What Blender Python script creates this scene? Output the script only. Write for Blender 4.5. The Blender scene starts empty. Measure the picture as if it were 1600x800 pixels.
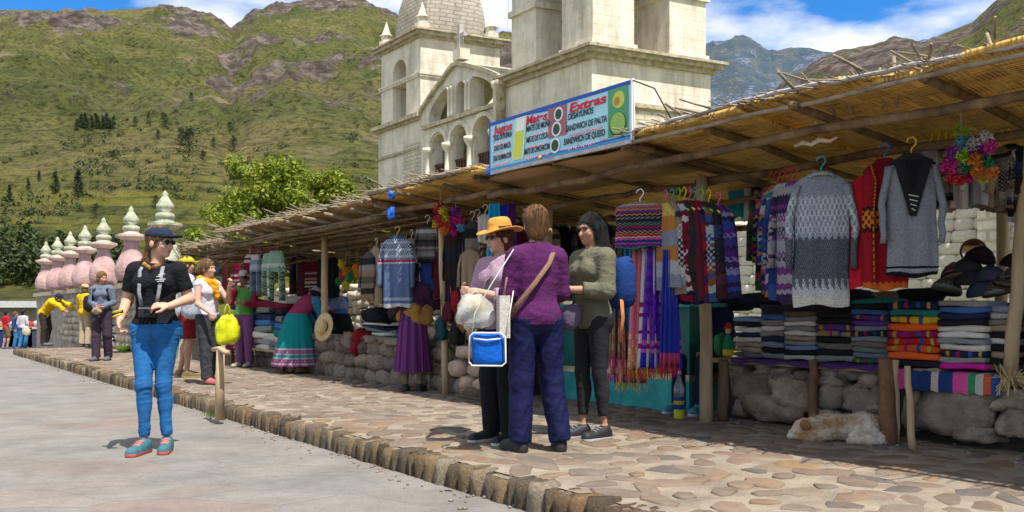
import bpy, math, random
import numpy as np
from mathutils import Vector, Matrix, Euler
R = math.radians
rng = random.Random(7)
nrg = np.random.default_rng(11)
scene = bpy.context.scene
COL = scene.collection

# ---------------------------------------------------------------- camera
HC, FPX, HOR = 0.95, 1350.0, 488.0          # eye height over the pavement, focal length and horizon row of the 1600x800 photo
cam_d = bpy.data.cameras.new('camera'); cam = bpy.data.objects.new('camera', cam_d); COL.objects.link(cam)
cam.location = (0, 0, HC); cam.rotation_euler = (R(90), 0, 0)
cam_d.sensor_width = 36; cam_d.lens = 36 * FPX / 1600; cam_d.shift_y = (HOR - 400) / 1600
cam_d.clip_start = 0.1; cam_d.clip_end = 20000
scene.camera = cam
# ---------------------------------------------------------------- sky and sun
SUN_EL = R(64); SUN_AZ = R(147)            # azimuth clockwise from +Y
world = bpy.data.worlds.new('World'); scene.world = world; world.use_nodes = True
wn, wl = world.node_tree.nodes, world.node_tree.links
wn.clear()
w_out = wn.new('ShaderNodeOutputWorld'); w_bg = wn.new('ShaderNodeBackground'); w_bg.inputs['Strength'].default_value = 0.15
sky = wn.new('ShaderNodeTexSky'); sky.sky_type = 'NISHITA'; sky.sun_disc = False
sky.sun_elevation = SUN_EL; sky.sun_rotation = SUN_AZ; sky.altitude = 3600; sky.air_density = 1.0; sky.dust_density = 0.1; sky.ozone_density = 3.5
geo = wn.new('ShaderNodeTexCoord'); sep = wn.new('ShaderNodeSeparateXYZ'); wl.new(geo.outputs['Generated'], sep.inputs[0])
def wmath(op, a, b):
    n = wn.new('ShaderNodeMath'); n.operation = op
    for i, v in enumerate((a, b)):
        if isinstance(v, (int, float)): n.inputs[i].default_value = v
        elif v is not None: wl.new(v, n.inputs[i])
    return n.outputs[0]
zz = wmath('ADD', wmath('MAXIMUM', sep.outputs[2], 0.0), 0.12)   # clouds on a plane overhead
comb = wn.new('ShaderNodeCombineXYZ')
wl.new(wmath('DIVIDE', sep.outputs[0], zz), comb.inputs[0]); wl.new(wmath('DIVIDE', sep.outputs[1], zz), comb.inputs[1]); comb.inputs[2].default_value = 4.1
cn = wn.new('ShaderNodeTexNoise'); cn.inputs['Scale'].default_value = 0.85; cn.inputs['Detail'].default_value = 9; cn.inputs['Roughness'].default_value = 0.52
wl.new(comb.outputs[0], cn.inputs['Vector'])
cr = wn.new('ShaderNodeValToRGB'); cr.color_ramp.elements[0].position = 0.455; cr.color_ramp.elements[1].position = 0.525
wl.new(cn.outputs['Fac'], cr.inputs[0])
cs = wn.new('ShaderNodeValToRGB'); e = cs.color_ramp.elements; e[0].position = 0.5; e[0].color = (3.5, 3.6, 3.75, 1); e[1].position = 0.72; e[1].color = (2.0, 2.2, 2.6, 1)
wl.new(cn.outputs['Fac'], cs.inputs[0])
sat = wn.new('ShaderNodeHueSaturation'); sat.inputs['Saturation'].default_value = 1.3; sat.inputs['Value'].default_value = 0.8
wl.new(sky.outputs[0], sat.inputs['Color'])
wmx = wn.new('ShaderNodeMix'); wmx.data_type = 'RGBA'
wl.new(cr.outputs['Color'], wmx.inputs[0]); wl.new(sat.outputs['Color'], wmx.inputs[6]); wl.new(cs.outputs['Color'], wmx.inputs[7])
wl.new(wmx.outputs[2], w_bg.inputs['Color']); wl.new(w_bg.outputs[0], w_out.inputs['Surface'])
sun_d = bpy.data.lights.new('sun', 'SUN'); sun_d.energy = 3.9; sun_d.angle = R(0.53); sun_d.color = (1.0, 0.945, 0.86)
sun = bpy.data.objects.new('sun', sun_d); COL.objects.link(sun)
sdir = Vector((math.sin(SUN_AZ) * math.cos(SUN_EL), math.cos(SUN_AZ) * math.cos(SUN_EL), math.sin(SUN_EL)))
sun.rotation_euler = (-sdir).to_track_quat('-Z', 'Y').to_euler(); sun.location = sdir * 50
vs = scene.view_settings
scene.display_settings.display_device = 'sRGB'; vs.view_transform = 'Standard'; vs.look = 'None'; vs.gamma = 1; vs.use_curve_mapping = False
vs.exposure = 1.04
scene.cycles.max_bounces = 6; scene.cycles.diffuse_bounces = 4; scene.cycles.transparent_max_bounces = 6; scene.cycles.caustics_reflective = False; scene.cycles.caustics_refractive = False; scene.cycles.use_denoising = True

# ---------------------------------------------------------------- places
DX, DY = -0.593, 0.805                      # along the street, away to the left
NX, NY = 0.805, 0.593                       # from the street into the stalls
RZ = math.atan2(-DY, -DX)                   # local +x to the right along the stalls, local +y into them
KT = 2.886                                  # kerb line
def P(s, t, z=0.0): return Vector((s * DX + t * NX, s * DY + t * NY, z))
def G(px, py, z=0.0):
    Y = (HC - z) * FPX / (py - HOR); return Vector(((px - 800) / FPX * Y, Y, z))
def D(px, py, Y): return Vector(((px - 800) / FPX * Y, Y, HC + (HOR - py) / FPX * Y))
def W(px, py, t):
    rx = (px - 800) / FPX; return D(px, py, t / (rx * NX + NY))
def ST(p): return (p[0] * DX + p[1] * DY, p[0] * NX + p[1] * NY)
def SP(px, t): return ST(W(px, 400, t))[0]

# ---------------------------------------------------------------- objects and meshes
def tag(o, label=None, cat=None, group=None, kind=None):
    if label: o['label'] = label
    if cat: o['category'] = cat
    if group: o['group'] = group
    if kind: o['kind'] = kind
    return o
def thing(name, label, cat, loc=(0, 0, 0), rz=0.0, group=None):
    o = bpy.data.objects.new(name, None); COL.objects.link(o); o.empty_display_size = 0.1
    o.location = loc; o.rotation_euler = (0, 0, rz)
    return tag(o, label, cat, group)
def mk(name, v, f, mat, parent=None, smooth=True, uv=None, fm=None, loc=None):
    me = bpy.data.meshes.new(name)
    me.from_pydata([tuple(x) for x in v] if not isinstance(v, np.ndarray) else v.tolist(), [], f if isinstance(f, list) else f.tolist())
    for m in (mat if isinstance(mat, (list, tuple)) else [mat]): me.materials.append(m)
    n = len(me.polygons)
    if smooth: me.polygons.foreach_set('use_smooth', np.ones(n, bool))
    if fm is not None: me.polygons.foreach_set('material_index', np.asarray(fm, np.int32))
    if uv is not None:
        l = me.uv_layers.new(name='UVMap'); idx = np.zeros(len(me.loops), np.int32); me.loops.foreach_get('vertex_index', idx)
        l.data.foreach_set('uv', np.asarray(uv, np.float32)[idx].ravel())
    me.update()
    return inst(name, me, parent, loc)
def inst(name, me, parent=None, loc=None, rot=None, sc=None):
    o = bpy.data.objects.new(name, me); COL.objects.link(o)
    if parent: o.parent = parent
    if loc is not None: o.location = loc
    if rot is not None: o.rotation_euler = rot
    if sc is not None: o.scale = sc
    return o
class MB:
    def __init__(s): s.v = []; s.f = []; s.u = []; s.m = []; s.mi = 0
    def add(s, v, f, u=None):
        b = len(s.v); s.v += [tuple(x) for x in v]; s.f += [tuple(i + b for i in q) for q in f]
        s.u += u if u else [(0, 0)] * len(v); s.m += [s.mi] * len(f); return s
    def box(s, x0, x1, y0, y1, z0, z1, M=None):
        v = [Vector(c) for c in ((x0,y0,z0),(x1,y0,z0),(x1,y1,z0),(x0,y1,z0),(x0,y0,z1),(x1,y0,z1),(x1,y1,z1),(x0,y1,z1))]
        if M: v = [M @ c for c in v]
        return s.add(v, [(0,3,2,1),(4,5,6,7),(0,1,5,4),(1,2,6,5),(2,3,7,6),(3,0,4,7)])
    def tube(s, pts, rad, n=8, cap=True, flat=None, jit=0.0):
        pts = [Vector(p) for p in pts]; k = len(pts)
        if not isinstance(rad, (list, tuple)): rad = [rad] * k
        v = []; ref = None
        for i in range(k):
            t = (pts[min(i + 1, k - 1)] - pts[max(i - 1, 0)]).normalized()
            a = t.cross(Vector((0, 0, 1)) if abs(t.z) < 0.9 else Vector((1, 0, 0))) if ref is None else (ref - t * ref.dot(t))
            a.normalize(); ref = a; b = t.cross(a)
            fl = flat or 1.0
            for j in range(n):
                q = 2 * math.pi * j / n; r = rad[i] * (1 + (rng.random() - .5) * jit)
                v.append(pts[i] + a * (math.cos(q) * r) + b * (math.sin(q) * r * fl))
        f = [(i*n+j, i*n+(j+1)%n, (i+1)*n+(j+1)%n, (i+1)*n+j) for i in range(k-1) for j in range(n)]
        u = [(j / n, i / max(1, k - 1)) for i in range(k) for j in range(n)]
        if cap: f += [tuple(range(n))[::-1], tuple((k-1)*n+j for j in range(n))]
        return s.add(v, f, u)
    def loops(s, rings, cap0=False, cap1=False, u=None, closed=True):
        n = len(rings[0]); k = len(rings); v = [p for r in rings for p in r]
        m = n if closed else n - 1
        f = [(i*n+j, i*n+(j+1)%n, (i+1)*n+(j+1)%n, (i+1)*n+j) for i in range(k-1) for j in range(m)]
        if cap0: f.append(tuple(range(n))[::-1])
        if cap1: f.append(tuple((k-1)*n+j for j in range(n)))
        if u is None: u = [(j / n, i / max(1, k-1)) for i in range(k) for j in range(n)]
        return s.add(v, f, u)
    def lathe(s, prof, n=16, c=(0,0,0), cap=True):
        rings = [[Vector((c[0] + r*math.cos(2*math.pi*j/n), c[1] + r*math.sin(2*math.pi*j/n), c[2] + z)) for j in range(n)] for r, z in prof]
        return s.loops(rings, cap, cap)
    def build(s, name, mat, parent=None, smooth=False, loc=None):
        return mk(name, s.v, s.f, mat, parent, smooth, s.u, s.m if s.mi else None, loc)

def boxo(name, x0, x1, y0, y1, z0, z1, mat, parent=None): return MB().box(x0, x1, y0, y1, z0, z1).build(name, mat, parent)
def tubeo(name, pts, rad, mat, parent=None, n=8, flat=None, jit=0.0): return MB().tube(pts, rad, n, True, flat, jit).build(name, mat, parent, True)

# value noise
def _h(ix, iy, iz, seed):
    h = (ix * 374761393 + iy * 668265263 + iz * 2147483647 + seed * 1274126177) & 0xffffffff
    h = ((h ^ (h >> 13)) * 1274126177) & 0xffffffff
    return ((h ^ (h >> 16)) & 0xffff) / 65535.0
def vnoise(p, seed=0):
    p = np.asarray(p, float); i = np.floor(p).astype(np.int64); f = p - i; f = f * f * (3 - 2 * f); o = 0
    for dx in (0, 1):
        for dy in (0, 1):
            for dz in (0, 1):
                w = (f[:, 0] if dx else 1 - f[:, 0]) * (f[:, 1] if dy else 1 - f[:, 1]) * (f[:, 2] if dz else 1 - f[:, 2])
                o = o + w * _h(i[:, 0] + dx, i[:, 1] + dy, i[:, 2] + dz, seed)
    return o * 2 - 1
def fbm(p, oct=4, seed=0, gain=0.5):
    o = 0; a = 1.0; p = np.asarray(p, float)
    for k in range(oct): o = o + a * vnoise(p, seed + k); p = p * 2.03 + 7.1; a *= gain
    return o
def v3(x, y, z): return np.stack([x, y, z], -1)

# signed-distance bodies: round cones ('c', a, b, ra, rb, k[, clip]) and ellipsoids ('e', centre, radii, rot3x3 or None, k[, clip])
def sdf_mesh(prims, vox, sub=(), disp=None):
    lo = np.full(3, 9e9); hi = -lo; boxes = []
    for p in prims:
        if p[0] == 'c': a, b = np.array(p[1]), np.array(p[2]); r = max(p[3], p[4]); l, h = np.minimum(a, b) - r, np.maximum(a, b) + r
        else: c = np.array(p[1]); r = max(p[2]); l, h = c - r, c + r
        boxes.append((l, h)); lo = np.minimum(lo, l); hi = np.maximum(hi, h)
    lo = lo - 3 * vox; n = np.ceil((hi + 3 * vox - lo) / vox).astype(int) + 1
    F = np.full(n, 0.5, np.float32)
    ax = [lo[i] + vox * np.arange(n[i]) for i in range(3)]
    def grid(l, h, mar):
        i0 = np.clip(np.floor((l - mar - lo) / vox).astype(int), 0, n - 1); i1 = np.clip(np.ceil((h + mar - lo) / vox).astype(int) + 1, 1, n)
        sl = tuple(slice(i0[i], i1[i]) for i in range(3))
        return sl, np.meshgrid(*[ax[i][sl[i]] for i in range(3)], indexing='ij')
    def dist(p, X, Y, Z):
        if p[0] == 'c':
            a, b = np.array(p[1], float), np.array(p[2], float); ab = b - a; L = max(1e-9, ab @ ab)
            t = np.clip(((X - a[0]) * ab[0] + (Y - a[1]) * ab[1] + (Z - a[2]) * ab[2]) / L, 0, 1)
            d = np.sqrt((X - a[0] - t * ab[0])**2 + (Y - a[1] - t * ab[1])**2 + (Z - a[2] - t * ab[2])**2) - (p[3] + (p[4] - p[3]) * t)
        else:
            c = np.array(p[1], float); x, y, z = X - c[0], Y - c[1], Z - c[2]
            if p[3] is not None:
                m = np.array(p[3]).T; x, y, z = m[0,0]*x+m[0,1]*y+m[0,2]*z, m[1,0]*x+m[1,1]*y+m[1,2]*z, m[2,0]*x+m[2,1]*y+m[2,2]*z
            r = p[2]; k0 = np.sqrt((x/r[0])**2 + (y/r[1])**2 + (z/r[2])**2); k1 = np.sqrt((x/r[0]**2)**2 + (y/r[1]**2)**2 + (z/r[2]**2)**2) + 1e-9
            d = k0 * (k0 - 1) / k1; d = np.where(k0 < 1e-4, -min(r), d)
        cl = p[6] if p[0] == 'c' and len(p) > 6 else (p[5] if p[0] == 'e' and len(p) > 5 else None)
        if cl:
            for q, nn in cl: d = np.maximum(d, (X - q[0]) * nn[0] + (Y - q[1]) * nn[1] + (Z - q[2]) * nn[2])
        return d
    for p, (l, h) in zip(prims, boxes):
        k = p[5] if p[0] == 'c' else p[4]
        sl, (X, Y, Z) = grid(l, h, k + 3 * vox); d = dist(p, X, Y, Z); a = F[sl]
        if k > 0:
            hh = np.clip(0.5 + 0.5 * (d - a) / k, 0, 1); F[sl] = d + (a - d) * hh - k * hh * (1 - hh)
        else: F[sl] = np.minimum(a, d)
    for p in sub:                                          # half spaces (point, normal) and solids cut away
        if p[0] == 'p':
            q, nn = p[1], p[2]; X, Y, Z = np.meshgrid(*ax, indexing='ij', sparse=True)
            F = np.maximum(F, (X - q[0]) * nn[0] + (Y - q[1]) * nn[1] + (Z - q[2]) * nn[2]).astype(np.float32)
        else:
            if p[0] == 'c': a, b = np.array(p[1]), np.array(p[2]); r = max(p[3], p[4]); l, h = np.minimum(a, b) - r, np.maximum(a, b) + r
            else: c = np.array(p[1]); r = max(p[2]); l, h = c - r, c + r
            sl, (X, Y, Z) = grid(l, h, 3 * vox); F[sl] = np.maximum(F[sl], -dist(p, X, Y, Z))
    S = F < 0; m = np.array(F.shape) - 1
    cnt = np.zeros(m, np.int8); sm = np.zeros(tuple(m) + (3,), np.float32)
    for axn in range(3):
        for o1 in (0, 1):
            for o2 in (0, 1):
                off = [0, 0, 0]; oth = [i for i in range(3) if i != axn]; off[oth[0]] = o1; off[oth[1]] = o2
                s0 = tuple(slice(off[i], off[i] + m[i]) for i in range(3)); off[axn] = 1; s1 = tuple(slice(off[i], off[i] + m[i]) for i in range(3))
                a, b = F[s0], F[s1]; cr_ = (a < 0) != (b < 0); t = np.where(cr_, a / np.where(cr_, a - b, 1), 0)
                cnt += cr_; sm[..., axn] += t * cr_; sm[..., oth[0]] += o1 * cr_; sm[..., oth[1]] += o2 * cr_
    act = cnt > 0; idx = np.full(m, -1, np.int64); ijk = np.argwhere(act); idx[act] = np.arange(len(ijk))
    V = lo + vox * (ijk + sm[act] / cnt[act][:, None])
    faces = []
    for axn in range(3):
        o = [i for i in range(3) if i != axn]
        s0 = [slice(1, -1)] * 3; s0[axn] = slice(0, -1); s1 = list(s0); s1[axn] = slice(1, None)
        A, B = S[tuple(s0)], S[tuple(s1)]; e_ = np.argwhere(A != B)
        if len(e_) == 0: continue
        fl = A[tuple(e_.T)]; c = e_.copy(); c[:, o[0]] += 1; c[:, o[1]] += 1
        def at(d0, d1):
            q = c.copy(); q[:, o[0]] += d0; q[:, o[1]] += d1; return idx[tuple(q.T)]
        q = np.stack([at(-1, -1), at(0, -1), at(0, 0), at(-1, 0)], 1)
        if axn == 1: fl = ~fl
        q[~fl] = q[~fl][:, ::-1]; faces.append(q)
    Fc = np.concatenate(faces); Fc = Fc[(Fc >= 0).all(1)]
    if disp is not None:
        nrm = np.zeros_like(V); fn = np.cross(V[Fc[:, 2]] - V[Fc[:, 0]], V[Fc[:, 3]] - V[Fc[:, 1]])
        for j in range(4): np.add.at(nrm, Fc[:, j], fn)
        nrm /= np.linalg.norm(nrm, axis=1, keepdims=True) + 1e-12
        V = V + nrm * disp(V)[:, None]
    return V, Fc

# ---------------------------------------------------------------- materials
MATS = {}
class NT:
    def __init__(s, name):
        s.mat = bpy.data.materials.new(name); s.mat.use_nodes = True; s.n = s.mat.node_tree.nodes; s.l = s.mat.node_tree.links
        s.b = s.n['Principled BSDF']; s.b.inputs['Specular IOR Level'].default_value = 0.3
    def node(s, typ, ins=None, **kw):
        x = s.n.new(typ)
        for k, v in kw.items(): setattr(x, k, v)
        for k, v in (ins or {}).items(): s.put(x.inputs[k], v)
        return x
    def put(s, sock, v):
        if hasattr(v, 'is_output'): s.l.new(v, sock)
        elif isinstance(v, (tuple, list)) and len(v) == 3 and sock.type == 'RGBA': sock.default_value = (*v, 1)
        else: sock.default_value = v
    def coord(s, kind='Object', scale=None, rot=None):
        c = s.node('ShaderNodeTexCoord').outputs[kind]
        if scale or rot:
            m = s.node('ShaderNodeMapping', {'Vector': c}); 
            if scale: m.inputs['Scale'].default_value = scale if isinstance(scale, (tuple, list)) else (scale,) * 3
            if rot: m.inputs['Rotation'].default_value = rot
            c = m.outputs[0]
        return c
    def noise(s, vec, scale, detail=4, rough=0.6): return s.node('ShaderNodeTexNoise', {'Vector': vec, 'Scale': scale, 'Detail': detail, 'Roughness': rough}).outputs['Fac']
    def math(s, op, a, b=0.0): return s.node('ShaderNodeMath', {0: a, 1: b}, operation=op).outputs[0]
    def ramp(s, fac, stops, interp='LINEAR'):
        r = s.node('ShaderNodeValToRGB', {'Fac': fac}); cr = r.color_ramp; cr.interpolation = interp
        while len(cr.elements) < len(stops): cr.elements.new(0.5)
        for e, (p, c) in zip(cr.elements, stops): e.position = p; e.color = (*c, 1) if len(c) == 3 else c
        return r.outputs['Color']
    def mix(s, fac, a, b, mode='MIX'):
        m = s.node('ShaderNodeMix', data_type='RGBA', blend_type=mode); s.put(m.inputs[0], fac); s.put(m.inputs[6], a); s.put(m.inputs[7], b); return m.outputs[2]
    def bump(s, h, strength=0.4, dist=0.02):
        s.l.new(s.node('ShaderNodeBump', {'Height': h, 'Strength': strength, 'Distance': dist}).outputs[0], s.b.inputs['Normal'])
    def col(s, c): s.put(s.b.inputs['Base Color'], c)
    def rough(s, v): s.put(s.b.inputs['Roughness'], v)
def mul(c, k): return tuple(min(1.0, x * k) for x in c)
def M(name, c, var=0.25, sc=6.0, rough=0.85, bump=0.25, bs=60.0, dist=0.004, c2=None, stretch=None, rand=0.0, **kw):
    """plain surface: colour mottled by noise, fine relief"""
    if name in MATS: return MATS[name]
    t = NT(name); v = t.coord('Object', stretch)
    a, b = mul(c, 1 - var), (c2 or mul(c, 1 + var))
    colr = t.ramp(t.noise(v, sc, 6, 0.65), [(0.3, a), (0.7, b)])
    if rand:
        rv = t.node('ShaderNodeObjectInfo').outputs['Random']
        hs = t.node('ShaderNodeHueSaturation', {'Color': colr, 'Value': t.math('MULTIPLY_ADD', rv, rand * 2)})
        hs.inputs['Value'].links[0].from_node.inputs[2].default_value = 1 - rand; colr = hs.outputs[0]
    t.col(colr); t.rough(rough)
    if bump: t.bump(t.noise(v, bs, 5, 0.6), bump, dist)
    for k, val in kw.items(): t.b.inputs[k.replace('_', ' ')].default_value = val
    MATS[name] = t.mat; return t.mat
def cloth(name, c, var=0.12, rough=0.9, wr=0.3, weave=500, sheen=0.1):
    if name in MATS: return MATS[name]
    t = NT(name); v = t.coord('Object')
    t.col(t.ramp(t.noise(v, 110, 3, 0.7), [(0.25, mul(c, 1 - var * 1.6)), (0.75, mul(c, 1 + var))])); t.rough(rough)
    big = t.math('ABSOLUTE', t.math('SUBTRACT', t.noise(t.coord('Object', (1.0, 1.0, 1.6), (.3, .4, 0)), 11, 3, 0.5), .5)); h = t.math('ADD', t.math('MULTIPLY', big, -1.6), t.math('MULTIPLY', t.noise(v, weave, 1, 0.5), 0.05))
    t.bump(h, wr, 0.03); t.b.inputs['Specular IOR Level'].default_value = 0.12
    MATS[name] = t.mat; return t.mat
def knit(name, bands, motif=(), zig=0.01, zf=14.0, fleck=0.15, rough=0.95, axis=1, rows=70.0):
    """bands: (position 0..1, colour) along the garment; motif: (lo, hi, colour, frequency across, frequency along)"""
    if name in MATS: return MATS[name]
    t = NT(name); uv = t.coord('UV'); sp = t.node('ShaderNodeSeparateXYZ', {0: uv}); u, v = sp.outputs[0], sp.outputs[1]
    if axis == 0: u, v = v, u
    tri = t.math('PINGPONG', t.math('MULTIPLY', u, zf * 2), 1.0)
    nz = t.noise(t.coord('Object'), 90, 3, 0.7)
    vz = t.math('ADD', v, t.math('MULTIPLY', t.math('SUBTRACT', tri, 0.5), zig)); vz = t.math('ADD', vz, t.math('MULTIPLY', t.math('SUBTRACT', nz, 0.5), 0.012))
    col = t.ramp(vz, [(max(0.0, p), c) for p, c in bands][:32], 'CONSTANT')
    for lo, hi, c, fu, fv in motif:
        su = t.math('SINE', t.math('MULTIPLY', u, fu * 6.283)); sv = t.math('SINE', t.math('MULTIPLY', v, fv * 6.283))
        k = t.math('GREATER_THAN', t.math('ADD', t.math('MULTIPLY', su, sv), t.math('MULTIPLY', t.math('SUBTRACT', nz, .5), 1.2)), 0.12)
        k = t.math('MULTIPLY', k, t.math('MULTIPLY', t.math('GREATER_THAN', v, lo), t.math('LESS_THAN', v, hi)))
        col = t.mix(k, col, c)
    dark = t.mix(1.0, col, t.ramp(nz, [(0.3, (1 - fleck * 2,) * 3), (0.7, (1, 1, 1))]), 'MULTIPLY')
    t.col(dark); t.rough(rough)
    st = t.math('MULTIPLY', t.math('SINE', t.math('MULTIPLY', v, rows * 6.283)), 0.3)
    t.bump(t.math('ADD', st, t.math('ADD', nz, t.math('MULTIPLY', t.noise(t.coord('Object'), 12, 3), 1.5))), 0.5, 0.012)
    t.b.inputs['Specular IOR Level'].default_value = 0.08
    MATS[name] = t.mat; return t.mat
# ================================================================ ground
def smooth01(x): x = np.clip(x, 0, 1); return x * x * (3 - 2 * x)
def zroad(s): return -0.14 - 0.031 * np.maximum(0, np.asarray(s, float) - 27)
def sheet(name, S, T, zf, mat, kind='structure', label=None):
    s, t = np.meshgrid(S, T, indexing='ij'); z = zf(s, t)
    V = v3(s * DX + t * NX, s * DY + t * NY, z).reshape(-1, 3); a, b = len(S), len(T)
    i = (np.arange(a - 1)[:, None] * b + np.arange(b - 1)).ravel()
    o = mk(name, V, np.stack([i, i + b, i + b + 1, i + 1], 1)[:, ::-1], mat); o['kind'] = kind
    return o
def m_ground():
    t = NT('dry_grass_soil'); v = t.coord('Object')
    a = t.ramp(t.noise(v, 0.5, 6, 0.65), [(0.3, (0.20, 0.15, 0.07)), (0.5, (0.21, 0.20, 0.06)), (0.7, (0.26, 0.23, 0.06))])
    t.col(t.mix(t.ramp(t.noise(v, 9, 5, 0.7), [(0.45, (0, 0, 0)), (0.65, (1, 1, 1))]), a, (0.11, 0.14, 0.03))); t.rough(0.95); t.bump(t.noise(v, 14, 6, 0.7), 0.8, 0.06); return t.mat
def m_road():
    t = NT('grey_slab_road'); v = t.coord('Object')
    vm = t.node('ShaderNodeMapping', {'Vector': v, 'Rotation': (0, 0, -RZ), 'Scale': (0.9, 1.5, 1)}).outputs[0]
    wv = t.node('ShaderNodeMix', {0: 0.12, 4: vm, 5: t.node('ShaderNodeTexNoise', {'Vector': v, 'Scale': 1.6}).outputs['Color']}, data_type='VECTOR').outputs[1]
    vo = t.node('ShaderNodeTexVoronoi', {'Vector': wv, 'Scale': 1.7}, feature='DISTANCE_TO_EDGE'); vc = t.node('ShaderNodeTexVoronoi', {'Vector': wv, 'Scale': 1.7})
    cells = t.node('ShaderNodeSeparateColor', {0: vc.outputs['Color']}).outputs[0]
    base = t.ramp(cells, [(0.0, (0.265, 0.26, 0.25)), (0.45, (0.285, 0.275, 0.262)), (0.9, (0.275, 0.265, 0.25)), (0.97, (0.30, 0.245, 0.225)), (1.0, (0.30, 0.285, 0.265))])
    base = t.mix(1.0, base, (0.66, 0.65, 0.645), 'MULTIPLY'); n1 = t.noise(v, 2.2, 8, 0.7); base = t.mix(0.75, base, t.ramp(n1, [(0.25, (0.55, 0.53, 0.5)), (0.5, (0.95, 0.93, 0.9)), (0.72, (1.3, 1.27, 1.22))]), 'MULTIPLY')
    spk = t.noise(v, 55, 4, 0.75); base = t.mix(0.5, base, t.ramp(spk, [(0.3, (0.6,) * 3), (0.6, (1.1,) * 3)]), 'MULTIPLY')
    jn = t.ramp(vo.outputs['Distance'], [(0.0, (0, 0, 0)), (0.035, (1, 1, 1))])
    base = t.mix(t.math('MULTIPLY', t.math('SUBTRACT', 1.0, jn), t.ramp(t.noise(v, 1.1, 3), [(0.45, (0.0,) * 3), (0.62, (0.5,) * 3)])), base, (0.17, 0.15, 0.13))
    t.col(base); t.rough(0.85)
    t.bump(t.math('ADD', t.math('MULTIPLY', jn, 0.5), t.math('ADD', t.math('MULTIPLY', n1, 1.4), t.math('MULTIPLY', spk, 0.25))), 0.55, 0.03); return t.mat
rise = lambda s, t: smooth01((t - 8.2) / 4.5) * 0.92 * (1 - smooth01((s - 30) / 12)) + 0.05 * fbm(v3(s.ravel() * .4, t.ravel() * .4, 0 * s.ravel()), 3).reshape(s.shape)
far_s = np.concatenate([np.linspace(-300, -32, 16), np.linspace(-30, 80, 111), np.linspace(86, 320, 20)])
far_t = np.concatenate([np.linspace(-300, -20, 14), np.linspace(-18, 60, 79), np.linspace(66, 300, 16)])
sheet('ground', far_s, far_t, lambda s, t: zroad(np.minimum(s, 70)) - 0.09 + rise(s, t), m_ground())
sheet('road', np.linspace(-30, 74, 209), np.linspace(-16, 9, 51), lambda s, t: zroad(s) + 0.006 * fbm(v3(s.ravel(), t.ravel(), 0 * s.ravel()), 3).reshape(s.shape), m_road())
m_mortar = M('sandy_mortar', (0.225, 0.187, 0.145), 0.35, 3.0, 0.95, 0.8, 35, 0.02)
pave = sheet('pavement', np.linspace(-6, 25.6, 190), np.linspace(KT + .1, 8.2, 40), lambda s, t: 0.008 * fbm(v3(s.ravel() * 1.3, t.ravel() * 1.3, 0 * s.ravel()), 3).reshape(s.shape), m_mortar)
MB().add([P(25.6, KT + .1, -.5), P(25.6, 8.2, -.5), P(25.6, 8.2, 0.01), P(25.6, KT + .1, 0.01)], [(0, 1, 2, 3)]).build('pavement_edge', m_mortar, pave)
def stone_mat(name, stops, bs=45, b=0.5, sp=0.5):
    t = NT(name); v = t.coord('Object'); r = t.node('ShaderNodeObjectInfo').outputs['Random']
    vv = t.node('ShaderNodeVectorMath', {0: v, 1: t.node('ShaderNodeCombineXYZ', {0: t.math('MULTIPLY', r, 31.0), 1: t.math('MULTIPLY', r, 17.0)}).outputs[0]}, operation='ADD').outputs[0]
    c = t.ramp(r, stops); n = t.noise(vv, 7, 6, 0.7)
    c = t.mix(sp, c, t.ramp(n, [(0.28, (0.45, 0.43, 0.4)), (0.5, (0.95, 0.93, 0.9)), (0.72, (1.45, 1.38, 1.25))]), 'MULTIPLY'); t.col(c); t.rough(0.9); t.bump(t.math('ADD', n, t.math('MULTIPLY', t.noise(vv, bs, 5, .7), .4)), b, 0.03); return t.mat
m_pstone = stone_mat('paving_stones', [(0, (0.155, 0.112, 0.083)), (0.2, (0.18, 0.137, 0.105)), (0.4, (0.14, 0.11, 0.088)), (0.55, (0.195, 0.128, 0.08)), (0.7, (0.19, 0.15, 0.116)), (0.88, (0.10, 0.09, 0.085)), (1, (0.21, 0.14, 0.078))])
m_kstone = stone_mat('kerb_stones', [(0, (0.05, 0.042, 0.036)), (0.22, (0.22, 0.16, 0.09)), (0.4, (0.07, 0.06, 0.052)), (0.58, (0.28, 0.22, 0.145)), (0.75, (0.10, 0.085, 0.068)), (0.9, (0.21, 0.13, 0.07)), (1, (0.28, 0.245, 0.19))], 30, 0.9, 0.85)
m_wstone = stone_mat('dry_wall_stones', [(0, (0.27, 0.215, 0.165)), (0.3, (0.13, 0.11, 0.10)), (0.6, (0.34, 0.275, 0.21)), (1, (0.19, 0.16, 0.135))], 26, 1.0, 0.95)
m_pale = stone_mat('pale_rubble_stones', [(0, (0.52, 0.46, 0.36)), (0.4, (0.42, 0.36, 0.27)), (0.7, (0.6, 0.54, 0.43)), (1, (0.36, 0.31, 0.22))], 26, 0.9, 0.7)
def flat_stone(seed):
    r = random.Random(seed); n = r.choice((6, 7, 8)); el = r.uniform(1.0, 1.9); base = 0.122
    rad = [base * r.uniform(0.7, 1.2) for _ in range(n)]
    a = [(2 * math.pi * (i + r.uniform(-.25, .25)) / n) for i in range(n)]
    o = [(rad[i] * math.cos(a[i]) * el, rad[i] * math.sin(a[i]) / math.sqrt(el)) for i in range(n)]
    v = [(x, y, -0.02) for x, y in o] + [(x * .97, y * .97, 0.003) for x, y in o] + [(x * .88, y * .88, 0.007 + r.uniform(-.002, .002)) for x, y in o]
    f = [(k*n+i, k*n+(i+1) % n, (k+1)*n+(i+1) % n, (k+1)*n+i) for k in (0, 1) for i in range(n)] + [tuple(range(2*n, 3*n))]
    return v, f
fs = [flat_stone(i) for i in range(14)]
fme = []
for v, f in fs:
    o = mk('paving_stone', v, f, m_pstone); fme.append(o.data); bpy.data.objects.remove(o)
spots = []
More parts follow.
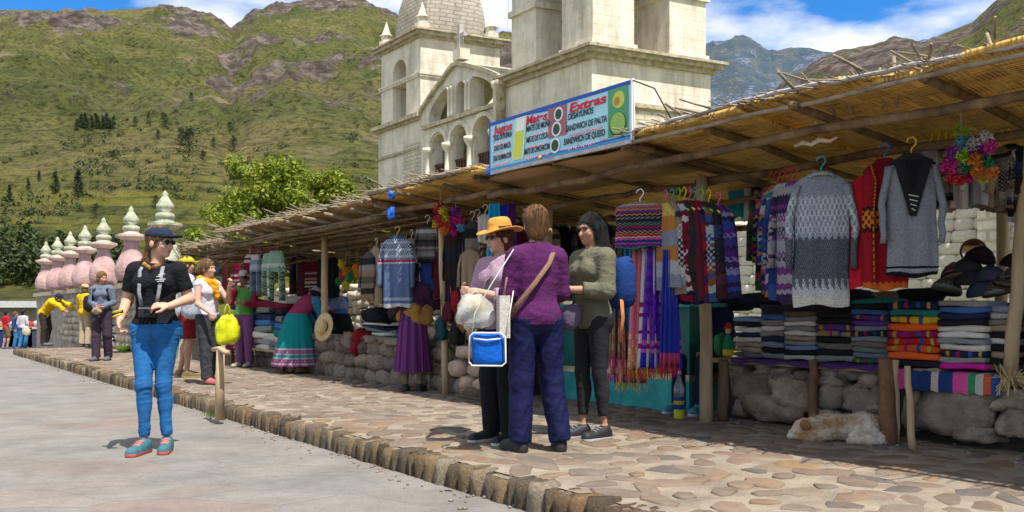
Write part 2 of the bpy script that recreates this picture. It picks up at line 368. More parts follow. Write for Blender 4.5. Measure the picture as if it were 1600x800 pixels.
s = 0.9
while s < 25.3:
    t = KT + .26 + rng.uniform(0, .05)
    while t < 6.9:
        spots.append((P(s + rng.uniform(-.07, .07), t + rng.uniform(-.06, .06), 0.0), rng.uniform(-1.6, 1.6), rng.uniform(.6, 1.15))); t += 0.205
    s += 0.27
def inframe(p): return p.y > 0.5 and -20 < 800 + FPX * p.x / p.y < 1620 and HOR + FPX * HC / p.y < 815
vis = sorted([q for q in spots if inframe(q[0])], key=lambda q: q[0].length); 
for p, a, sc in vis[:300]: inst('paving_stone', rng.choice(fme), pave, p, (0, 0, RZ + a), (sc, sc * rng.uniform(.85, 1.15), 1))
def joined(name, items, mat, parent=None, kind='stuff'):
    V = []; F = []; b = 0
    for (v, f), p, a, sc in items:
        c, s_ = math.cos(a), math.sin(a)
        V += [(p[0] + (x * c - y * s_) * sc, p[1] + (x * s_ + y * c) * sc, p[2] + z) for x, y, z in v]; F += [tuple(i + b for i in q) for q in f]; b += len(v)
    o = mk(name, V, F, mat, parent); o['kind'] = kind; return o
m_pstone2 = M('paving_stones_far', (0.165, 0.127, 0.096), 0.5, 3.3, 0.9, 0.6, 30, 0.02)
joined('paving_stones', [(rng.choice(fs), p, RZ + a, sc) for p, a, sc in vis[300:] + [q for q in spots if not inframe(q[0])]], m_pstone2, pave)
def rock(seed, rx, ry, rz, p=3.0, amp=0.12, nu=10, nv=7):
    u = np.linspace(0, 2 * np.pi, nu, endpoint=False); w = np.linspace(-np.pi / 2, np.pi / 2, nv)
    U, Wv = np.meshgrid(u, w, indexing='ij'); n = v3(np.cos(U) * np.cos(Wv), np.sin(U) * np.cos(Wv), np.sin(Wv)).reshape(-1, 3)
    r = (np.abs(n) ** p).sum(1) ** (-1 / p); r = r * (1 + amp * fbm(n * 1.7 + seed * 13.7, 3, seed))
    V = n * r[:, None] * np.array([rx, ry, rz])
    F = [(i * nv + j, ((i + 1) % nu) * nv + j, ((i + 1) % nu) * nv + j + 1, i * nv + j + 1) for i in range(nu) for j in range(nv - 1)]
    return V, F
# kerb of upright stones
kerb = boxo('kerb', 0, 1, 0, 1, 0, 1, m_mortar); bpy.data.objects.remove(kerb)
kerb = MB().add([P(-6, KT + .05, -.3), P(25.6, KT + .05, -.3), P(25.6, KT + .05, -.012), P(-6, KT + .05, -.012), P(25.6, KT + .14, -.010), P(-6, KT + .14, -.010)], [(0, 3, 2, 1), (3, 5, 4, 2)]).build('kerb', M('kerb_mortar', (0.2, 0.165, 0.12), .3, 6), None)
kerb['kind'] = 'structure'
kme = []
for i in range(12):
    v, f = rock(i + 3, 0.5, 0.5, 0.5, 30, 0.10, 12, 9); o = mk('kerb_stone', v, f, m_kstone); kme.append(o.data); bpy.data.objects.remove(o)
s = 1.0; i = 0
while s < 25.6:
    w = rng.uniform(.05, .16); h = rng.uniform(.2, .27); top = rng.uniform(-.012, .018)
    inst('kerb_stone', rng.choice(kme), kerb, P(s + w / 2, KT + .085 + rng.uniform(-.012, .008), top - h / 2), (rng.uniform(-.05, .05), rng.uniform(-.08, .08), RZ), (w * 1.04, .19, h)); s += w + rng.uniform(0.0, .014)

# ================================================================ hills
def ridge(px, pts): return np.interp(px, [p[0] for p in pts], [p[1] for p in pts])
def hill(name, pxs, dist, ydist, rock_amt, mat, nseed, amp=1.0):
    """heightfield fanned out over the valley; ydist(px, d) gives the height at depth d"""
    PX, Dd = np.meshgrid(pxs, dist, indexing='ij'); X = (PX - 800) / FPX * Dd; Z = ydist(PX, Dd)
    q = np.clip((Z - 4) / 120, 0, 1); p = v3(X.ravel(), Dd.ravel(), 0 * X.ravel())
    rd = (1 - np.abs(fbm(p / 150.0, 5, nseed))).reshape(X.shape); n2 = fbm(p / 60.0, 5, nseed + 9).reshape(X.shape)
    n3 = fbm(p / 16.0, 4, nseed + 19, .6).reshape(X.shape)
    q = q * (1 - .8 * smooth01((Dd / dist[-1] - .22) / .36))
    Z = Z + amp * q * (38 * (rd - .6) + 9 * n2) + np.minimum(amp, 1.2) * q * 2.6 * n3
    cliff = np.clip((fbm(p / np.array([75., 75., 1]) + 31, 5, nseed + 5, .58).reshape(X.shape) - .02) * 2.2, 0, 1) * np.clip((Z - 38) / 90, 0, 1)
    am = np.minimum(amp, 1.0)
    Z = Z + cliff * 5.5 * am * (np.abs(n2) + .2) + cliff * n3 * 3.0 * am
    terr = np.clip(1 - np.abs(Z - 22) / 26, 0, 1); zt = np.floor(Z / 2.6) * 2.6 + smooth01((Z / 2.6 - np.floor(Z / 2.6) - .55) / .4) * 2.6; Z = Z + (zt - Z) * terr * .9
    V = v3(X, Dd, Z).reshape(-1, 3); a, b = X.shape; i = (np.arange(a - 1)[:, None] * b + np.arange(b - 1)).ravel()
    o = mk(name, V, np.stack([i, i + b, i + b + 1, i + 1], 1), mat); o['kind'] = 'structure'
    at = o.data.attributes.new('rock', 'FLOAT', 'POINT'); at.data.foreach_set('value', np.clip(cliff * rock_amt, 0, 1).ravel().astype(np.float32))
    return V.reshape(a, b, 3)
def m_hill(name, g1, g2, g3, rk, rk2):
    t = NT(name); v = t.coord('Object'); at = t.node('ShaderNodeAttribute', attribute_name='rock').outputs['Fac']
    c = t.ramp(t.noise(v, 0.012, 8, 0.62), [(0.32, g1), (0.5, g2), (0.68, g3)])
    c = t.mix(0.85, c, t.ramp(t.noise(v, 0.09, 7, 0.72), [(0.3, (0.5, 0.55, 0.45)), (0.5, (0.98, 0.98, 0.95)), (0.7, (1.45, 1.35, 1.15))]), 'MULTIPLY')
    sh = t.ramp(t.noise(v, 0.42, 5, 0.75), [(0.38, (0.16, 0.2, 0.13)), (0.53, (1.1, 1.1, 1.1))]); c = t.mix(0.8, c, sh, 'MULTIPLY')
    z = t.node('ShaderNodeSeparateXYZ', {0: v}).outputs[2]
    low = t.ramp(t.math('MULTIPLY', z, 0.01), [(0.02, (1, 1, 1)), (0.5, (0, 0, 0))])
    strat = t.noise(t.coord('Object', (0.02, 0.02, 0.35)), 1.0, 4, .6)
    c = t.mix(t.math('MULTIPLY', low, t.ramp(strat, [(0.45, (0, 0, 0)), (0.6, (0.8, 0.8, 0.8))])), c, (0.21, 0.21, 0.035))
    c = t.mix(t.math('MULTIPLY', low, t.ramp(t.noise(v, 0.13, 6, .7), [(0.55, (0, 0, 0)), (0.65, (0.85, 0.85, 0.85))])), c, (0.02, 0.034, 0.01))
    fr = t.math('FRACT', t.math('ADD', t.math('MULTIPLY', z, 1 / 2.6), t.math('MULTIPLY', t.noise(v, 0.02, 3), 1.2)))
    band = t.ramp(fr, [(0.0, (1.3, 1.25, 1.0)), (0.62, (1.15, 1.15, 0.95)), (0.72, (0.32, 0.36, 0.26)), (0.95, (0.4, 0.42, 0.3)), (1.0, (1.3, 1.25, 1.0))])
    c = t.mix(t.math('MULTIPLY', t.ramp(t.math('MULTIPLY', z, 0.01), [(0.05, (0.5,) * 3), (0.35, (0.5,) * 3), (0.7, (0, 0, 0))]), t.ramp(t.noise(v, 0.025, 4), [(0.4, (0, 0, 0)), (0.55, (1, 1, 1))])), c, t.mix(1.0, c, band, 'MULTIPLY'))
    sc = t.ramp(t.noise(t.coord('Object', (0.03, 0.03, 0.012)), 1.0, 6, .68), [(0.6, (0, 0, 0)), (0.68, (0.75, 0.75, 0.75))]); c = t.mix(sc, c, (0.27, 0.215, 0.15))
    rc = t.ramp(t.noise(t.coord('Object', (0.09, 0.09, 0.16)), 1.0, 8, 0.75), [(0.3, mul(rk, .35)), (0.48, rk), (0.66, rk2)])
    mask = t.ramp(t.math('ADD', at, t.math('MULTIPLY', t.math('SUBTRACT', t.noise(v, 0.05, 9, .8), .5), 4.2)), [(0.54, (0, 0, 0)), (0.7, (1, 1, 1))])
    t.col(t.mix(mask, c, rc)); t.rough(0.95); t.b.inputs['Specular IOR Level'].default_value = 0.1
    t.bump(t.math('ADD', t.noise(v, 0.2, 8, .75), t.math('MULTIPLY', t.noise(v, 0.9, 5, .7), .35)), 1.0, 4.0); return t.mat
RL = [(-700, 20), (-300, 10), (0, -2), (100, -3), (250, 0), (330, 16), (362, 40), (400, 8), (470, -10), (560, -8), (620, 18), (700, 40), (800, 45), (900, 150), (1000, 260), (1150, 400), (1400, 470)]
def z_left(px, d):
    Rr = 900.0; rz = (HOR - ridge(px, RL)) / FPX * Rr; u = np.clip((d - 100) / (Rr - 100), 0, None)
    z = 3.6 * smooth01((d - 42) / 58) - 1.3 * (1 - smooth01((d - 36) / 10)) + (rz - 12) * np.minimum(u, 1) ** 1.12
    return z - np.maximum(0, d - Rr) * 0.35
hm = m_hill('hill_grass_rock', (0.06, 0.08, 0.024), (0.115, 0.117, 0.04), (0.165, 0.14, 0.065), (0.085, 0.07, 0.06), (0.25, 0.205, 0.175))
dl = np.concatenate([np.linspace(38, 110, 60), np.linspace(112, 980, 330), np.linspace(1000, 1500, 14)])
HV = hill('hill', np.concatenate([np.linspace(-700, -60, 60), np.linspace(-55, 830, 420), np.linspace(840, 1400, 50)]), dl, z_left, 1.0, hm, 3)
RR = [(900, 480), (1060, 420), (1130, 240), (1180, 168), (1230, 128), (1300, 88), (1400, 58), (1440, 66), (1520, 32), (1560, -5), (1600, -35), (1700, -90), (2000, -160), (2600, -120)]
def z_right(px, d):
    Rr = 620.0; rz = (HOR - ridge(px, RR)) / FPX * Rr; u = np.clip((d - 60) / (Rr - 60), 0, None)
    return -1.2 + 2.0 * smooth01((d - 42) / 20) + rz * np.minimum(u, 1) ** 1.05 - np.maximum(0, d - Rr) * .35
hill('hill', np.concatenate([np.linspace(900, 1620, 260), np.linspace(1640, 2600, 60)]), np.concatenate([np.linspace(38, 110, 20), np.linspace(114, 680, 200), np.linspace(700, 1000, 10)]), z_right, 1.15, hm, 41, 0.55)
RF = [(-200, 200), (500, 150), (800, 120), (950, 95), (1060, 88), (1110, 76), (1150, 64), (1172, 66), (1195, 80), (1260, 84), (1330, 88), (1400, 74), (1600, 60), (2200, 70)]
def z_far(px, d):
    Rr = 3600.0; rz = (HOR - ridge(px, RF)) / FPX * Rr; u = np.clip((d - 1500) / (Rr - 1500), 0, None)
    return 20 + rz * np.minimum(u, 1) ** 1.25 - np.maximum(0, d - Rr) * .35
fm_ = m_hill('far_mountain_shade_haze', (0.045, 0.07, 0.11), (0.06, 0.085, 0.12), (0.10, 0.115, 0.12), (0.05, 0.075, 0.125), (0.27, 0.27, 0.29))  # blue of cloud shade and distant air painted into the rock colours
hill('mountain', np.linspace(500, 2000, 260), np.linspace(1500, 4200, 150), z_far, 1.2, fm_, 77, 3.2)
def hill_at(px, d):
    i = np.argmin(np.abs(HV[:, 0, 0] / HV[:, 0, 1] - (px - 800) / FPX)); j = np.argmin(np.abs(dl - d)); return Vector(HV[i, j])
def hill_px(px, py):
    """nearest point of the built hillside seen at this place in the valley view"""
    i = np.argmin(np.abs(HV[:, 0, 0] / HV[:, 0, 1] - (px - 800) / FPX)); yy = HOR - (HV[i, :, 2] - HC) / HV[i, :, 1] * FPX
    j = np.argmax(yy <= py); return Vector(HV[i, j])

# ================================================================ trees
def m_leaf(name, a, b, c):
    t = NT(name); v = t.coord('Object'); g = t.node('ShaderNodeNewGeometry').outputs['Random Per Island']
    col = t.mix(t.ramp(t.noise(v, 0.9, 3), [(0.35, (0, 0, 0)), (0.65, (1, 1, 1))]), t.ramp(g, [(0, a), (0.5, b), (1, c)]), t.ramp(g, [(0, mul(a, 1.3)), (1, mul(b, 1.2))]))
    t.col(col); t.rough(0.6)
    tr = t.node('ShaderNodeBsdfTranslucent', {'Color': col}); mx = t.node('ShaderNodeMixShader', {0: 0.28, 1: t.b.outputs[0], 2: tr.outputs[0]}); t.l.new(mx.outputs[0], t.n['Material Output'].inputs['Surface']); return t.mat
def leaves(centres, radii, per, size, seed, squash=0.8):
    r = np.random.default_rng(seed); c = np.repeat(centres, per, 0); rad = np.repeat(radii, per)
    d = r.normal(size=c.shape); d /= np.linalg.norm(d, axis=1, keepdims=True); d *= (r.random((len(c), 1)) ** 0.45) * rad[:, None]; d[:, 2] *= squash
    p = c + d; n = r.normal(size=p.shape) + d / (rad[:, None] + 1e-6) * 1.2 + np.array([0, 0, .6]); n /= np.linalg.norm(n, axis=1, keepdims=True)
    a = np.cross(n, r.normal(size=p.shape)); a /= np.linalg.norm(a, axis=1, keepdims=True); b = np.cross(n, a)
    s = size * r.uniform(.6, 1.3, (len(p), 1)); w = s * r.uniform(.35, .6, (len(p), 1))
    V = np.stack([p - a * s, p + b * w, p + a * s + n * s * .2, p - b * w], 1).reshape(-1, 3)
    return V, (np.arange(len(p))[:, None] * 4 + np.arange(4))
m_bark = M('bark', (0.10, 0.075, 0.05), .3, 12, .95, .6, 40, .02)
m_lf1 = m_leaf('bright_foliage', (0.085, 0.125, 0.009), (0.17, 0.215, 0.014), (0.31, 0.32, 0.025))
m_lf2 = m_leaf('dark_foliage', (0.012, 0.024, 0.008), (0.022, 0.04, 0.012), (0.04, 0.06, 0.02))
m_lf3 = m_leaf('grass_blades', (0.05, 0.10, 0.015), (0.09, 0.15, 0.02), (0.16, 0.18, 0.04))
def tree(name, label, base, h, lobes, nclump, per, size, mat, seed, group=None, trunk=.2):
    o = thing(name, label, 'tree', base, 0, group); r = random.Random(seed)
    mb = MB(); mb.tube([(0, 0, -.5), (.05, 0, h * .2), (-.06, .05, h * .45), (0, 0, h * .7)], [trunk * 1.2, trunk, trunk * .75, trunk * .3], 9)
    C = []; Rd = []
    for (x, y, z, rx, rz) in lobes:
        mb.tube([(0, 0, h * .3), (x * .5, y * .5, (h * .3 + z) * .5), (x, y, z)], [trunk * .5, trunk * .35, trunk * .1], 6)
        for k in range(nclump):
            while True:
                q = Vector((r.uniform(-1, 1), r.uniform(-1, 1), r.uniform(-1, 1)))
                if .35 < q.length < 1: break
            C.append((x + q.x * rx, y + q.y * rx, z + q.z * rz)); Rd.append(r.uniform(.24, .5) * rx)
    mb.build('trunk', m_bark, o, True)
    V, F = leaves(np.array(C), np.array(Rd), per, size, seed); mk('crown', V, F, mat, o, False); return o
tb = D(468, 380, 30); tb.z = .25
tree('leafy_tree', 'large round bright green tree rising behind the left stall roofs', tb, 6.4, [(-1.7, 0, 4.9, 1.25, 1.4), (-.3, .3, 4.6, 1.5, 1.3), (1.3, 0, 4.1, 1.3, 1.2), (-1.4, -.3, 3.3, 1.5, 1.2), (.6, -.4, 3.1, 1.6, 1.2), (2.2, 0, 3.3, 1.0, 1.0), (-2.3, .2, 3.9, .9, 1.0), (2.6, .1, 2.3, 1.2, 1.0), (-2.0, -.3, 2.3, 1.2, 1.0), (1.2, 0, 4.9, .9, .8)], 22, 190, .085, m_lf1, 5)
tb = D(318, 380, 27); tb.z = -.2
tree('leafy_tree', 'smaller pale green tree beside the pinnacle, left of the large round tree', tb, 4.2, [(0, 0, 2.9, .95, .9), (.5, .1, 2.4, .8, .8), (-.5, 0, 2.3, .75, .8), (.9, 0, 3.1, .6, .6)], 18, 150, .08, m_lf1, 9)
tb = D(572, 380, 33); tb.z = .5
tree('leafy_tree', 'small leafy tree against the left wall of the church', tb, 4.9, [(0, 0, 3.6, .9, 1.2), (-.6, 0, 2.9, .8, .9), (.3, 0, 2.4, .9, .9)], 18, 150, .085, m_lf1, 15)
conifers = [(87, 302, 36, 'tall narrow dark conifer on the lower slope, left of two'), (122, 318, 46, 'tall narrow dark conifer on the lower slope, right of two'), (62, 290, 18, 'small round dark tree left of the two tall conifers'),
    (258, 204, 22, 'dark tree in the middle of the hillside, just left of the dark pair'), (296, 240, 42, 'largest dark tree in the middle of the hillside'), (283, 228, 28, 'dark tree leaning against the largest one on the hillside'), (246, 222, 16, 'little dark tree below the row of dark hillside trees'),
    (365, 238, 24, 'lone dark round tree on the slope above the big green tree'), (360, 208, 18, 'small dark tree highest on the slope above the big green tree'), (211, 198, 15, 'small dark tree right of the dark hedge row on the hill'), (334, 232, 16, 'dark bush-like tree between the hillside group and the lone tree'), (317, 250, 16, 'low dark tree below right of the largest hillside tree'),
    (178, 250, 16, 'small dark tree on the green terrace below the hedge row'), (150, 345, 22, 'dark tree low on the slope above the pink pinnacles'), (14, 318, 28, 'dark conifer at the left edge of the picture'), (44, 308, 20, 'small dark conifer right of the left edge'), (300, 158, 14, 'tiny dark tree high in the gully of the hill'), (233, 190, 12, 'tiny dark tree above the hillside group'), (243, 330, 20, 'dark tree low on the slope behind the large white pinnacle')]
def conifer(name, label, base, h, w, seed, group, mat=m_lf2):
    o = thing(name, label, 'tree', base, 0, group); MB().tube([(0, 0, -1), (0, 0, h * .9)], [h * .03, h * .01], 6).build('trunk', m_bark, o, True)
    r = random.Random(seed); n = 16; C = []; Rd = []
    for k in range(n):
        q = (k + .5) / n; rr = w * (1 - q * .75) * .5; a = r.uniform(0, 6.28); C.append((math.cos(a) * rr * .5, math.sin(a) * rr * .5, h * (.08 + .86 * q))); Rd.append(rr * r.uniform(.8, 1.15) + h * .02)
    V, F = leaves(np.array(C), np.array(Rd), 60, h * .035, seed, 1.0); mk('crown', V, F, mat, o, False); return o
for i, (px, py, hp, lb) in enumerate(conifers):
    b = hill_px(px, py); h = hp / FPX * b.y; narrow = 'narrow' in lb or 'conifer' in lb
    conifer('hill_tree', lb, b, h, h * (.36 if narrow else .85), 100 + i, 'trees dotted over the hillside')
for i in range(11):
    b = hill_px(121 + i * 5.6, 204 - (i % 3)); h = (18 + 4 * ((i * 7) % 3)) / FPX * b.y
    conifer('hedge_tree', 'dark conifer of the hillside hedge row, ' + ('leftmost', 'second from the left', 'third from the left', 'fourth from the left', 'fifth from the left', 'the middle one', 'fifth from the right', 'fourth from the right', 'third from the right', 'second from the right', 'rightmost')[i], b, h, h * .45, 300 + i, 'hedge row of dark conifers on the hillside')
# the wood behind the pinnacles and the bushes of the slope read as one mass
C = []; Rd = []
for k in range(330):
    px = nrg.uniform(-150, 190); d = nrg.uniform(103, 121); b = hill_at(px, d); hh = nrg.uniform(3, 5.6) * (1.0 if px < 60 else .75)
    for q in range(3): C.append((b.x + nrg.normal() * .7, b.y, b.z + hh * (.25 + .3 * q))); Rd.append(hh * (.3 - .07 * q))
V, F = leaves(np.array(C), np.array(Rd), 13, .36, 77, 1.1); o = mk('wood', V, F, m_leaf('wood_foliage', (0.02, 0.035, 0.01), (0.04, 0.06, 0.016), (0.075, 0.09, 0.025)), None, False); tag(o, 'dark wood at the foot of the hill behind the pink pinnacles', 'wood', None, 'stuff')
C = []; Rd = []
for k in range(2600):
    px = nrg.uniform(-200, 640); d = 112 + 430 * nrg.random() ** 2.5; b = hill_at(px, d)
    if vnoise(np.array([[b.x / 30, b.y / 30, 3.3]]))[0] < -.05 + .5 * (d > 300): continue
    rr = nrg.uniform(.5, 1.9); C.append((b.x, b.y, b.z + rr * .5)); Rd.append(rr)
V, F = leaves(np.array(C), np.array(Rd), 30, .34, 78, .8); o = mk('hillside_bushes', V, F, m_leaf('bush_foliage', (0.025, 0.04, 0.012), (0.05, 0.065, 0.02), (0.10, 0.105, 0.03)), None, False); tag(o, 'low bushes scattered over the terraced hillside', 'bushes', None, 'stuff')
# ================================================================ church
from mathutils.geometry import tessellate_polygon
def m_sillar(name, c, stain=.6, blocks=None, bmix=.75):
    t = NT(name); v = t.coord('Object'); st = t.noise(t.coord('Object', (1.3, 1.3, 0.18)), 1.0, 6, .7)
    col = t.mix(t.ramp(st, [(0.47, (0, 0, 0)), (0.7, (stain,) * 3)]), c, mul(c, .4)); n = t.noise(v, 1.7, 8, .7)
    col = t.mix(0.7, col, t.ramp(n, [(0.25, (0.72, 0.69, 0.62)), (0.55, (1, 1, 1)), (0.8, (1.12, 1.1, 1.05))]), 'MULTIPLY')
    h = t.math('ADD', t.math('MULTIPLY', n, .6), t.math('MULTIPLY', t.noise(v, 16, 5, .7), .3))
    if blocks:
        sp = t.node('ShaderNodeSeparateXYZ', {0: v}); hx = t.math('SUBTRACT', t.math('MULTIPLY', sp.outputs[0], .9), t.math('MULTIPLY', sp.outputs[1], .6))
        br = t.node('ShaderNodeTexBrick', {'Vector': t.node('ShaderNodeCombineXYZ', {0: hx, 1: sp.outputs[2]}).outputs[0], 'Scale': 1.0, 'Mortar Size': 0.025, 'Brick Width': blocks, 'Row Height': blocks * .5, 'Color1': (1, 1, 1), 'Color2': (.8, .78, .74), 'Mortar': (.55, .5, .42)})
        col = t.mix(bmix, col, br.outputs['Color'], 'MULTIPLY'); h = t.math('SUBTRACT', h, t.math('MULTIPLY', br.outputs['Fac'], .9 * bmix))
    t.col(col); t.rough(.9); t.bump(h, .6, .05); return t.mat
m_white = m_sillar('white_sillar', (0.73, 0.665, 0.55), .75, .7, .13); m_white2 = m_sillar('white_rubble', (0.68, 0.615, 0.50), .5, .34); m_domes = m_sillar('grey_dome_stone', (0.40, 0.37, 0.31), .5, .38)
m_corn = M('lichened_cornice', (0.42, 0.34, 0.20), .45, 4, .95, .8, 25, .05, c2=(0.62, 0.55, 0.42))
m_cross = M('stone_cross', (0.42, 0.40, 0.37), .2)
m_rail = M('red_brown_rail', (0.09, 0.04, 0.025), .3)
m_iron = M('dark_bronze', (0.03, 0.03, 0.028), .3, 6, .5, .2, 40, .004, Metallic=0.7)
m_dark = M('belfry_shade_panel', (0.22, 0.19, 0.15), .2)  # darkened colour, stands for the shade inside the belfry
PC = Vector((2.73, 29.5, 0)); CA = Vector((-.6, .8, 0)); CB = Vector((.906, .42, 0))
def FP(L, m, z): return PC + CA * L + CB * m + Vector((0, 0, z))
def cbox(mb, L0, L1, m0, m1, z0, z1):
    c = [FP(L0, m0, z0), FP(L1, m0, z0), FP(L1, m1, z0), FP(L0, m1, z0), FP(L0, m0, z1), FP(L1, m0, z1), FP(L1, m1, z1), FP(L0, m1, z1)]
    return mb.add(c, [(0,1,2,3)[::1],(4,7,6,5),(0,4,5,1),(1,5,6,2),(2,6,7,3),(3,7,4,0)])
def plate(mb, outer, holes, to3, depth):
    polys = [outer] + holes; pts = [p for q in polys for p in q]
    tri = tessellate_polygon([[Vector((x, z, 0)) for x, z in q] for q in polys]); n = len(pts)
    v = [to3(x, z, 0) for x, z in pts] + [to3(x, z, depth) for x, z in pts]
    f = [tuple(t) for t in tri] + [tuple(i + n for i in t)[::-1] for t in tri]; b = 0
    for q in polys:
        k = len(q); f += [(b + i, b + (i + 1) % k, n + b + (i + 1) % k, n + b + i) for i in range(k)]; b += k
    return mb.add(v, f)
def arch(c, w, z0, zs, n=12, k=1.0): return [(c - w/2, z0), (c + w/2, z0)] + [(c + w/2 * math.cos(math.pi * i / n), zs + k * w/2 * math.sin(math.pi * i / n)) for i in range(n + 1)]
church = thing('church', 'white colonial stone church with two bell towers and an arcaded balcony', 'church')
def cpart(name, boxes, mat, parent=church):
    mb = MB()
    for b in boxes: cbox(mb, *b)
    return mb.build(name, mat, parent)
def cornice(L0, L1, m0, m1, z, steps, mat=m_corn, parent=church):
    mb = MB()
    for out, za, zb in steps: cbox(mb, L0 - out, L1 + out, m0 - out, m1 + out, z + za, z + zb)
    return mb.build('cornice', mat, parent)
# right tower
cpart('tower_base', [(-.18, 5.05, -.18, 5.2, -1.2, 8.2)], m_white2)
cpart('tower_wall', [(0, 4.9, 0, 5.0, 8.2, 9.75)], m_white)
cornice(0, 4.9, 0, 5.0, 8.2, [(.28, -.14, .02)])
cornice(0, 4.9, 0, 5.0, 9.75, [(.12, -.12, .06), (.3, .06, .2), (.42, .2, .3)])
bz = 10.05
for (L0, L1) in ((0.12, 1.75), (3.25, 4.75)):
    for (m0, m1) in ((0.12, 1.8), (3.3, 4.9)):
        cpart('belfry_pier', [(L0, L1, m0, m1, bz, 12.3)], m_white)
        cpart('pier_base', [(L0 - .08, L1 + .08, m0 - .08, m1 + .08, bz - .01, bz + .28)], m_white)
        cpart('impost', [(L0 - .1, L1 + .1, m0 - .1, m1 + .1, 12.3, 12.52)], m_white)
outer = lambda a, b: [(a, 12.52), (b, 12.52), (b, 14.4), (a, 14.4)]
def open_wall(name, a, b, c, w, to3):
    n = 12; pts = [(a, 12.52), (c - w/2, 12.52)] + [(c - w/2 * math.cos(math.pi * i / n), 12.52 + w/2 * math.sin(math.pi * i / n)) for i in range(1, n)] + [(c + w/2, 12.52), (b, 12.52), (b, 14.4), (a, 14.4)]
    return plate(MB(), pts, [], to3, 1.6).build(name, m_white, church)
open_wall('belfry_arch', .12, 4.75, 2.5, 1.5, lambda x, z, d: FP(x, .13 + d, z)); open_wall('belfry_arch', .12, 4.75, 2.5, 1.5, lambda x, z, d: FP(x, 3.29 + d, z))
open_wall('belfry_arch', 1.74, 3.28, 2.55, 1.48, lambda x, z, d: FP(.13 + d, x, z)); open_wall('belfry_arch', 1.74, 3.28, 2.55, 1.48, lambda x, z, d: FP(3.24 + d - .1, x, z))
cornice(.12, 4.75, .12, 4.9, 14.4, [(.15, 0, .15), (.35, .15, .4)])
bell = MB().lathe([(.02, .62), (.16, .6), (.22, .45), (.27, .2), (.38, 0), (.36, -.02), (.2, .3)], 16).build('bell', m_iron, church, True); bell.location = FP(2.7, 1.2, 11.75)
tubeo('bell_beam', [FP(1.6, 1.2, 12.45), FP(3.4, 1.2, 12.45)], .08, m_rail, church)
# left tower
a0, a1 = 11.45, 15.3
cpart('tower_base', [(a0, a1, 0, 4.1, -1.2, 9.6)], m_white)
cpart('rubble_skirt', [(a0 - .02, a1 + .06, -.06, 4.0, -1.2, 6.9)], m_white2)
cpart('rubble_pilaster', [(a0 - .2, a0 + 1.3, -.07, .5, 6.0, 8.6)], m_white2)
cornice(a0, a1, 0, 4.1, 8.25, [(.1, 0, .12)]); cornice(a0, a1, 0, 4.1, 9.55, [(.12, 0, .12), (.28, .12, .3)])
lt = MB(); plate(lt, [(a0 + .1, 9.85), (a1 - .1, 9.85), (a1 - .1, 13.3), (a0 + .1, 13.3)], [arch(13.45, 1.25, 9.95, 12.1)], lambda x, z, d: FP(x, .1 + d, z), .9); lt.build('belfry_wall', m_white, church)
cpart('belfry_wall', [(a0 + .1, a0 + 1.0, 1.0, 4.0, 9.85, 13.3)], m_white); cpart('belfry_wall', [(a1 - 1.0, a1 - .1, 1.0, 4.0, 9.85, 13.3)], m_white); cpart('belfry_wall', [(a0 + 1.0, a1 - 1.0, 3.2, 4.0, 9.85, 13.3)], m_white)
cornice(a0 + .1, a1 - .1, .1, 4.0, 11.55, [(.07, 0, .1), (.11, .1, .2)], m_white)
cpart('niche', [(13.0, 13.9, .85, .99, 9.95, 12.6)], m_dark)  # dark panel behind the arch, inner shade painted into its colour
cornice(a0 + .1, a1 - .1, .1, 4.0, 13.3, [(.1, 0, .12), (.26, .12, .28), (.36, .28, .36)])
dm = MB(); rings = []
for k in range(12):
    q = k / 11; h = 3.3 * math.sin(q * math.pi / 2) ; w = 1.0 * math.cos(q * math.pi / 2) ** .62 + .02; ring = []
    for j in range(24):
        ang = 2 * math.pi * j / 24; c_, s_ = math.cos(ang), math.sin(ang); sq = (abs(c_) ** 6 + abs(s_) ** 6) ** (-1 / 6)
        ring.append(FP(13.37 + 1.62 * w * c_ * sq, 2.05 + 1.62 * w * s_ * sq, 13.66 + h))
    rings.append(ring)
dome = dm.loops(rings, True, True).build('dome', m_domes, church)
MB().box(-.2, .2, -.1, .1, 0, .75).build('dome_window', m_iron, dome).matrix_world = Matrix.Translation(FP(11.92, 1.6, 14.2)) @ Matrix.Rotation(math.atan2(.42, .906), 4, 'Z')
def pinnacle_c(L, m, z, h=1.3):
    o = MB().lathe([(.36, 0), (.36, .3), (.25, .35), (.25, .55), (.34, .6), (.22, .68), (.05, h * .9), (.02, h)], 8).build('pinnacle', m_white, church); o.location = FP(L, m, z); o.rotation_euler = (0, 0, .4)
for L, m in ((a0 + .3, .3), (a1 - .2, .3), (a0 + .3, 3.7), (a1 - .2, 3.7)): pinnacle_c(L, m, 13.66)
# portico between the towers
n = 18; top = [(4.9 + 6.5 * i / n, 9.3 + .55 * (1 - i / n) + 1.75 * max(0, 1 - abs(i / n - .53) / .53) ** .8) for i in range(n + 1)]
og = [(11.4, 6.4), (4.9, 6.4)] + top
def ell(x0, x1, n=10, z0=9.2):
    e_ = lambda x: 9.15 + 1.5 * math.sqrt(max(0, 1 - ((x - 8.05) / 2.62) ** 2))
    return [(x0, z0), (x1, z0)] + [(x1 + (x0 - x1) * i / n, max(z0 + .01, e_(x1 + (x0 - x1) * i / n))) for i in range(n + 1)]
holes = [arch(9.75, 1.2, 6.55, 8.05), arch(8.1, 1.25, 6.55, 8.1), arch(6.35, 1.35, 6.55, 8.15), ell(8.95, 10.55), ell(5.55, 7.2), arch(8.08, .72, 9.2, 10.2)]
mb = MB(); plate(mb, og, holes, lambda x, z, d: FP(x, -.05 + d, z), .55); mb.build('portico_wall', m_white, church)
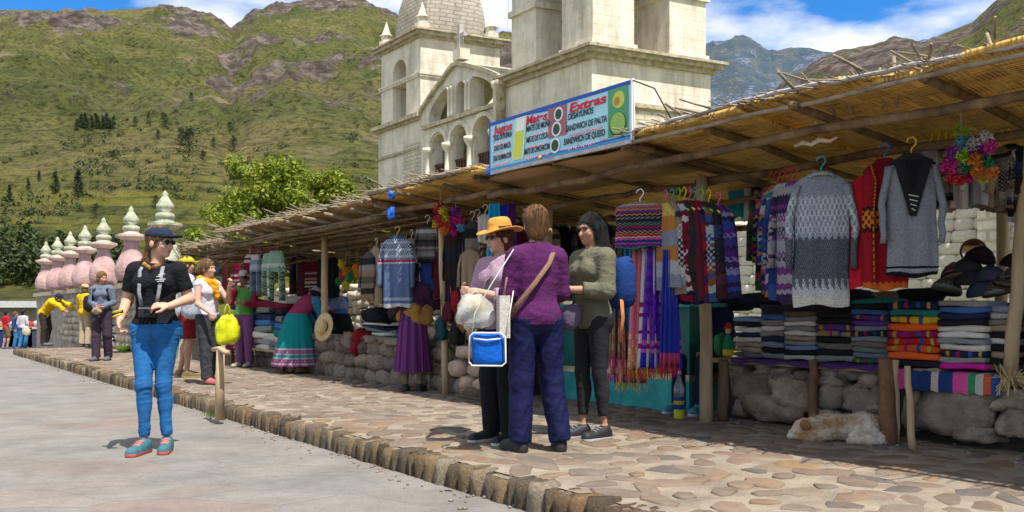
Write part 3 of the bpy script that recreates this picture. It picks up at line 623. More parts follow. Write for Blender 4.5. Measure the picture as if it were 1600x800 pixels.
mb = MB(); rg = [[FP(x, -.22, z), FP(x, 2.6, z), FP(x, 2.6, z + .16), FP(x, -.22, z + .16)] for x, z in top]; mb.loops(rg, True, True).build('portico_coping', m_corn, church)
cpart('balcony_floor', [(5.0, 11.35, -.35, 2.2, 6.25, 6.5)], m_white); cpart('portico_base', [(4.95, 11.38, .0, .5, -1.2, 6.25)], m_white); cpart('portico_back', [(4.9, 11.45, 2.2, 2.4, 6.3, 9.2)], m_white)
for c, w in ((9.75, 1.2), (8.1, 1.25), (6.35, 1.35)):
    mb = MB()
    for i in range(17):
        a, b = math.pi * i / 16, 0; mb_r = [(w/2 + .02, -.14), (w/2 + .2, -.14), (w/2 + .2, .0), (w/2 + .02, .0)]
        if i == 0: rr = []
        rr.append([FP(c + r_ * math.cos(a), d, 8.1 + r_ * math.sin(a)) for r_, d in mb_r])
    mb.loops(rr, True, True).build('arch_moulding', m_white, church)
for L in (10.5, 8.93, 7.25, 5.55):
    mb = MB(); mb.lathe([(.2, 6.5), (.2, 6.75), (.14, 6.8), (.13, 7.75), (.2, 7.85), (.27, 8.0), (.27, 8.12)], 12); o = mb.build('column', m_white, church, True); o.location = FP(L, -.1, 0)
for L in (8.6, 7.55, 8.85, 7.3): 
    o = MB().lathe([(.12, 9.2), (.09, 9.3), (.09, 10.3), (.13, 10.45)], 8).build('column', m_white, church, True); o.location = FP(L, -.08, 0)
cpart('arcade_band', [(5.2, 10.9, -.2, -.051, 9.0, 9.16)], m_corn)
for c, w in ((9.75, 1.2), (8.1, 1.25), (6.35, 1.35)):
    rail = cpart('balcony_rail', [(c - w/2, c + w/2, .1, .18, 7.3, 7.4)], m_rail); cpart('bottom_rail', [(c - w/2, c + w/2, .1, .18, 6.6, 6.68)], m_rail, rail)
    for i in range(7):
        x = c - w/2 + w * (i + .5) / 7; cpart('baluster', [(x - .035, x + .035, .11, .17, 6.68, 7.3)], m_rail, rail)
mb = MB(); cbox(mb, 8.2, 8.38, .0, .18, 11.6, 13.0); cbox(mb, 7.93, 8.65, .02, .16, 12.45, 12.6); cross = mb.build('cross', m_cross, church); cpart('cross_plinth', [(8.0, 8.55, -.1, .35, 11.5, 11.95)], m_white, cross)
for L in (5.15, 4.98):
    o = MB().lathe([(.2, 6.3), (.2, 9.6), (.27, 9.7), (.27, 9.9)], 8).build('pilaster', m_corn if L < 5 else m_white, church, True); o.location = FP(L, -.2, 0)

# ================================================================ walls behind the stalls
m_block = stone_mat('whitewashed_blocks', [(0, (0.62, 0.58, 0.48)), (0.5, (0.55, 0.5, 0.41)), (1, (0.68, 0.64, 0.55))], 20, .8, .5)
def wall_thing(label, s0, s1, t, z0, z1, thick, mat):
    o = thing('stone_wall', label, 'wall', P(s0, t, 0), RZ + math.pi); L = s1 - s0   # local +x along the street to the left, +y towards the street
    boxo('core', 0, L, -thick, -.04, z0, z1, mat, o); return o, L
wl_, L = wall_thing('pale block churchyard wall with brown coping seen behind the right stall', SP(1720, 14), SP(1060, 14), 14.0, -.5, 2.62, .5, m_mortar)
bm_ = []
for i in range(8):
    v, f = rock(i + 50, .5, .5, .5, 22, .035, 12, 9); o = mk('block', v, f, m_block); bm_.append(o.data); bpy.data.objects.remove(o)
z = .55; row = 0
while z < 2.55:
    x = -.2 * (row % 2); h = .19
    while x < L:
        w = rng.uniform(.3, .5)
        if x + w > 0: inst('block', rng.choice(bm_), wl_, (x + w / 2, -.05, z + h / 2), None, (w * .985, .12, h * .985))
        x += w
    z += h; row += 1
for x in np.arange(.3, L, .62): inst('coping_stone', rng.choice(bm_), wl_, (x, -.2, 2.7), (0, 0, rng.uniform(-.05, .05)), (.62, .62, .14)).data.materials
xp = SP(1548, 13.8) - SP(1720, 14); boxo('pilaster', xp - .2, xp + .2, -.02, .2, .4, 2.62, m_white2, wl_)
wl2, L2 = wall_thing('low sunlit rubble wall behind the middle stall', SP(800, 9), SP(430, 9), 9.0, -.3, 1.5, .45, m_mortar)
rm_ = []
for i in range(8):
    v, f = rock(i + 70, .5, .5, .5, 3.6, .22, 10, 7); o = mk('rubble_stone', v, f, m_pale); rm_.append(o.data); bpy.data.objects.remove(o)
for z in (.62, .8, .98, 1.16, 1.34):
    x = rng.uniform(-.2, 0)
    while x < L2:
        w = rng.uniform(.2, .42); inst('rubble_stone', rng.choice(rm_), wl2, (x + w / 2, -.06 + rng.uniform(-.03, .03), z + rng.uniform(-.03, .03)), (rng.uniform(-.1, .1), rng.uniform(-.15, .15), 0), (w * 1.1, .3, rng.uniform(.17, .24))); x += w
for x in np.arange(.25, L2, .5): inst('coping_stone', rng.choice(bm_), wl2, (x, -.2, 1.54), (0, 0, rng.uniform(-.08, .08)), (.52, .55, .14))
wl3, L3 = wall_thing('rough churchyard wall under the row of pink pinnacles', SP(290, 5), 38.0, 5.0, -1.0, 1.55, .6, M('rough_grey_plaster', (0.36, 0.31, 0.25), .45, 4, .95, .9, 18, .06))
for z in np.arange(.1, 1.5, .2):
    x = 0.1
    while x < 14:
        w = rng.uniform(.22, .5); inst('rubble_stone', rng.choice(rm_), wl3, (x + w / 2, -.05, z), (0, rng.uniform(-.2, .2), 0), (w * .95, .2, rng.uniform(.15, .22))); x += w * rng.uniform(1.0, 1.5)
boxo('coping', -.1, L3, -.7, .08, 1.55, 1.68, M('wall_coping', (0.5, 0.43, 0.33), .3, 5), wl3)
m_pink = M('pink_plaster', (0.42, 0.25, 0.235), .3, 4, .9, .6, 20, .04, c2=(0.56, 0.38, 0.365)); m_pgreen = M('pale_green_plaster', (0.32, 0.38, 0.25), .35, 7, .9, .6, 20, .03, c2=(0.52, 0.51, 0.38)); m_collar = M('pink_white_collar', (0.52, 0.40, 0.35), .3, 7)
ordn = ['nearest', 'second from the near end', 'third from the near end', 'fourth from the near end', 'second from the far end', 'farthest']
def pinnacle(label, px, k, big=False):
    p = W(px, 400, 4.7); p.z = 1.68; o = thing('pinnacle', label, 'pinnacle', p, rng.uniform(0, 3), 'pot shaped pinnacles along the churchyard wall')
    MB().lathe([(.29 * k, 0), (.32 * k, .08 * k), (.34 * k, .22 * k), (.31 * k, .38 * k), (.22 * k, .58 * k), (.145 * k, .76 * k), (.16 * k, .88 * k)], 20).build('pot', m_pgreen if big else m_pink, o, True)
    MB().lathe([(.17 * k, .88 * k), (.24 * k, .92 * k), (.32 * k, .97 * k), (.32 * k, 1.02 * k), (.17 * k, 1.05 * k), (.16 * k, 1.1 * k)], 20).build('collar', m_pgreen if big else m_collar, o, False)
    MB().lathe([(.15 * k, 1.1 * k), (.19 * k, 1.14 * k), (.17 * k, 1.2 * k), (.11 * k, 1.24 * k), (.16 * k, 1.31 * k), (.17 * k, 1.37 * k), (.1 * k, 1.47 * k), (.05 * k, 1.56 * k), (.06 * k, 1.59 * k), (.008, 1.66 * k)], 18).build('finial', m_pgreen, o, True)
for i, px in enumerate((205, 162, 133, 110, 90, 72)): pinnacle('pink pot pinnacle with pale green finial, ' + ordn[i] + ' of the row', px, 1.02)
pinnacle('large pale green pinnacle behind the cap of the striding woman', 258, 1.04, True)
pil = thing('gate_pillar', 'pale square pillar with cap under the large pale pinnacle', 'pillar', W(258, 488, 4.7) - Vector((0, 0, HC)), RZ)
boxo('shaft', -.4, .4, -.35, .35, -.1, 1.68, m_pgreen, pil)
# yellow strip fields and a low shed at the far left
shed = thing('shed', 'low shed with a flat grey sheet roof at the far left', 'shed', D(30, 500, 46), .15)
shed.location.z = -1.2
boxo('wall', -2.2, 3.2, 0, 2.5, 0, 2.4, M('shed_wall', (0.3, 0.25, 0.19), .3), shed); boxo('roof', -2.6, 3.7, -.5, 3, 2.4, 2.75, M('grey_sheet', (0.45, 0.46, 0.45), .15, 6, .5), shed)
for i, (px, d) in enumerate(((20, 62), (30, 75), (45, 92))):
    pass
# ================================================================ stalls
m_pole = M('weathered_pole', (0.12, 0.07, 0.034), .55, 5, .9, .9, 30, .03, c2=(0.27, 0.175, 0.09), stretch=(1, 1, .25))
m_polep = M('pale_pole', (0.42, 0.31, 0.18), .3, 6, .9, .6, 30, .015, stretch=(1, 1, .25))
m_poler = M('red_brown_timber', (0.17, 0.085, 0.045), .4, 6, .9, .7, 30, .02)
m_stick = M('grey_cane_stick', (0.26, 0.21, 0.15), .4, 9, .95, .5, 50, .01)
m_tarp = M('grey_plastic_sheet', (0.42, 0.41, 0.40), .25, 7, .45, .6, 14, .03)
def m_cane(name, c, c2):
    t = NT(name); v = t.coord('Object'); sp = t.node('ShaderNodeSeparateXYZ', {0: v}); x, y = sp.outputs[0], sp.outputs[1]
    ck = t.node('ShaderNodeTexChecker', {'Vector': t.node('ShaderNodeCombineXYZ', {0: t.math('MULTIPLY', x, 5.5), 1: t.math('MULTIPLY', y, 5.5)}).outputs[0], 'Scale': 1.0}).outputs['Fac']
    wv = t.node('ShaderNodeMix', {0: ck, 2: t.math('SINE', t.math('MULTIPLY', x, 230.0)), 3: t.math('SINE', t.math('MULTIPLY', y, 230.0))}, data_type='FLOAT').outputs[0]
    va = t.coord('Object', (1.5, 14, 3)); vb = t.coord('Object', (14, 1.5, 3))
    n = t.node('ShaderNodeMix', {0: ck, 2: t.noise(va, 2.2, 5, .7), 3: t.noise(vb, 2.2, 5, .7)}, data_type='FLOAT').outputs[0]
    t.col(t.ramp(t.math('ADD', n, t.math('MULTIPLY', wv, .05)), [(0.3, mul(c, .3)), (0.42, c), (0.6, c2), (0.75, mul(c2, 1.25))])); t.rough(.7)
    t.bump(t.math('ADD', t.math('MULTIPLY', wv, .5), n), .7, .012); return t.mat
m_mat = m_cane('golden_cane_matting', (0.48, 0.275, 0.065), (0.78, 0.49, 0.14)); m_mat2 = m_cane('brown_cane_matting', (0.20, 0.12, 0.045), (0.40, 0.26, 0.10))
def pole(name, a, b, r, mat, par, wob=.02, n=8, k=5):
    a, b = Vector(a), Vector(b); pts = [a.lerp(b, i / k) + Vector((rng.uniform(-wob, wob), rng.uniform(-wob, wob), rng.uniform(-wob, wob) * .7)) * (0 if i in (0, k) else 1) for i in range(k + 1)]
    rr = r * rng.uniform(.9, 1.1); return tubeo(name, pts, [rr * (1.08 - .2 * i / k) for i in range(k + 1)], mat, par, n, None, .12)
def matting(par, x0, x1, y0, y1, zf, zb, mat, seed, th=.03, wav=.02):
    nx, ny = max(4, int((x1 - x0) * 5)), max(4, int((y1 - y0) * 4)); X, Y = np.meshgrid(np.linspace(x0, x1, nx), np.linspace(y0, y1, ny), indexing='ij')
    r = np.random.default_rng(seed); Y = Y.copy(); Y[:, 0] += r.uniform(-.05, .05, nx); Z = zf + (zb - zf) * (Y - y0) / (y1 - y0) + wav * fbm(v3(X.ravel() * 1.4 + seed, Y.ravel() * 1.4, 0 * X.ravel()), 3, seed).reshape(X.shape)
    V = np.concatenate([v3(X, Y, Z).reshape(-1, 3), v3(X, Y, Z + th).reshape(-1, 3)]); m = nx * ny; F = []
    for i in range(nx - 1):
        for j in range(ny - 1): q = (i*ny+j, (i+1)*ny+j, (i+1)*ny+j+1, i*ny+j+1); F += [q[::-1], tuple(k + m for k in q)]
    for i in range(nx - 1): F += [(i*ny, (i+1)*ny, m+(i+1)*ny, m+i*ny), (i*ny+ny-1, m+i*ny+ny-1, m+(i+1)*ny+ny-1, (i+1)*ny+ny-1)]
    for j in range(ny - 1): F += [(j, m+j, m+j+1, j+1), ((nx-1)*ny+j, (nx-1)*ny+j+1, m+(nx-1)*ny+j+1, m+(nx-1)*ny+j)]
    return mk('cane_mat', V, F, mat, par, True)
def stall(label, s0, s1, t0, t1, zf, zb, style, posts=(), sticks=10, fringe=True):
    L = s1 - s0; o = thing('market_stall', label, 'market stall', P(s1, 0, 0), RZ); zt = lambda y: zf + (zb - zf) * (y - t0) / (t1 - t0)
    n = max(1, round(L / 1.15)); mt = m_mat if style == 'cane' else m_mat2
    for i in range(n):
        a, b = L * i / n - .03, L * (i + 1) / n + .03; dz = .035 * (i % 2)
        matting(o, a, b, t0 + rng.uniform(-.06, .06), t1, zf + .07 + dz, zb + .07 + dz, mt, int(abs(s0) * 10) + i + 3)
    for y in ((t0 + .2, t0 + .95, (t0 + t1) / 2 + .25, t1 - .1)):
        pole('beam', (-.15, y, zt(y) - .09), (L + .15, y, zt(y) - .09), .032, m_pole, o, .035, 8, 8)
    k = max(2, round(L / (.85 if style == 'cane' else .6)))
    for i in range(k + 1):
        x = L * i / k + rng.uniform(-.08, .08) * (0 < i < k); pole('rafter', (x, t0 - rng.uniform(-.06, .12), zt(t0) + .025), (x + rng.uniform(-.1, .1), t1, zt(t1) + .025), .026, m_pole if style == 'cane' else m_stick, o, .015, 7, 5)
    if style != 'cane':
        y = t0 + .22
        while y < t1 - .15:
            if min(abs(y - q) for q in (t0 + .12, t0 + .95, (t0 + t1) / 2 + .25)) > .08: pole('purlin', (rng.uniform(-.3, .1), y, zt(y) - .035), (L + rng.uniform(-.1, .3), y + rng.uniform(-.05, .05), zt(y) - .035), .017, m_stick if rng.random() < .6 else m_pole, o, .02, 6, 6)
            y += rng.uniform(.16, .24)
    for i in range(sticks):
        x = rng.uniform(0, L); a = rng.uniform(-.5, .5); y = t0 + rng.uniform(-.1, .25); up = rng.uniform(.02, .12)
        pole('cane_stick', (x, y, zt(t0) + .14), (x + math.sin(a) * .35, y - rng.uniform(.12, .34) * math.cos(a), zt(t0) + .12 + up), rng.uniform(.006, .012), m_stick, o, .01, 5, 2)
    if fringe:
        mb = MB()
        for i in range(int(L * 40)):
            x = rng.uniform(-.1, L + .1); a = rng.gauss(0, .35); l = abs(rng.gauss(.06, .08)) + .03; mb.tube([(x, t0 + .15, zt(t0) + rng.uniform(.10, .15)), (x + math.sin(a) * l, t0 - l, zt(t0) + rng.uniform(.07, .17))], [.008, .004], 4)
        fo = mb.build('cane_fringe', m_stick, o); fo['kind'] = 'stuff'
    for x, y, r, zb_, lean in posts: pole('post', (x + lean, y, zb_), (x, y, zt(y) - .06), r, m_polep if r < .06 else m_pole, o, .012, 10, 6)
    return o
lx = lambda px, t, s1: s1 - SP(px, t)
R1 = 5.03
st_r = stall('long stall with a golden cane mat roof at the right edge, sweaters hanging', -1.4, R1, 4.9, 8.0, 2.275, 2.0, 'cane', [(lx(1097, 5.8, R1), 5.8, .055, -.02, .05), (1.5, 7.9, .05, -.02, 0), (4.6, 7.9, .05, -.02, 0)], 26)
pole('post', (lx(1578, 6.1, R1), 6.1, .51), (lx(1612, 6.1, R1), 6.1, 2.16), .042, m_polep, st_r, .012, 10, 6)
for i, px in enumerate((1305, 1325, 1390, 1402, 1372, 1448, 1462, 1570, 1585, 1496)):   # twigs standing up on the roof edge
    x = lx(px, 5.3, R1); pole('twig', (x, 5.3 + .05 * (i % 3), 2.3), (x + rng.uniform(-.12, .1), 5.32, 2.46 + .05 * (i % 4)), .012, m_stick, st_r, .01, 5, 2)
MB().tube([(x, 4.86 + rng.uniform(-.01, .01), 2.385 + .03 * math.sin(x * 1.3) + rng.uniform(-.008, .008)) for x in np.linspace(-.3, 6.4, 60)], .028, 7, True, .5, .5).build('plastic_sheet', m_tarp, st_r, True)
pole('edge_pole', (-.2, 4.87, 2.31), (6.4, 4.87, 2.31), .016, m_stick, st_r, .012, 7, 14)
st_b = stall('stall behind the menu banner with a brown plank ceiling', R1 + .06, 7.2, 4.92, 8.0, 2.26, 2.0, 'cane', [(lx(857, 6.0, 7.2), 6.0, .05, -.02, .0)], 0, False)
mpl = M('brown_fibre_board', (0.33, 0.2, 0.09), .2, 3)
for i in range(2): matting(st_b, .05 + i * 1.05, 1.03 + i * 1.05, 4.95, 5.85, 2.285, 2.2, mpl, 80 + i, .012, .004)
st_m = stall('middle stall with cane mats and the navy patterned sweater hung in front', 7.26, 9.6, 4.95, 7.8, 2.30, 1.98, 'cane', [(lx(688, 5.35, 9.6), 5.35, .045, -.02, .12), (.4, 7.6, .05, -.02, 0)], 12)
pole('edge_pole', (-.1, 4.9, 2.42), (2.3, 4.9, 2.42), .03, m_stick, st_m, .012, 7, 5)
st_l = stall('left stall roofed with rows of brown poles behind the bending vendor', 9.66, 15.3, 4.95, 7.8, 2.26, 1.92, 'poles', [(lx(507, 5.6, 15.3), 5.6, .055, -.02, -.02), (lx(392, 5.3, 15.3), 5.3, .035, -.02, 0), (1, 7.7, .05, -.02, 0), (4, 7.7, .05, -.02, 0)], 26)
st_f = stall('farthest low stall roof, shaggy, beside the striding woman', 15.4, 18.3, 5.0, 7.6, 2.12, 1.95, 'poles', [(.5, 5.5, .04, -.02, 0), (.3, 7.4, .05, -.02, 0)], 20)
m_bluep = M('blue_plastic', (0.02, 0.12, 0.5), .15, 9, .35)
for lb, px, py in (('crumpled blue plastic bag on the roof pole above the navy sweater', 612, 306), ('blue plastic rag hanging under the roof beside the navy sweater', 611, 333), ('blue plastic knot at the left lower corner of the banner', 768, 268)):
    v, f = rock(px, .042, .03, .045 if py != 333 else .075, 2.6, .6, 16, 12); o = mk('plastic_rag', v, f, m_bluep, None, True, loc=W(px, py, 4.86)); tag(o, lb, 'rag', 'blue plastic rags on the roofs')
# menu banner
def flat(name, c, rough=.5): return M(name, c, .06, 4, rough, .05, 20, .002)
m_bcy, m_bbl, m_bdk = flat('banner_cyan', (0.38, 0.68, 0.78)), flat('banner_blue', (0.02, 0.09, 0.42)), flat('banner_mid_blue', (0.05, 0.30, 0.62))
m_bred, m_bblk, m_bpk = flat('banner_red', (0.62, 0.01, 0.03)), flat('banner_black', (0.012, 0.015, 0.02)), flat('banner_pink', (0.78, 0.28, 0.33))
BS1, BS0 = SP(767, 4.845), SP(987, 4.845); BZ = .5 * (W(767, 262, 4.845).z + W(987, 224, 4.845).z); BL, BH = BS1 - BS0, .47
bn = thing('menu_banner', 'light blue menu banner with red titles Jugos, Mates and Extras', 'banner', P(BS1, 4.845, BZ), RZ)
boxo('sheet', 0, BL, -.006, .006, 0, BH, m_bcy, bn)
def bq(name, x0, x1, z0, z1, m, y=-.010, sl=0.0):
    return MB().add([(x0 * BL, y, z0 * BH), (x1 * BL, y, z0 * BH), ((x1 + sl) * BL, y, z1 * BH), ((x0 + sl) * BL, y, z1 * BH)], [(0, 1, 2, 3)]).build(name, m, bn)
bq('top_stripe', 0, 1, .93, 1, m_bbl); bq('bottom_stripe', 0, 1, 0, .05, m_bdk); bq('bottom_stripe', .35, 1, .051, .075, m_bbl)
MB().add([(.3 * BL, -.011, .93 * BH), (.55 * BL, -.011, .87 * BH), (.6 * BL, -.011, .93 * BH)], [(0, 1, 2)]).build('top_stripe', m_bbl, bn)
def txtw(txt, h, shear):
    c = bpy.data.curves.new('measure', 'FONT'); c.body = txt; c.size = h * BH * 1.38; c.shear = shear; o = bpy.data.objects.new('measure', c); me = bpy.data.meshes.new_from_object(o); xs = [v.co.x for v in me.vertices]; bpy.data.objects.remove(o); return max(xs) - min(xs)
def word(txt, u, v, h, m, maxw, bold=0.0, shear=0.0, y=-.013):
    c = bpy.data.curves.new('lettering', 'FONT'); c.body = txt; c.size = h * BH * 1.38; c.offset = bold; c.shear = shear; c.extrude = .0008; c.materials.append(m)
    o = bpy.data.objects.new('lettering', c); COL.objects.link(o); o.parent = bn; o.location = (u * BL, y, v * BH); o.rotation_euler = (R(90), 0, 0)
    me = bpy.data.meshes.new_from_object(o); bpy.data.objects.remove(o); tw = txtw(txt.replace('Q', 'O'), h, shear)
    return inst('lettering', me, bn, (u * BL, y, v * BH), (R(90), 0, 0), (maxw * BL / tw, 1, 1))
for t_, u, w in (('Jugos', .035, .155), ('Mates', .295, .155), ('Extras', .61, .235)): word(t_, u, .74, .165, m_bred, w, .0032, .15)
for t_, u, v, w in (('JUGO DE QUINUA', .035, .60, .15), ('JUGO DE MACA', .035, .39, .14), ('JUGO DE MARACUYA', .03, .185, .15), ('MATE DE MUÑA', .30, .60, .18), ('MATE DE COCA', .30, .385, .16), ('MATE DE CHACHACOMA', .285, .165, .20), ('DESAYUNOS', .605, .61, .165), ('SANDWICH DE PALTA', .59, .40, .265), ('SANDWICH DE QUESO', .575, .165, .27)): word(t_, u, v, .115, m_bblk, w, .0012, .12)
word('Avocado Sandwich', .61, .285, .08, m_bpk, .22, .0, .2)
for u, v, w in ((.04, .50, .12), (.04, .29, .12), (.03, .095, .13), (.32, .50, .15), (.31, .28, .14), (.29, .075, .2), (.585, .07, .2)):   # small pink script too blurred to read
    mb = MB(); pts = [((u + w * i / 40) * BL, -.012, (v + .02 * math.sin(i * 1.9) + .012 * math.sin(i * .7)) * BH) for i in range(41)]; mb.tube(pts, .0028, 4).build('pink_script', m_bpk, bn)
gl = bq('glass_picture', .185, .275, .10, .93, flat('picture_pale', (0.62, 0.78, 0.62)), -.0125, .03); bq('juice_picture', .192, .262, .13, .66, flat('juice_yellow', (0.62, 0.66, 0.08)), -.0145, .02); bq('foam_picture', .222, .285, .66, .88, flat('foam_white', (0.8, 0.84, 0.8)), -.0145, .01)
def disc(name, u, v, r, m, y, k=1.0): return MB().add([(u * BL + r * math.cos(a), y, v * BH + r * k * math.sin(a)) for a in [6.2832 * i / 20 for i in range(20)]], [tuple(range(20))]).build(name, m, bn)
m_tea, m_cup = flat('tea_dark', (0.03, 0.07, 0.035)), flat('cup_white', (0.72, 0.8, 0.8))
bq('cup_picture', .465, .595, .36, .92, flat('picture_red', (0.35, 0.12, 0.14)), -.0122)
for u, v, r in ((.54, .77, .062), (.525, .50, .066), (.515, .2, .07)): disc('cup_picture', u, v, r, m_cup, -.0140); disc('tea_picture', u, v, r * .72, m_tea, -.0155)
bq('food_picture', .865, .985, .10, .93, flat('picture_green', (0.08, 0.33, 0.16)), -.0122); disc('food_picture', .93, .72, .07, flat('avocado', (0.55, 0.6, 0.1)), -.014); disc('food_picture', .92, .70, .035, flat('toast', (0.5, 0.22, 0.06)), -.0155)
disc('food_picture', .925, .3, .10, flat('bowl_dark', (0.03, 0.06, 0.03)), -.014); disc('food_picture', .925, .32, .088, flat('guacamole', (0.30, 0.48, 0.10)), -.0155)
boxo('frame', -.012, 0, -.012, .02, -.01, BH + .01, m_bbl, bn); boxo('frame', BL, BL + .014, -.012, .02, -.01, BH + .01, flat('banner_white', (.75, .75, .75)), bn); boxo('frame', 0, BL, -.01, .02, -.035, -.001, m_tarp, bn)
tubeo('guy_wire', [(BL, 0, BH), (BL + .25, -.0, BH - .12), (BL + .45, .02, .02)], .006, M('black_wire', (.02, .02, .02), 0), bn, 5)

# ================================================================ dry stone benches
def bench(label, s0, s1, t0, t1, h, name='stone_bench'):
    o = thing(name, label, 'stone bench', P(s1, 0, 0), RZ); L = s1 - s0
    boxo('core', 0.05, L, t0 + .16, t1, -.05, h - .05, M('stone_gap_shade', (0.035, 0.028, 0.022), .3, 8), o); return o, L  # core coloured near black, painting the shade in the gaps between stones
BT = 6.12
bR, LR = bench('dry stone bench of big dark boulders under the right stall', -1.6, SP(1112, BT), BT, 7.6, .52)
sR = SP(1112, BT)
zs = [(140,400,312,505),(305,408,465,550),(200,505,440,590),(158,500,203,575),(240,376,316,414),(312,378,374,434),(132,370,202,404),(398,396,456,432),(498,388,582,462),(574,393,657,437),(648,388,747,470),(563,445,747,565),(498,445,582,545),(883,463,1172,632),(1173,463,1310,547),(1183,552,1310,665),(993,408,1118,462),(818,478,882,622),(878,428,977,467),(1113,438,1197,465),(860,383,962,417),(1120,400,1200,440),(820,400,880,470),(455,400,500,470),(1000,620,1190,670),(440,545,560,600),(1195,400,1300,460),(660,540,760,600)]
for i, (x0, y0, x1, y1) in enumerate(zs):
    a, b = W(1080 + x0 / 2.5, 420 + y1 / 2.5, BT), W(1080 + x1 / 2.5, 420 + y0 / 2.5, BT); xa, xb = sR - ST(a)[0], sR - ST(b)[0]; za, zb_ = max(a.z, -.05), min(b.z, .5)
    if zb_ - za < .03: zb_ = za + .06
    v, f = rock(i + 200, abs(xb - xa) / 2 * .99, .2, (zb_ - za) / 2 * .99, 6 if i not in (13, 16, 18) else 12, .24, 18, 13)
    mk('stone', v, f, m_wstone, bR, True, loc=((xa + xb) / 2, BT + .17, (za + zb_) / 2))
x = (sR - SP(1620, BT))
while x < LR: 
    w = rng.uniform(.3, .5); v, f = rock(int(x * 10), w / 2, .2, .24, 4, .14, 12, 9); mk('stone', v, f, m_wstone, bR, True, loc=(x + w / 2, BT + .16, .22)); x += w
m_plank = M('bench_plank', (0.30, 0.21, 0.12), .4, 5, .9, .6, 30, .01, stretch=(.3, 3, 1))
boxo('plank', -.05, sR - SP(1280, BT), BT - .05, BT + .45, .50, .535, m_plank, bR); boxo('plank', sR - SP(1280, BT) + .01, sR - SP(1390, BT), BT - .04, BT + .45, .495, .53, m_plank, bR); boxo('plank', sR - SP(1390, BT) + .01, LR, BT - .05, BT + .45, .485, .52, m_plank, bR)
m_stripe = knit('striped_awayo_cloth', [(i / 16, c) for i, c in enumerate([(.6,.02,.05),(.05,.3,.15),(.75,.1,.35),(.8,.1,.4),(.03,.06,.2),(.02,.05,.16),(.02,.05,.16),(.6,.5,.4),(.02,.06,.2),(.02,.06,.2),(.75,.08,.35),(.75,.1,.35),(.05,.28,.12),(.5,.5,.45),(.6,.12,.05),(.03,.1,.3)])], zig=0, axis=0)
cx0, cx1 = sR - SP(1388, BT), sR - SP(1568, BT)
ob = thing('bench_cloth', 'striped woven cloth hanging over the bench edge under the bright stacks', 'cloth', P(sR, 0, 0), RZ)
mb = MB(); n = 40
rings = [[(cx0 + (cx1 - cx0) * i / n, y, z + .006 * math.sin(i * 1.3 + k)) for i in range(n + 1)] for k, (y, z) in enumerate(((BT + .42, .527), (BT - .055, .527), (BT - .066, .50), (BT - .07, .44), (BT - .068, .39)))]
mb.loops(rings, closed=False, u=[(i / n, k / 4) for k in range(5) for i in range(n + 1)]).build('cloth', m_stripe, ob, True)
m_purp = cloth('purple_bench_cloth', (0.07, 0.03, 0.13)); oc = thing('bench_cloth', 'dark purple cloth edge under the knitwear stacks left of the bright ones', 'cloth', P(sR, 0, 0), RZ)
mb = MB(); cx0, cx1 = sR - SP(1150, BT), sR - SP(1380, BT)
rings = [[(cx0 + (cx1 - cx0) * i / n, y, z + .01 * math.sin(i * .7 + k)) for i in range(n + 1)] for k, (y, z) in enumerate(((BT + .42, .542), (BT - .06, .542), (BT - .07, .528), (BT - .07, .512)))]
mb.loops(rings, closed=False).build('cloth', m_purp, oc, True)
def stump(label, px, yt, yb, t, r, mat, lean=0.0, name='wooden_post'):
    a, b = W(px + lean, yb, t), W(px, yt, t); o = pole(name, (a.x, a.y, min(a.z, 0.0)), b, r, mat, None, .01, 10, 5); tag(o, label, 'post', 'short posts propping the right bench')
stump('thick brown stump beside the foot of the tall post at the bench corner', 1130, 562, 650, 5.95, .05, m_pole); stump('dark squared prop between two boulders left of the dog', 1270, 562, 640, 6.0, .035, m_poler, 3)
stump('thick red brown post prop right of the sleeping dog', 1383, 560, 680, 5.85, .055, m_poler, 6); stump('pale knotty post prop standing against the red brown one', 1396, 562, 672, 5.9, .04, m_polep, -2); stump('thin pale stick prop under the bright folded stack', 1418, 572, 686, 5.75, .022, m_polep, 8)
bM_, LM = bench('low dry stone bench under the middle and left stalls', SP(782, 5.6), SP(395, 5.4), 5.5, 6.9, .6)
wm = []
for i in range(10):
    v, f = rock(i + 300, .5, .5, .5, 7, .2, 12, 9); o = mk('stone', v, f, m_wstone); wm.append(o.data); bpy.data.objects.remove(o)
for z, h in ((.08, .22), (.27, .2), (.45, .2), (.565, .1)):
    x = rng.uniform(-.2, 0)
    while x < LM:
        w = rng.uniform(.18, .42); inst('stone', rng.choice(wm), bM_, (x + w / 2, 5.6 + rng.uniform(-.03, .03), z), (rng.uniform(-.05, .05), rng.uniform(-.12, .12), 0), (w * .98, .3, h * rng.uniform(.9, 1.1))); x += w
# teal counter
cs0, cs1 = SP(1078, 6.15), SP(868, 6.15)
ct = thing('teal_counter', 'teal painted counter behind the woman in the olive jacket', 'counter', P(cs1, 6.15, 0), RZ); L = cs1 - cs0
m_teal = M('dark_teal_paint', (0.012, 0.12, 0.105), .3, 4, .5, .3, 20, .004); m_teal2 = M('turquoise_paint', (0.03, 0.30, 0.31), .3, 5, .6, .3, 20, .004)
for i in range(4): boxo('panel', L * i / 4 + .006, L * (i + 1) / 4 - .006, 0, .5, .36, 1.0, m_teal, ct)
boxo('base_board', 0, L, -.012, .5, -.03, .30, m_teal2, ct); boxo('stripe', 0, L, -.015, .5, .30, .36, M('worn_cream_stripe', (0.45, 0.40, 0.22), .5, 9), ct); boxo('top', -.04, L + .04, -.05, .55, 1.0, 1.04, m_teal2, ct)
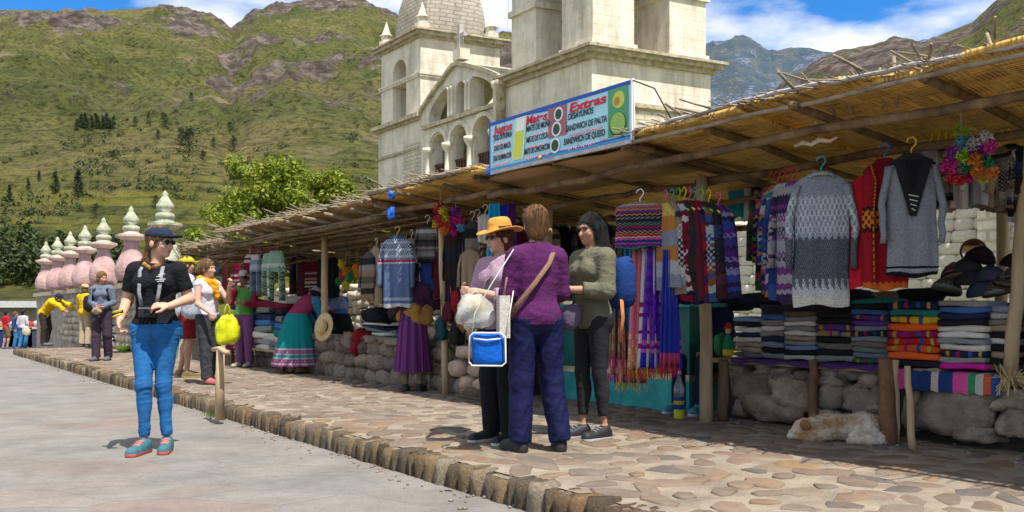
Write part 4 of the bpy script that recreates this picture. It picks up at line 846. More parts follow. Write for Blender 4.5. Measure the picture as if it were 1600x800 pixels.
# hitching post
ht = thing('hitching_post', 'pale wooden post with a crossbar standing at the kerb', 'post', G(343, 640), RZ)
tubeo('post', [(0, 0, -.1), (.01, 0, .25), (0, .01, .58)], [.05, .045, .04], m_polep, ht, 10, None, .08); tubeo('crossbar', [(-.2, .0, .58), (0, 0, .595), (.22, 0, .56)], [.022, .026, .024], m_polep, ht, 8, None, .1)
# ================================================================ goods
def wrd(i): return ('topmost', 'second', 'third', 'fourth', 'fifth', 'sixth', 'seventh', 'eighth', 'ninth', 'tenth', 'eleventh', 'twelfth')[i]
HM = {n: M('hanger_' + n, c, .1, 5, .4, 0) for n, c in dict(green=(.02, .35, .3), yellow=(.75, .5, .02), white=(.7, .7, .7), pink=(.7, .08, .25), red=(.5, .03, .02), lime=(.2, .45, .05), brown=(.25, .14, .07), blue=(.03, .1, .4)).items()}
def hanger(par, c, w=.17):
    mb = MB(); mb.tube([(0, 0, -.035), (0, 0, .03), (.025, 0, .06), (.03, 0, .085), (.01, 0, .11), (-.02, 0, .1), (-.03, 0, .075)], .0055, 6); ob = mb.build('hanger', HM[c], par, True)
    MB().tube([(0, 0, -.02), (w, 0, -.085), (w * .9, 0, -.1), (-w * .9, 0, -.1), (-w, 0, -.085), (0, 0, -.02)], .008, 6, False).build('hanger_arms', HM[c], par, True)
def body_rings(prof, h, w, seed, amp=.014, nf=5, n=36):
    r = random.Random(seed); ph = [r.uniform(0, 6.28) for _ in range(6)]; rings = []; uv = []; k = len(prof)
    for q, a, b in prof:
        ring = []; f = min(1, max(0, (q - .12) / .6))
        for j in range(n):
            th = 2 * math.pi * j / n; c, s = math.cos(th), math.sin(th); sq = (abs(c) ** 3.2 + abs(s) ** 3.2) ** (-1 / 3.2)
            x = a * w * c * sq; fold = amp * f * (math.sin(nf * x / w * 3.1 + ph[0]) + .6 * math.sin(nf * 1.9 * x / w * 3.1 + ph[1] + q * 2))
            y = b * s * sq + fold * (1 if s < 0 else -.6); z = -q * h + (.012 * math.sin(x / w * 8 + ph[2]) if q > .95 else 0)
            ring.append((x + .006 * f * math.sin(q * 9 + ph[3]), y, z)); uv.append((x / w + .5, 1 - q))
        rings.append(ring)
    return rings, uv
def garment(name, label, cat, px, yt, yb, t, mat, w=None, yaw=0.0, sleeves=True, hc='brown', depth=.045, seed=0, group='garments hanging at the stalls', shape='sweater', mat2=None, wpx=None, sl=.62, flare=1.0):
    p = W(px, yt, t); h = (yb - yt) * p.y / FPX
    s0 = SP(px - 10, t) - SP(px + 10, t)
    if wpx: w = wpx * p.y / FPX / max(.35, abs(math.cos(RZ + R(yaw)))) * .9
    o = thing(name, label, cat, p, RZ + R(yaw), group); seed = seed or px
    if shape == 'sweater': prof = [(0.0, .17, .03), (.025, .24, .032), (.06, .40, .036), (.09, .47, .038), (.14, .49, depth), (.3, .48, depth), (.5, .48 * (.5 + .5 * flare), depth), (.75, .49 * flare, depth * 1.05), (.93, .50 * flare, depth * 1.05), (1, .49 * flare, depth)]
    elif shape == 'poncho': prof = [(0.0, .12, .03), (.05, .22, .035), (.12, .34, .04), (.3, .42, depth), (.6, .47, depth), (1, .5 * flare, depth)]
    elif shape == 'trousers': prof = [(0.0, .30, .03), (.05, .33, .035), (.2, .40, depth), (.42, .46, depth)]
    else: prof = [(0.0, .46, .03), (.04, .49, .03), (.3, .5, depth), (.65, .5, depth), (1, .5 * flare, depth)]
    rings, uv = body_rings(prof, h, w, seed); MB().loops(rings, u=uv).build('body', mat, o, True)
    if shape == 'trousers':
        for sg in (-1, 1):
            mb = MB(); mb.tube([(sg * w * .22, 0, -h * .3), (sg * w * .25, -.01, -h * .5), (sg * w * .27, 0, -h * .8), (sg * w * .27, 0, -h)], [w * .2, w * .23, w * .25, w * .23], 18, True, .3, .06); mb.u = [(v[0] / w + .5, 1 + v[2] / h) for v in mb.v]; mb.build('leg', mat, o, True)
    if sleeves:
        for sg in (-1, 1):
            r = random.Random(seed + sg); pts = []; k = 9
            for i in range(k):
                q = i / (k - 1); pts.append((sg * (w * .43 + w * .16 * min(1, q * 2.2) - .02 * q * r.random()), -.028 * q - .012, -h * (.11 + sl * q)))
            rad = [.07 * w / .45] + [(.062 - .018 * i / (k - 1)) * w / .45 for i in range(1, k)]
            mb = MB(); b0 = 0; mb.tube(pts, rad, 12, True, .62, .1); mb.u = [(v[0] / w * .8 + .5, 1 + v[2] / h) for v in mb.v]; mb.build('sleeve', mat2 or mat, o, True)
    if hc: hanger(o, hc, w * .36)
    return o
GW, DK, BK = (.62, .60, .55), (.05, .055, .065), (.015, .015, .018)
k_gw = knit('grey_white_knit', [(0, (.66, .63, .56)), (.085, (.55, .56, .58)), (.13, (.17, .185, .21)), (.16, (.085, .10, .12)), (.50, (.36, .40, .44)), (.53, (.55, .60, .64)), (.62, (.42, .47, .52)), (.64, (.60, .64, .67)), (.70, (.45, .5, .54)), (.72, (.58, .62, .65)), (.80, (.30, .34, .38)), (.97, (.2, .23, .26))], [(.06, .2, (.55, .56, .58), 9, 4), (.52, .80, (.26, .31, .36), 13, 12), (.16, .5, (.16, .18, .21), 30, 28)], .035, 9, .28)
k_nb = knit('navy_white_knit', [(0, (.6, .62, .66)), (.05, (.10, .17, .36)), (.09, (.5, .55, .62)), (.13, (.07, .12, .28)), (.60, (.5, .55, .6)), (.625, (.5, .03, .10)), (.655, (.06, .1, .22)), (.69, (.5, .54, .6)), (.72, (.05, .09, .2)), (.78, (.4, .46, .55)), (.81, (.05, .08, .18)), (.88, (.42, .48, .58)), (.91, (.06, .1, .2))], [(.1, .6, (.24, .32, .50), 26, 30), (.66, .95, (.55, .6, .66), 13, 20)], .012, 13, .3)
k_red = knit('dark_red_knit', [(0, (.55, .12, .02)), (.05, (.30, .012, .02)), (.44, (.03, .008, .01)), (.47, (.62, .20, .02)), (.60, (.03, .008, .01)), (.63, (.28, .012, .02)), (.88, (.22, .01, .015))], [(.45, .62, (.12, .02, .02), 8, 16)], .02, 8, .15)
k_gv = knit('heather_grey_knit', [(0, BK), (.03, (.30, .31, .35)), (.06, BK), (.08, (.30, .31, .35)), (.9, (.04, .04, .045))], [(.08, .9, (.22, .23, .26), 55, 50)], 0, 5, .25)
k_grn = knit('green_striped_knit', [(i / 12, c) for i, c in enumerate([(.03, .16, .08), (.42, .5, .38), (.03, .2, .1), (.12, .3, .16), (.5, .55, .42), (.02, .13, .07), (.2, .4, .22), (.03, .2, .11), (.48, .52, .4), (.04, .24, .12), (.1, .3, .16), (.03, .17, .09)])], [(0, 1, (.5, .55, .45), 9, 14)], .04, 8, .2)
pal = [(.5, .03, .05), (.02, .05, .2), (.55, .3, .03), (.05, .25, .12), (.6, .58, .52), (.14, .03, .2), (.02, .02, .025), (.6, .1, .3), (.03, .3, .4), (.35, .2, .1), (.2, .21, .23)]
def rk(name, seed, cols, n=14, mot=True):
    r = random.Random(seed); last = None; b = []
    for i in range(n):
        c = r.choice([q for q in cols if q != last]); last = c; b.append((i / n + (r.uniform(-.02, .02) if i else 0), c))
    return knit(name, b, [(.3, .75, r.choice(cols), 10, 16)] if mot else [], .02, 10, .2)
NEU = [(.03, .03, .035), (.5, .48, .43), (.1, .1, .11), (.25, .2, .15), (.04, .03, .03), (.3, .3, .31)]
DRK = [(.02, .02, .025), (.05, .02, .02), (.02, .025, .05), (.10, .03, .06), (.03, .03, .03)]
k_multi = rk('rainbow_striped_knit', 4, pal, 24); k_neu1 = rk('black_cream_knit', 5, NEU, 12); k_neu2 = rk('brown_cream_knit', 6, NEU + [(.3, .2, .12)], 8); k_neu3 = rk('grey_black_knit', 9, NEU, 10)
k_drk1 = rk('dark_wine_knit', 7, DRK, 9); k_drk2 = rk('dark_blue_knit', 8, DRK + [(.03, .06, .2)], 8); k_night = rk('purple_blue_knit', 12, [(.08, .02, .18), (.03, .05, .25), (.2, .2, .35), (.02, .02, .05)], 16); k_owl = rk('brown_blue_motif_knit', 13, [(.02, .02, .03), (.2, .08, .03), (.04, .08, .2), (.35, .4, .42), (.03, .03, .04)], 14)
k_wine = rk('wine_white_knit', 14, [(.18, .01, .03), (.2, .01, .04), (.5, .47, .44), (.03, .01, .015)], 20); k_blue2 = cloth('royal_blue_wool', (.03, .07, .28)); k_tan = cloth('tan_wool', (.28, .21, .14)); k_blk = cloth('black_wool', (.015, .014, .016)); k_maroon = cloth('maroon_wool', (.07, .012, .02)); k_pgry = cloth('pale_grey_wool', (.42, .43, .46))
# right stall, front row
g = garment('sweater', 'grey and white patterned sweater on a green hanger at the right stall', 'sweater', 1283, 268, 478, 5.35, k_gw, .46, 40, True, 'green', .055, 3, wpx=92)
mb = MB(); mb.tube([(.085 * math.cos(a), .03 * math.sin(a) - .03, -.03 + .028 * math.sin(a) * -1 - (.02 if math.sin(a) < 0 else 0)) for a in [6.283 * i / 16 for i in range(17)]], .012, 6).build('collar', k_gw, g, True)
g = garment('sweater', 'bright red sweater edge showing behind the grey and white sweater', 'sweater', 1352, 275, 450, 5.55, cloth('bright_red_wool', (.5, .015, .03)), .4, 30, True, 'red', .05, 31, wpx=52)
g = garment('vest', 'dark red vest with orange trimmed front edge and motif band', 'vest', 1382, 248, 452, 5.5, k_red, .4, 36, False, 'blue', .05, 5, wpx=70)
m_trim = knit('orange_trim', [(0, (.6, .24, .03))], [(0, 1, (.05, .01, .01), 2, 30)], 0)
mb = MB(); mb.tube([(-.10, -.062, -.02), (-.06, -.066, -.16), (-.075, -.068, -.4), (-.07, -.07, -.86)], .02, 8, True, .3); mb.build('trim', m_trim, g, True); mb = MB(); mb.tube([(.12, -.07, -.62), (.17, -.07, -.8)], .012, 6, True, .4); mb.build('pocket_trim', m_trim, g, True)
g = garment('sweater', 'heather grey sweater with a black laced V neck panel', 'sweater', 1424, 240, 432, 5.5, k_gv, .44, 38, True, 'yellow', .05, 7, wpx=80)
MB().add([(-.12, -.064, -.05), (.12, -.064, -.05), (.02, -.07, -.42), (-.02, -.07, -.42)], [(0, 1, 2, 3)]).build('neck_panel', k_blk, g)
MB().add([(-.05, -.068, -.06), (.05, -.068, -.06), (0, -.073, -.27)], [(0, 1, 2)]).build('neck_opening', k_gv, g)
for i in range(4): MB().tube([(-.03 + .006 * i, -.078, -.28 - .03 * i), (.03 - .006 * i, -.078, -.295 - .03 * i)], .004, 5).build('lace', k_pgry, g)
sd = [('green edge', rk('green_edge_knit', 21, [(.03, .1, .05), (.02, .02, .03), (.3, .05, .06)], 12)), ('rainbow stripes', k_multi), ('blue and orange stripes', rk('blue_orange_knit', 22, [(.03, .06, .3), (.5, .2, .04), (.5, .5, .5), (.05, .25, .2)], 16)), ('blue denim look', rk('denim_knit', 23, [(.03, .06, .22), (.05, .1, .3), (.4, .42, .45)], 7)), ('purple edge', rk('purple_edge_knit', 24, [(.2, .05, .25), (.4, .38, .4), (.05, .03, .08)], 18))]
for i, (nm, k) in enumerate(sd): garment('cardigan', f'knitted cardigan with {nm}, hung edge on left of the grey sweater', 'cardigan', 1205 + i * 9, 292 - i * 2, 452 + i * 5, 5.7 - i * .05, k, .36, -12, True, 'red', .045, 40 + i, sl=.6)
# baby sweaters further in
for i, (px, yt, yb, k, nm) in enumerate(((1153, 292, 340, cloth('turquoise_wool', (.02, .25, .33)), 'turquoise'), (1168, 290, 345, k_pgry, 'pale grey'), (1181, 292, 348, k_neu1, 'black and cream'), (1192, 292, 350, k_neu3, 'grey striped'), (1203, 294, 352, k_multi, 'rainbow striped'))): garment('baby_sweater', f'tiny {nm} sweater hanging deep in the right stall near the tall post', 'sweater', px, yt, yb, 7.0, k, .22, -35 if i else 10, i > 0, 'red', .03, 60 + i, 'baby sweaters hanging deep in the right stall')
for i, (px, yt, yb, k, nm) in enumerate(((1452, 228, 305, k_pgry, 'pale grey'), (1465, 226, 312, k_neu3, 'black and grey'), (1477, 228, 318, k_neu1, 'cream banded'), (1490, 232, 328, cloth('white_wool', (.6, .59, .55)), 'off white'), (1530, 250, 322, k_pgry, 'silver grey'), (1546, 255, 325, k_tan, 'sandy'), (1566, 230, 330, k_neu3, 'grey zigzag'), (1577, 226, 325, k_neu1, 'black and white'), (1590, 230, 335, k_drk2, 'dark striped'), (1602, 232, 345, k_pgry, 'light grey'))): garment('baby_sweater', f'small {nm} sweater hanging beside the pompom hats at the right', 'sweater', px, yt, yb, 6.2, k, .26, -25 - (i % 3) * 12, True, 'yellow' if i != 4 else 'brown', .035, 80 + i, 'small sweaters hanging beside the pompom hats')
# pompom hats bundle
m_pom = [M('pompom_' + n, c, .35, 30, .95, 1.0, 130, .02) for n, c in dict(lime=(.35, .6, .03), pink=(.65, .03, .25), purple=(.3, .03, .35), orange=(.7, .2, .02), sky=(.1, .4, .6), white=(.65, .62, .65), green=(.02, .25, .1), yellow=(.7, .5, .03), red=(.55, .03, .03), magenta=(.6, .02, .3)).items()]
def pompoms(label, spots, t, name='pompom_bundle', cat='pompom hats', rp=9):
    c = W(spots[0][0], spots[0][1], t); o = thing(name, label, cat, c, RZ, 'bundles of pompom hats')
    for i, (px, py, r, ci) in enumerate(spots):
        p = W(px, py, t + rng.uniform(-.05, .05)); q = Matrix.Rotation(-RZ, 3, 'Z') @ (p - c); rr = r * p.y / FPX
        v, f = leaves(np.array([[0, 0, 0]]), np.array([rr * 1.05]), 150, rr * .34, i + px, 1.1); mk('pompom', v, f, m_pom[ci], o, False, loc=q)
    tubeo('string', [(0, 0, 0), (0, 0, .28)], .006, m_stick, o, 5); return o
pompoms('big bundle of rainbow pompom hats hanging from the right roof', [(1502, 205, 11, 0), (1506, 222, 12, 4), (1514, 240, 12, 2), (1503, 243, 10, 0), (1520, 225, 10, 5), (1524, 250, 11, 3), (1532, 235, 12, 2), (1540, 215, 11, 5), (1548, 228, 10, 1), (1490, 240, 11, 2), (1482, 258, 12, 1), (1494, 265, 12, 1), (1508, 262, 11, 6), (1528, 268, 11, 3), (1542, 255, 11, 6), (1552, 270, 9, 3), (1536, 278, 9, 7), (1500, 280, 10, 8), (1487, 276, 9, 8), (1515, 275, 10, 1)], 5.5)
pompoms('cone of red and yellow pompom hats hanging left of the blue shawls', [(689, 318, 6, 8), (683, 328, 7, 8), (692, 330, 7, 7), (686, 341, 8, 8), (697, 342, 7, 7), (690, 352, 8, 8), (681, 350, 6, 7), (700, 353, 6, 8), (694, 360, 7, 3)], 5.1)
pompoms('purple and pink pompom hat bundle beside the red and yellow cone', [(712, 330, 8, 2), (706, 342, 7, 9), (717, 344, 8, 1), (711, 354, 8, 2), (720, 356, 6, 4), (708, 363, 6, 9)], 5.2)
# scarves in front of the poncho jacket
def scarf(label, px, yt, yb, t, wpx, mat, seed, fr, name='scarf', yaw=32, parent_group='scarves hanging beside the olive jacket woman'):
    p = W(px, yt, t); h = (yb - yt) * p.y / FPX; w = wpx * p.y / FPX; o = thing(name, label, 'scarf', p, RZ + R(yaw), parent_group); r = random.Random(seed); ph = r.uniform(0, 6); n = 26; k = 14
    rings = []; uv = []
    for i in range(k):
        q = i / (k - 1); ww = w * (.62 + .38 * q); row = [(ww * (j / n - .5) * (1 - .12 * math.cos(j * 1.2 + ph)), .022 * math.sin(j * .9 + ph + q * .8) * (.6 + .5 * q) , -h * q) for j in range(n + 1)]
        back = [(x, y + .016, z) for x, y, z in row[::-1]]; rings.append(row + back); uv += [(j / n, 1 - q) for j in range(n + 1)] + [(1 - j / n, 1 - q) for j in range(n + 1)]
    MB().loops(rings, True, True, uv).build('cloth', mat, o, True)
    mb = MB(); mb2 = []
    for j in range(0, n, 2):
        x, y, z = rings[-1][j]; mb.tube([(x, y, z + .005), (x + r.uniform(-.006, .006), y, z - .035), (x + r.uniform(-.012, .012), y, z - r.uniform(.06, .1))], [.006, .007, .003], 5)
    fo = mb.build('fringe', fr, o, True); fo['kind'] = 'stuff'; return o
SK = [('striped tan and brown', knit('tan_brown_stripe', [(i / 10, c) for i, c in enumerate([(.35, .26, .17), (.08, .05, .03)] * 5)], [], 0, axis=0), 966, 385, 560, 20, 1), ('pink flowered', knit('pink_flower_scarf', [(0, (.66, .22, .22)), (.45, (.05, .12, .5))], [(0, .4, (.75, .5, .4), 4, 8)], .01, 4), 974, 390, 585, 24, 9),
      ('turquoise and salmon', knit('turquoise_salmon', [(0, (.7, .35, .22)), (.12, (.75, .4, .3)), (.38, (.02, .33, .62))], [(0, .36, (.6, .2, .25), 5, 9)], .012, 4), 990, 387, 598, 30, 7), ('coral pink', knit('coral_scarf', [(0, (.7, .3, .2)), (.2, (.75, .2, .28)), (.5, (.72, .2, .26))], [(.02, .3, (.8, .5, .3), 4, 8)], .01, 4), 1005, 390, 578, 24, 3),
      ('white with wine bands', knit('white_wine_scarf', [(0, (.66, .62, .66)), (.16, (.35, .02, .12)), (.2, (.66, .62, .66)), (.28, (.35, .02, .12)), (.31, (.64, .6, .65)), (.42, (.3, .02, .1)), (.45, (.66, .62, .66)), (.5, (.35, .03, .14)), (.54, (.6, .56, .62))], [], .006, 6), 1021, 385, 575, 26, 7), ('violet and royal blue', knit('violet_scarf', [(0, (.03, .03, .5)), (.12, (.6, .1, .5)), (.15, (.1, .03, .5)), (.18, (.6, .1, .5)), (.22, (.12, .03, .5)), (.3, (.16, .03, .55))], [(.3, 1, (.08, .02, .4), 6, 10)], .006, 6), 1037, 382, 575, 34, 9), ('deep blue edged', knit('deep_blue_scarf', [(0, (.55, .08, .2)), (.1, (.03, .05, .4)), (.5, (.04, .06, .45))], [], .01, 4), 1050, 390, 570, 18, 8)]
for i, (nm, k, px, yt, yb, wp, ci) in enumerate(SK): scarf(f'{nm} fringed scarf hanging beside the olive jacket woman', px - 4, yt, yb, 5.12 + .04 * (i % 3), wp * 1.75, k, i, m_pom[ci])
garment('poncho', 'short poncho jacket with rainbow stripes hanging above the scarves', 'poncho', 1000, 316, 388, 5.08, k_multi, .5, 36, False, 'white', .06, 11, wpx=84, flare=1.0)
row = [('grey blue top with a bright band', rk('grey_blue_band_knit', 31, [(.25, .28, .34), (.5, .2, .05), (.45, .46, .48), (.6, .45, .1)], 6, False), 1040, 318, 452), ('white flecked grey', k_neu3, 1050, 316, 462), ('wine and white', k_wine, 1060, 315, 470), ('black and plum', k_drk1, 1069, 314, 474), ('maroon', k_maroon, 1077, 314, 468), ('red fringed', rk('red_dark_knit', 33, [(.3, .01, .02), (.02, .01, .02), (.05, .02, .08)], 12), 1085, 314, 474), ('black owl motif', k_owl, 1096, 316, 470), ('navy motif', k_drk2, 1107, 318, 466), ('purple and blue motif', k_night, 1122, 322, 468)]
for i, (nm, k, px, yt, yb) in enumerate(row): garment('poncho', f'{nm} poncho, hung edge on right of the scarves', 'poncho', px, yt, yb, 5.2 + .02 * i, k, .42, -14 if i < 8 else 0, False, ('pink', 'green', 'lime', 'yellow')[i % 4], .05, 20 + i, 'ponchos hung edge on in a row', 'poncho', flare=1.1)
# middle stall
garment('sweater', 'navy and white patterned sweater on a yellow hanger at the middle stall', 'sweater', 621, 368, 480, 5.0, k_nb, .5, 36, True, 'yellow', .06, 9, wpx=52)
mid = [(577, 395, 470, k_neu2, 'brown and cream sweater left of the navy sweater', -50, 26), (588, 385, 475, k_tan, 'tan sweater half behind the navy sweater', -55, 24), (643, 372, 482, k_neu3, 'grey black sweater right behind the navy sweater', -55, 26), (655, 372, 480, k_pgry, 'pale edged sweater second behind the navy sweater', -60, 24),
       (668, 350, 410, k_neu1, 'black vest with cream front beside the navy sweater', -20, 34), (670, 408, 458, k_blue2, 'royal blue skirt hanging below the cream front vest', -20, 30), (690, 355, 465, k_maroon, 'maroon trousers shaped garment in the middle row', -30, 26), (699, 362, 462, k_pgry, 'pale grey garment in the middle row', -30, 20), (708, 355, 470, k_drk1, 'black wine garment in the middle row', -35, 26), (722, 360, 468, k_blk, 'plain black garment in the middle row', -30, 30),
       (738, 345, 455, k_neu2, 'brown banded garment left of the small white jacket', -35, 26), (746, 342, 420, k_wine, 'small jacket of white and wine panels', -15, 34), (735, 390, 470, k_tan, 'tan long garment behind the small jacket', -20, 34), (758, 335, 380, cloth('cream_wool', (.5, .46, .4)), 'small cream garment above the jacket', -20, 26), (752, 400, 478, k_neu1, 'striped long garment under the small jacket', -30, 22)]
for i, (px, yt, yb, k, nm, yw, wp) in enumerate(mid): garment('garment', nm, 'garment', px, yt, yb, 5.35 + .06 * (i % 4), k, .4, yw + 62, 'skirt' not in nm and i % 2 == 0, 'white' if i % 3 else 'brown', .05, 120 + i, 'knitwear hanging in the middle stall', 'sweater' if 'skirt' not in nm else 'skirt', wpx=wp)
scarf('turquoise long shawl hanging left of the orange hat', 772, 318, 432, 5.0, 24, cloth('turquoise_silk', (.02, .3, .5)), 5, m_pom[4], 'shawl'); scarf('royal blue shawl hanging behind the turquoise one', 786, 320, 436, 5.1, 22, cloth('royal_silk', (.02, .03, .38)), 6, m_pom[4], 'shawl'); scarf('dark violet shawl behind the orange hat', 799, 318, 430, 5.15, 20, cloth('violet_silk', (.1, .02, .15)), 7, m_pom[2], 'shawl'); scarf('orange patterned narrow scarf left of the turquoise shawl', 757, 380, 430, 5.2, 12, rk('orange_scarf', 41, [(.5, .2, .04), (.2, .1, .04), (.4, .3, .1)], 14), 8, m_pom[3], 'scarf')
# left stall
for i, (px, yt, yb, k, nm, yw, wp) in enumerate(((432, 392, 470, k_grn, 'green and white patterned trousers hanging at the left stall', -22, 40), (418, 396, 462, k_grn, 'second green garment behind the green trousers', -45, 22), (400, 398, 462, rk('sky_blue_knit', 44, [(.3, .38, .48), (.2, .25, .35), (.5, .5, .52)], 8), 'pale blue garment left of the green trousers', -35, 24), (391, 396, 462, k_wine, 'wine garment at the left end of the left stall', -40, 22))):
    garment('garment', nm, 'garment', px, yt, yb, 5.05 + .05 * i, k, .4, yw + 60, False, 'red', .06, 160 + i, 'garments hanging at the left stall', 'trousers' if 'green' in nm else 'sweater', wpx=wp, flare=1.05)
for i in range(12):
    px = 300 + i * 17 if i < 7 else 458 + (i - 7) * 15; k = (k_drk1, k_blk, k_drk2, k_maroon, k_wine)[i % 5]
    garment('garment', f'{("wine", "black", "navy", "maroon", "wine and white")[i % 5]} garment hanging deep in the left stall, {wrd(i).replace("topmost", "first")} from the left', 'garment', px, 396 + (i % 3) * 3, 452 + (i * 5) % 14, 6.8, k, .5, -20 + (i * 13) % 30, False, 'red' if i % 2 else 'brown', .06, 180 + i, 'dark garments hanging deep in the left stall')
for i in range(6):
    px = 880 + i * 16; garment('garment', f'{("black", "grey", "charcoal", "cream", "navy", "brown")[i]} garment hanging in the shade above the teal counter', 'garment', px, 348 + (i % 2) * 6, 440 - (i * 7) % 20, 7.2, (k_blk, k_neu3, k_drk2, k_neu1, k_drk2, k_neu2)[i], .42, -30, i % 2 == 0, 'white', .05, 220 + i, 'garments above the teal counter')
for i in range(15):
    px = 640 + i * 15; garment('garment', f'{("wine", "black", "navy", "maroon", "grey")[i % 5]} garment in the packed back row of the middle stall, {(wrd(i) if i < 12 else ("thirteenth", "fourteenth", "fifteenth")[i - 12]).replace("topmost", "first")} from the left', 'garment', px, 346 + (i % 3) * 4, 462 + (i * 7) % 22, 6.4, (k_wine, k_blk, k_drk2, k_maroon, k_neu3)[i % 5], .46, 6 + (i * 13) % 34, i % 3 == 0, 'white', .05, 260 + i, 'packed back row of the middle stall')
# orange and green ornaments by the left stall post
for i, (px, py, ci) in enumerate(((534, 412, 7), (540, 424, 3), (546, 434, 6), (536, 430, 8), (556, 418, 3), (559, 426, 3), (530, 440, 6), (541, 445, 7))):
    p = W(px, py, 6.0); rr = 6 * p.y / FPX; v, f = rock(px, rr, rr, rr * 1.2, 2, .3, 12, 9); o = mk('ornament', v, f, m_pom[ci], None, True, loc=p); tag(o, f'{("yellow", "orange", "green", "red", "large orange", "amber", "dark green", "golden")[i]} woolly ornament dangling right of the left stall post', 'ornament', 'woolly ornaments dangling in the left stall'); tubeo('string', [(0, 0, rr), (0, 0, (py - 375) * p.y / FPX)], .004, m_stick, o, 4)

# folded stacks
def slab(w, d, h, seed, nx=12, nc=16):
    r = random.Random(seed); rings = []; uv = []
    for i in range(nx):
        q = i / (nx - 1); e = 1 - abs(2 * q - 1) ** 12 * .15; ring = []
        for j in range(nc):
            th = 2 * math.pi * j / nc; c, s = math.cos(th), math.sin(th); sq = (abs(c) ** 9 + abs(s) ** 9) ** (-1 / 9)
            ring.append((w * (q - .5) * (1 + .015 * math.sin(j + seed)), d / 2 * c * sq * (.97 + .03 * e) + .006 * math.sin(q * 7 + seed), h / 2 * s * sq * e * (.9 + .12 * math.sin(q * 6 + seed * 1.7)) + .004 * math.sin(q * 5 + seed))); uv.append((q, j / nc))
        rings.append(ring)
    return MB().loops(rings, True, True, uv)
FC = dict(cream=(.58, .54, .46), white=(.66, .64, .6), grey=(.25, .25, .26), black=(.02, .02, .022), navy=(.02, .03, .08), blue=(.05, .14, .34), sky=(.16, .28, .45), brown=(.16, .10, .06), tan=(.36, .27, .18), yellow=(.75, .52, .02), red=(.6, .03, .02), orange=(.75, .12, .02), magenta=(.55, .02, .3), teal=(.02, .17, .15), green=(.03, .2, .06), purple=(.13, .05, .28), wine=(.16, .01, .03), plum=(.3, .02, .12))
def fmat(c, pat, seed):
    nm = f'folded_{c}_{pat}'
    if pat == 'plain': return cloth(nm, FC[c], .15, .95, .5)
    if pat == 'band': return knit(nm, [(0, FC[c]), (.12, (.5, .3, .05)), (.2, FC[c]), (.35, (.4, .02, .2)), (.42, FC[c]), (.6, (.05, .1, .35)), (.68, FC[c]), (.82, (.55, .4, .1)), (.88, FC[c])], [], .0, axis=0)
    return knit(nm, [(0, FC[c])], [(0, 1, mul(FC['cream'], .95), 11, 18)], .01, 9)
stacks = [  # px, bottom, top, width px, contents from the top
    (1167, 555, 492, 42, 'far left stack beside the little doll', [('sky', 'plain'), ('black', 'plain'), ('white', 'plain'), ('navy', 'plain'), ('cream', 'plain'), ('tan', 'plain'), ('tan', 'plain'), ('navy', 'knit')], 6.25),
    (1205, 556, 487, 36, 'second stack from the left', [('blue', 'plain'), ('grey', 'knit'), ('white', 'plain'), ('grey', 'knit'), ('navy', 'plain'), ('sky', 'knit'), ('black', 'plain'), ('grey', 'knit')], 6.25),
    (1248, 556, 480, 46, 'pale stack third from the left', [('brown', 'plain'), ('grey', 'plain'), ('white', 'plain'), ('grey', 'plain'), ('white', 'plain'), ('tan', 'plain'), ('grey', 'plain'), ('sky', 'plain'), ('black', 'plain'), ('cream', 'plain')], 6.25),
    (1303, 558, 480, 58, 'dark stack under the grey sweater', [('black', 'plain'), ('black', 'plain'), ('purple', 'band'), ('tan', 'band'), ('black', 'plain'), ('black', 'knit'), ('black', 'plain'), ('grey', 'knit')], 6.25),
    (1358, 560, 458, 56, 'blue and purple stack left of the bright one', [('teal', 'plain'), ('black', 'plain'), ('blue', 'plain'), ('purple', 'band'), ('purple', 'plain'), ('sky', 'knit'), ('navy', 'band'), ('sky', 'knit'), ('wine', 'knit'), ('teal', 'knit'), ('blue', 'knit'), ('green', 'band')], 6.25),
    (1425, 574, 472, 78, 'bright red and yellow stack', [('navy', 'band'), ('teal', 'plain'), ('yellow', 'band'), ('orange', 'plain'), ('plum', 'band'), ('red', 'band'), ('orange', 'band'), ('orange', 'plain'), ('black', 'plain')], 6.12),
    (1502, 578, 470, 74, 'blue and cream stack right of the bright one', [('grey', 'knit'), ('blue', 'plain'), ('navy', 'plain'), ('black', 'plain'), ('cream', 'plain'), ('white', 'plain'), ('grey', 'plain'), ('cream', 'plain'), ('navy', 'band'), ('grey', 'knit'), ('magenta', 'plain')], 6.12),
    (1566, 572, 470, 56, 'far right stack behind the pale post', [('sky', 'knit'), ('white', 'knit'), ('brown', 'knit'), ('tan', 'plain'), ('black', 'plain'), ('white', 'plain'), ('black', 'plain'), ('tan', 'plain'), ('black', 'plain'), ('brown', 'plain')], 6.2),
    (1628, 575, 470, 56, 'outermost stack at the picture edge', [('blue', 'knit'), ('white', 'plain'), ('brown', 'plain'), ('tan', 'plain'), ('black', 'plain'), ('grey', 'plain')], 6.15)]
for si, (px, yb, yt, wpx, nm, items, t) in enumerate(stacks):
    b = W(px, yb, t); H = (yb - yt) * b.y / FPX; w = wpx / 20 * (SP(px - 10, t) - SP(px + 10, t)); n = len(items); z0 = .549
    for i, (c, pat) in enumerate(items):
        h = H / n; p = P(ST(b)[0] + rng.uniform(-.008, .008), t + .15 + rng.uniform(-.012, .012), z0 + h * (n - 1 - i) + h / 2)
        o = slab(w * rng.uniform(.95, 1.03), .3, h * 1.12, si * 20 + i).build('folded_sweater', fmat(c, pat, i), None, True); o.location = p; o.rotation_euler = (0, 0, RZ + rng.uniform(-.04, .04))
        tag(o, f'{c} {"" if pat == "plain" else ("banded " if pat == "band" else "patterned ")}folded knit, {wrd(i)} of the {nm}', 'folded knit', 'folded knits stacked on the right bench')
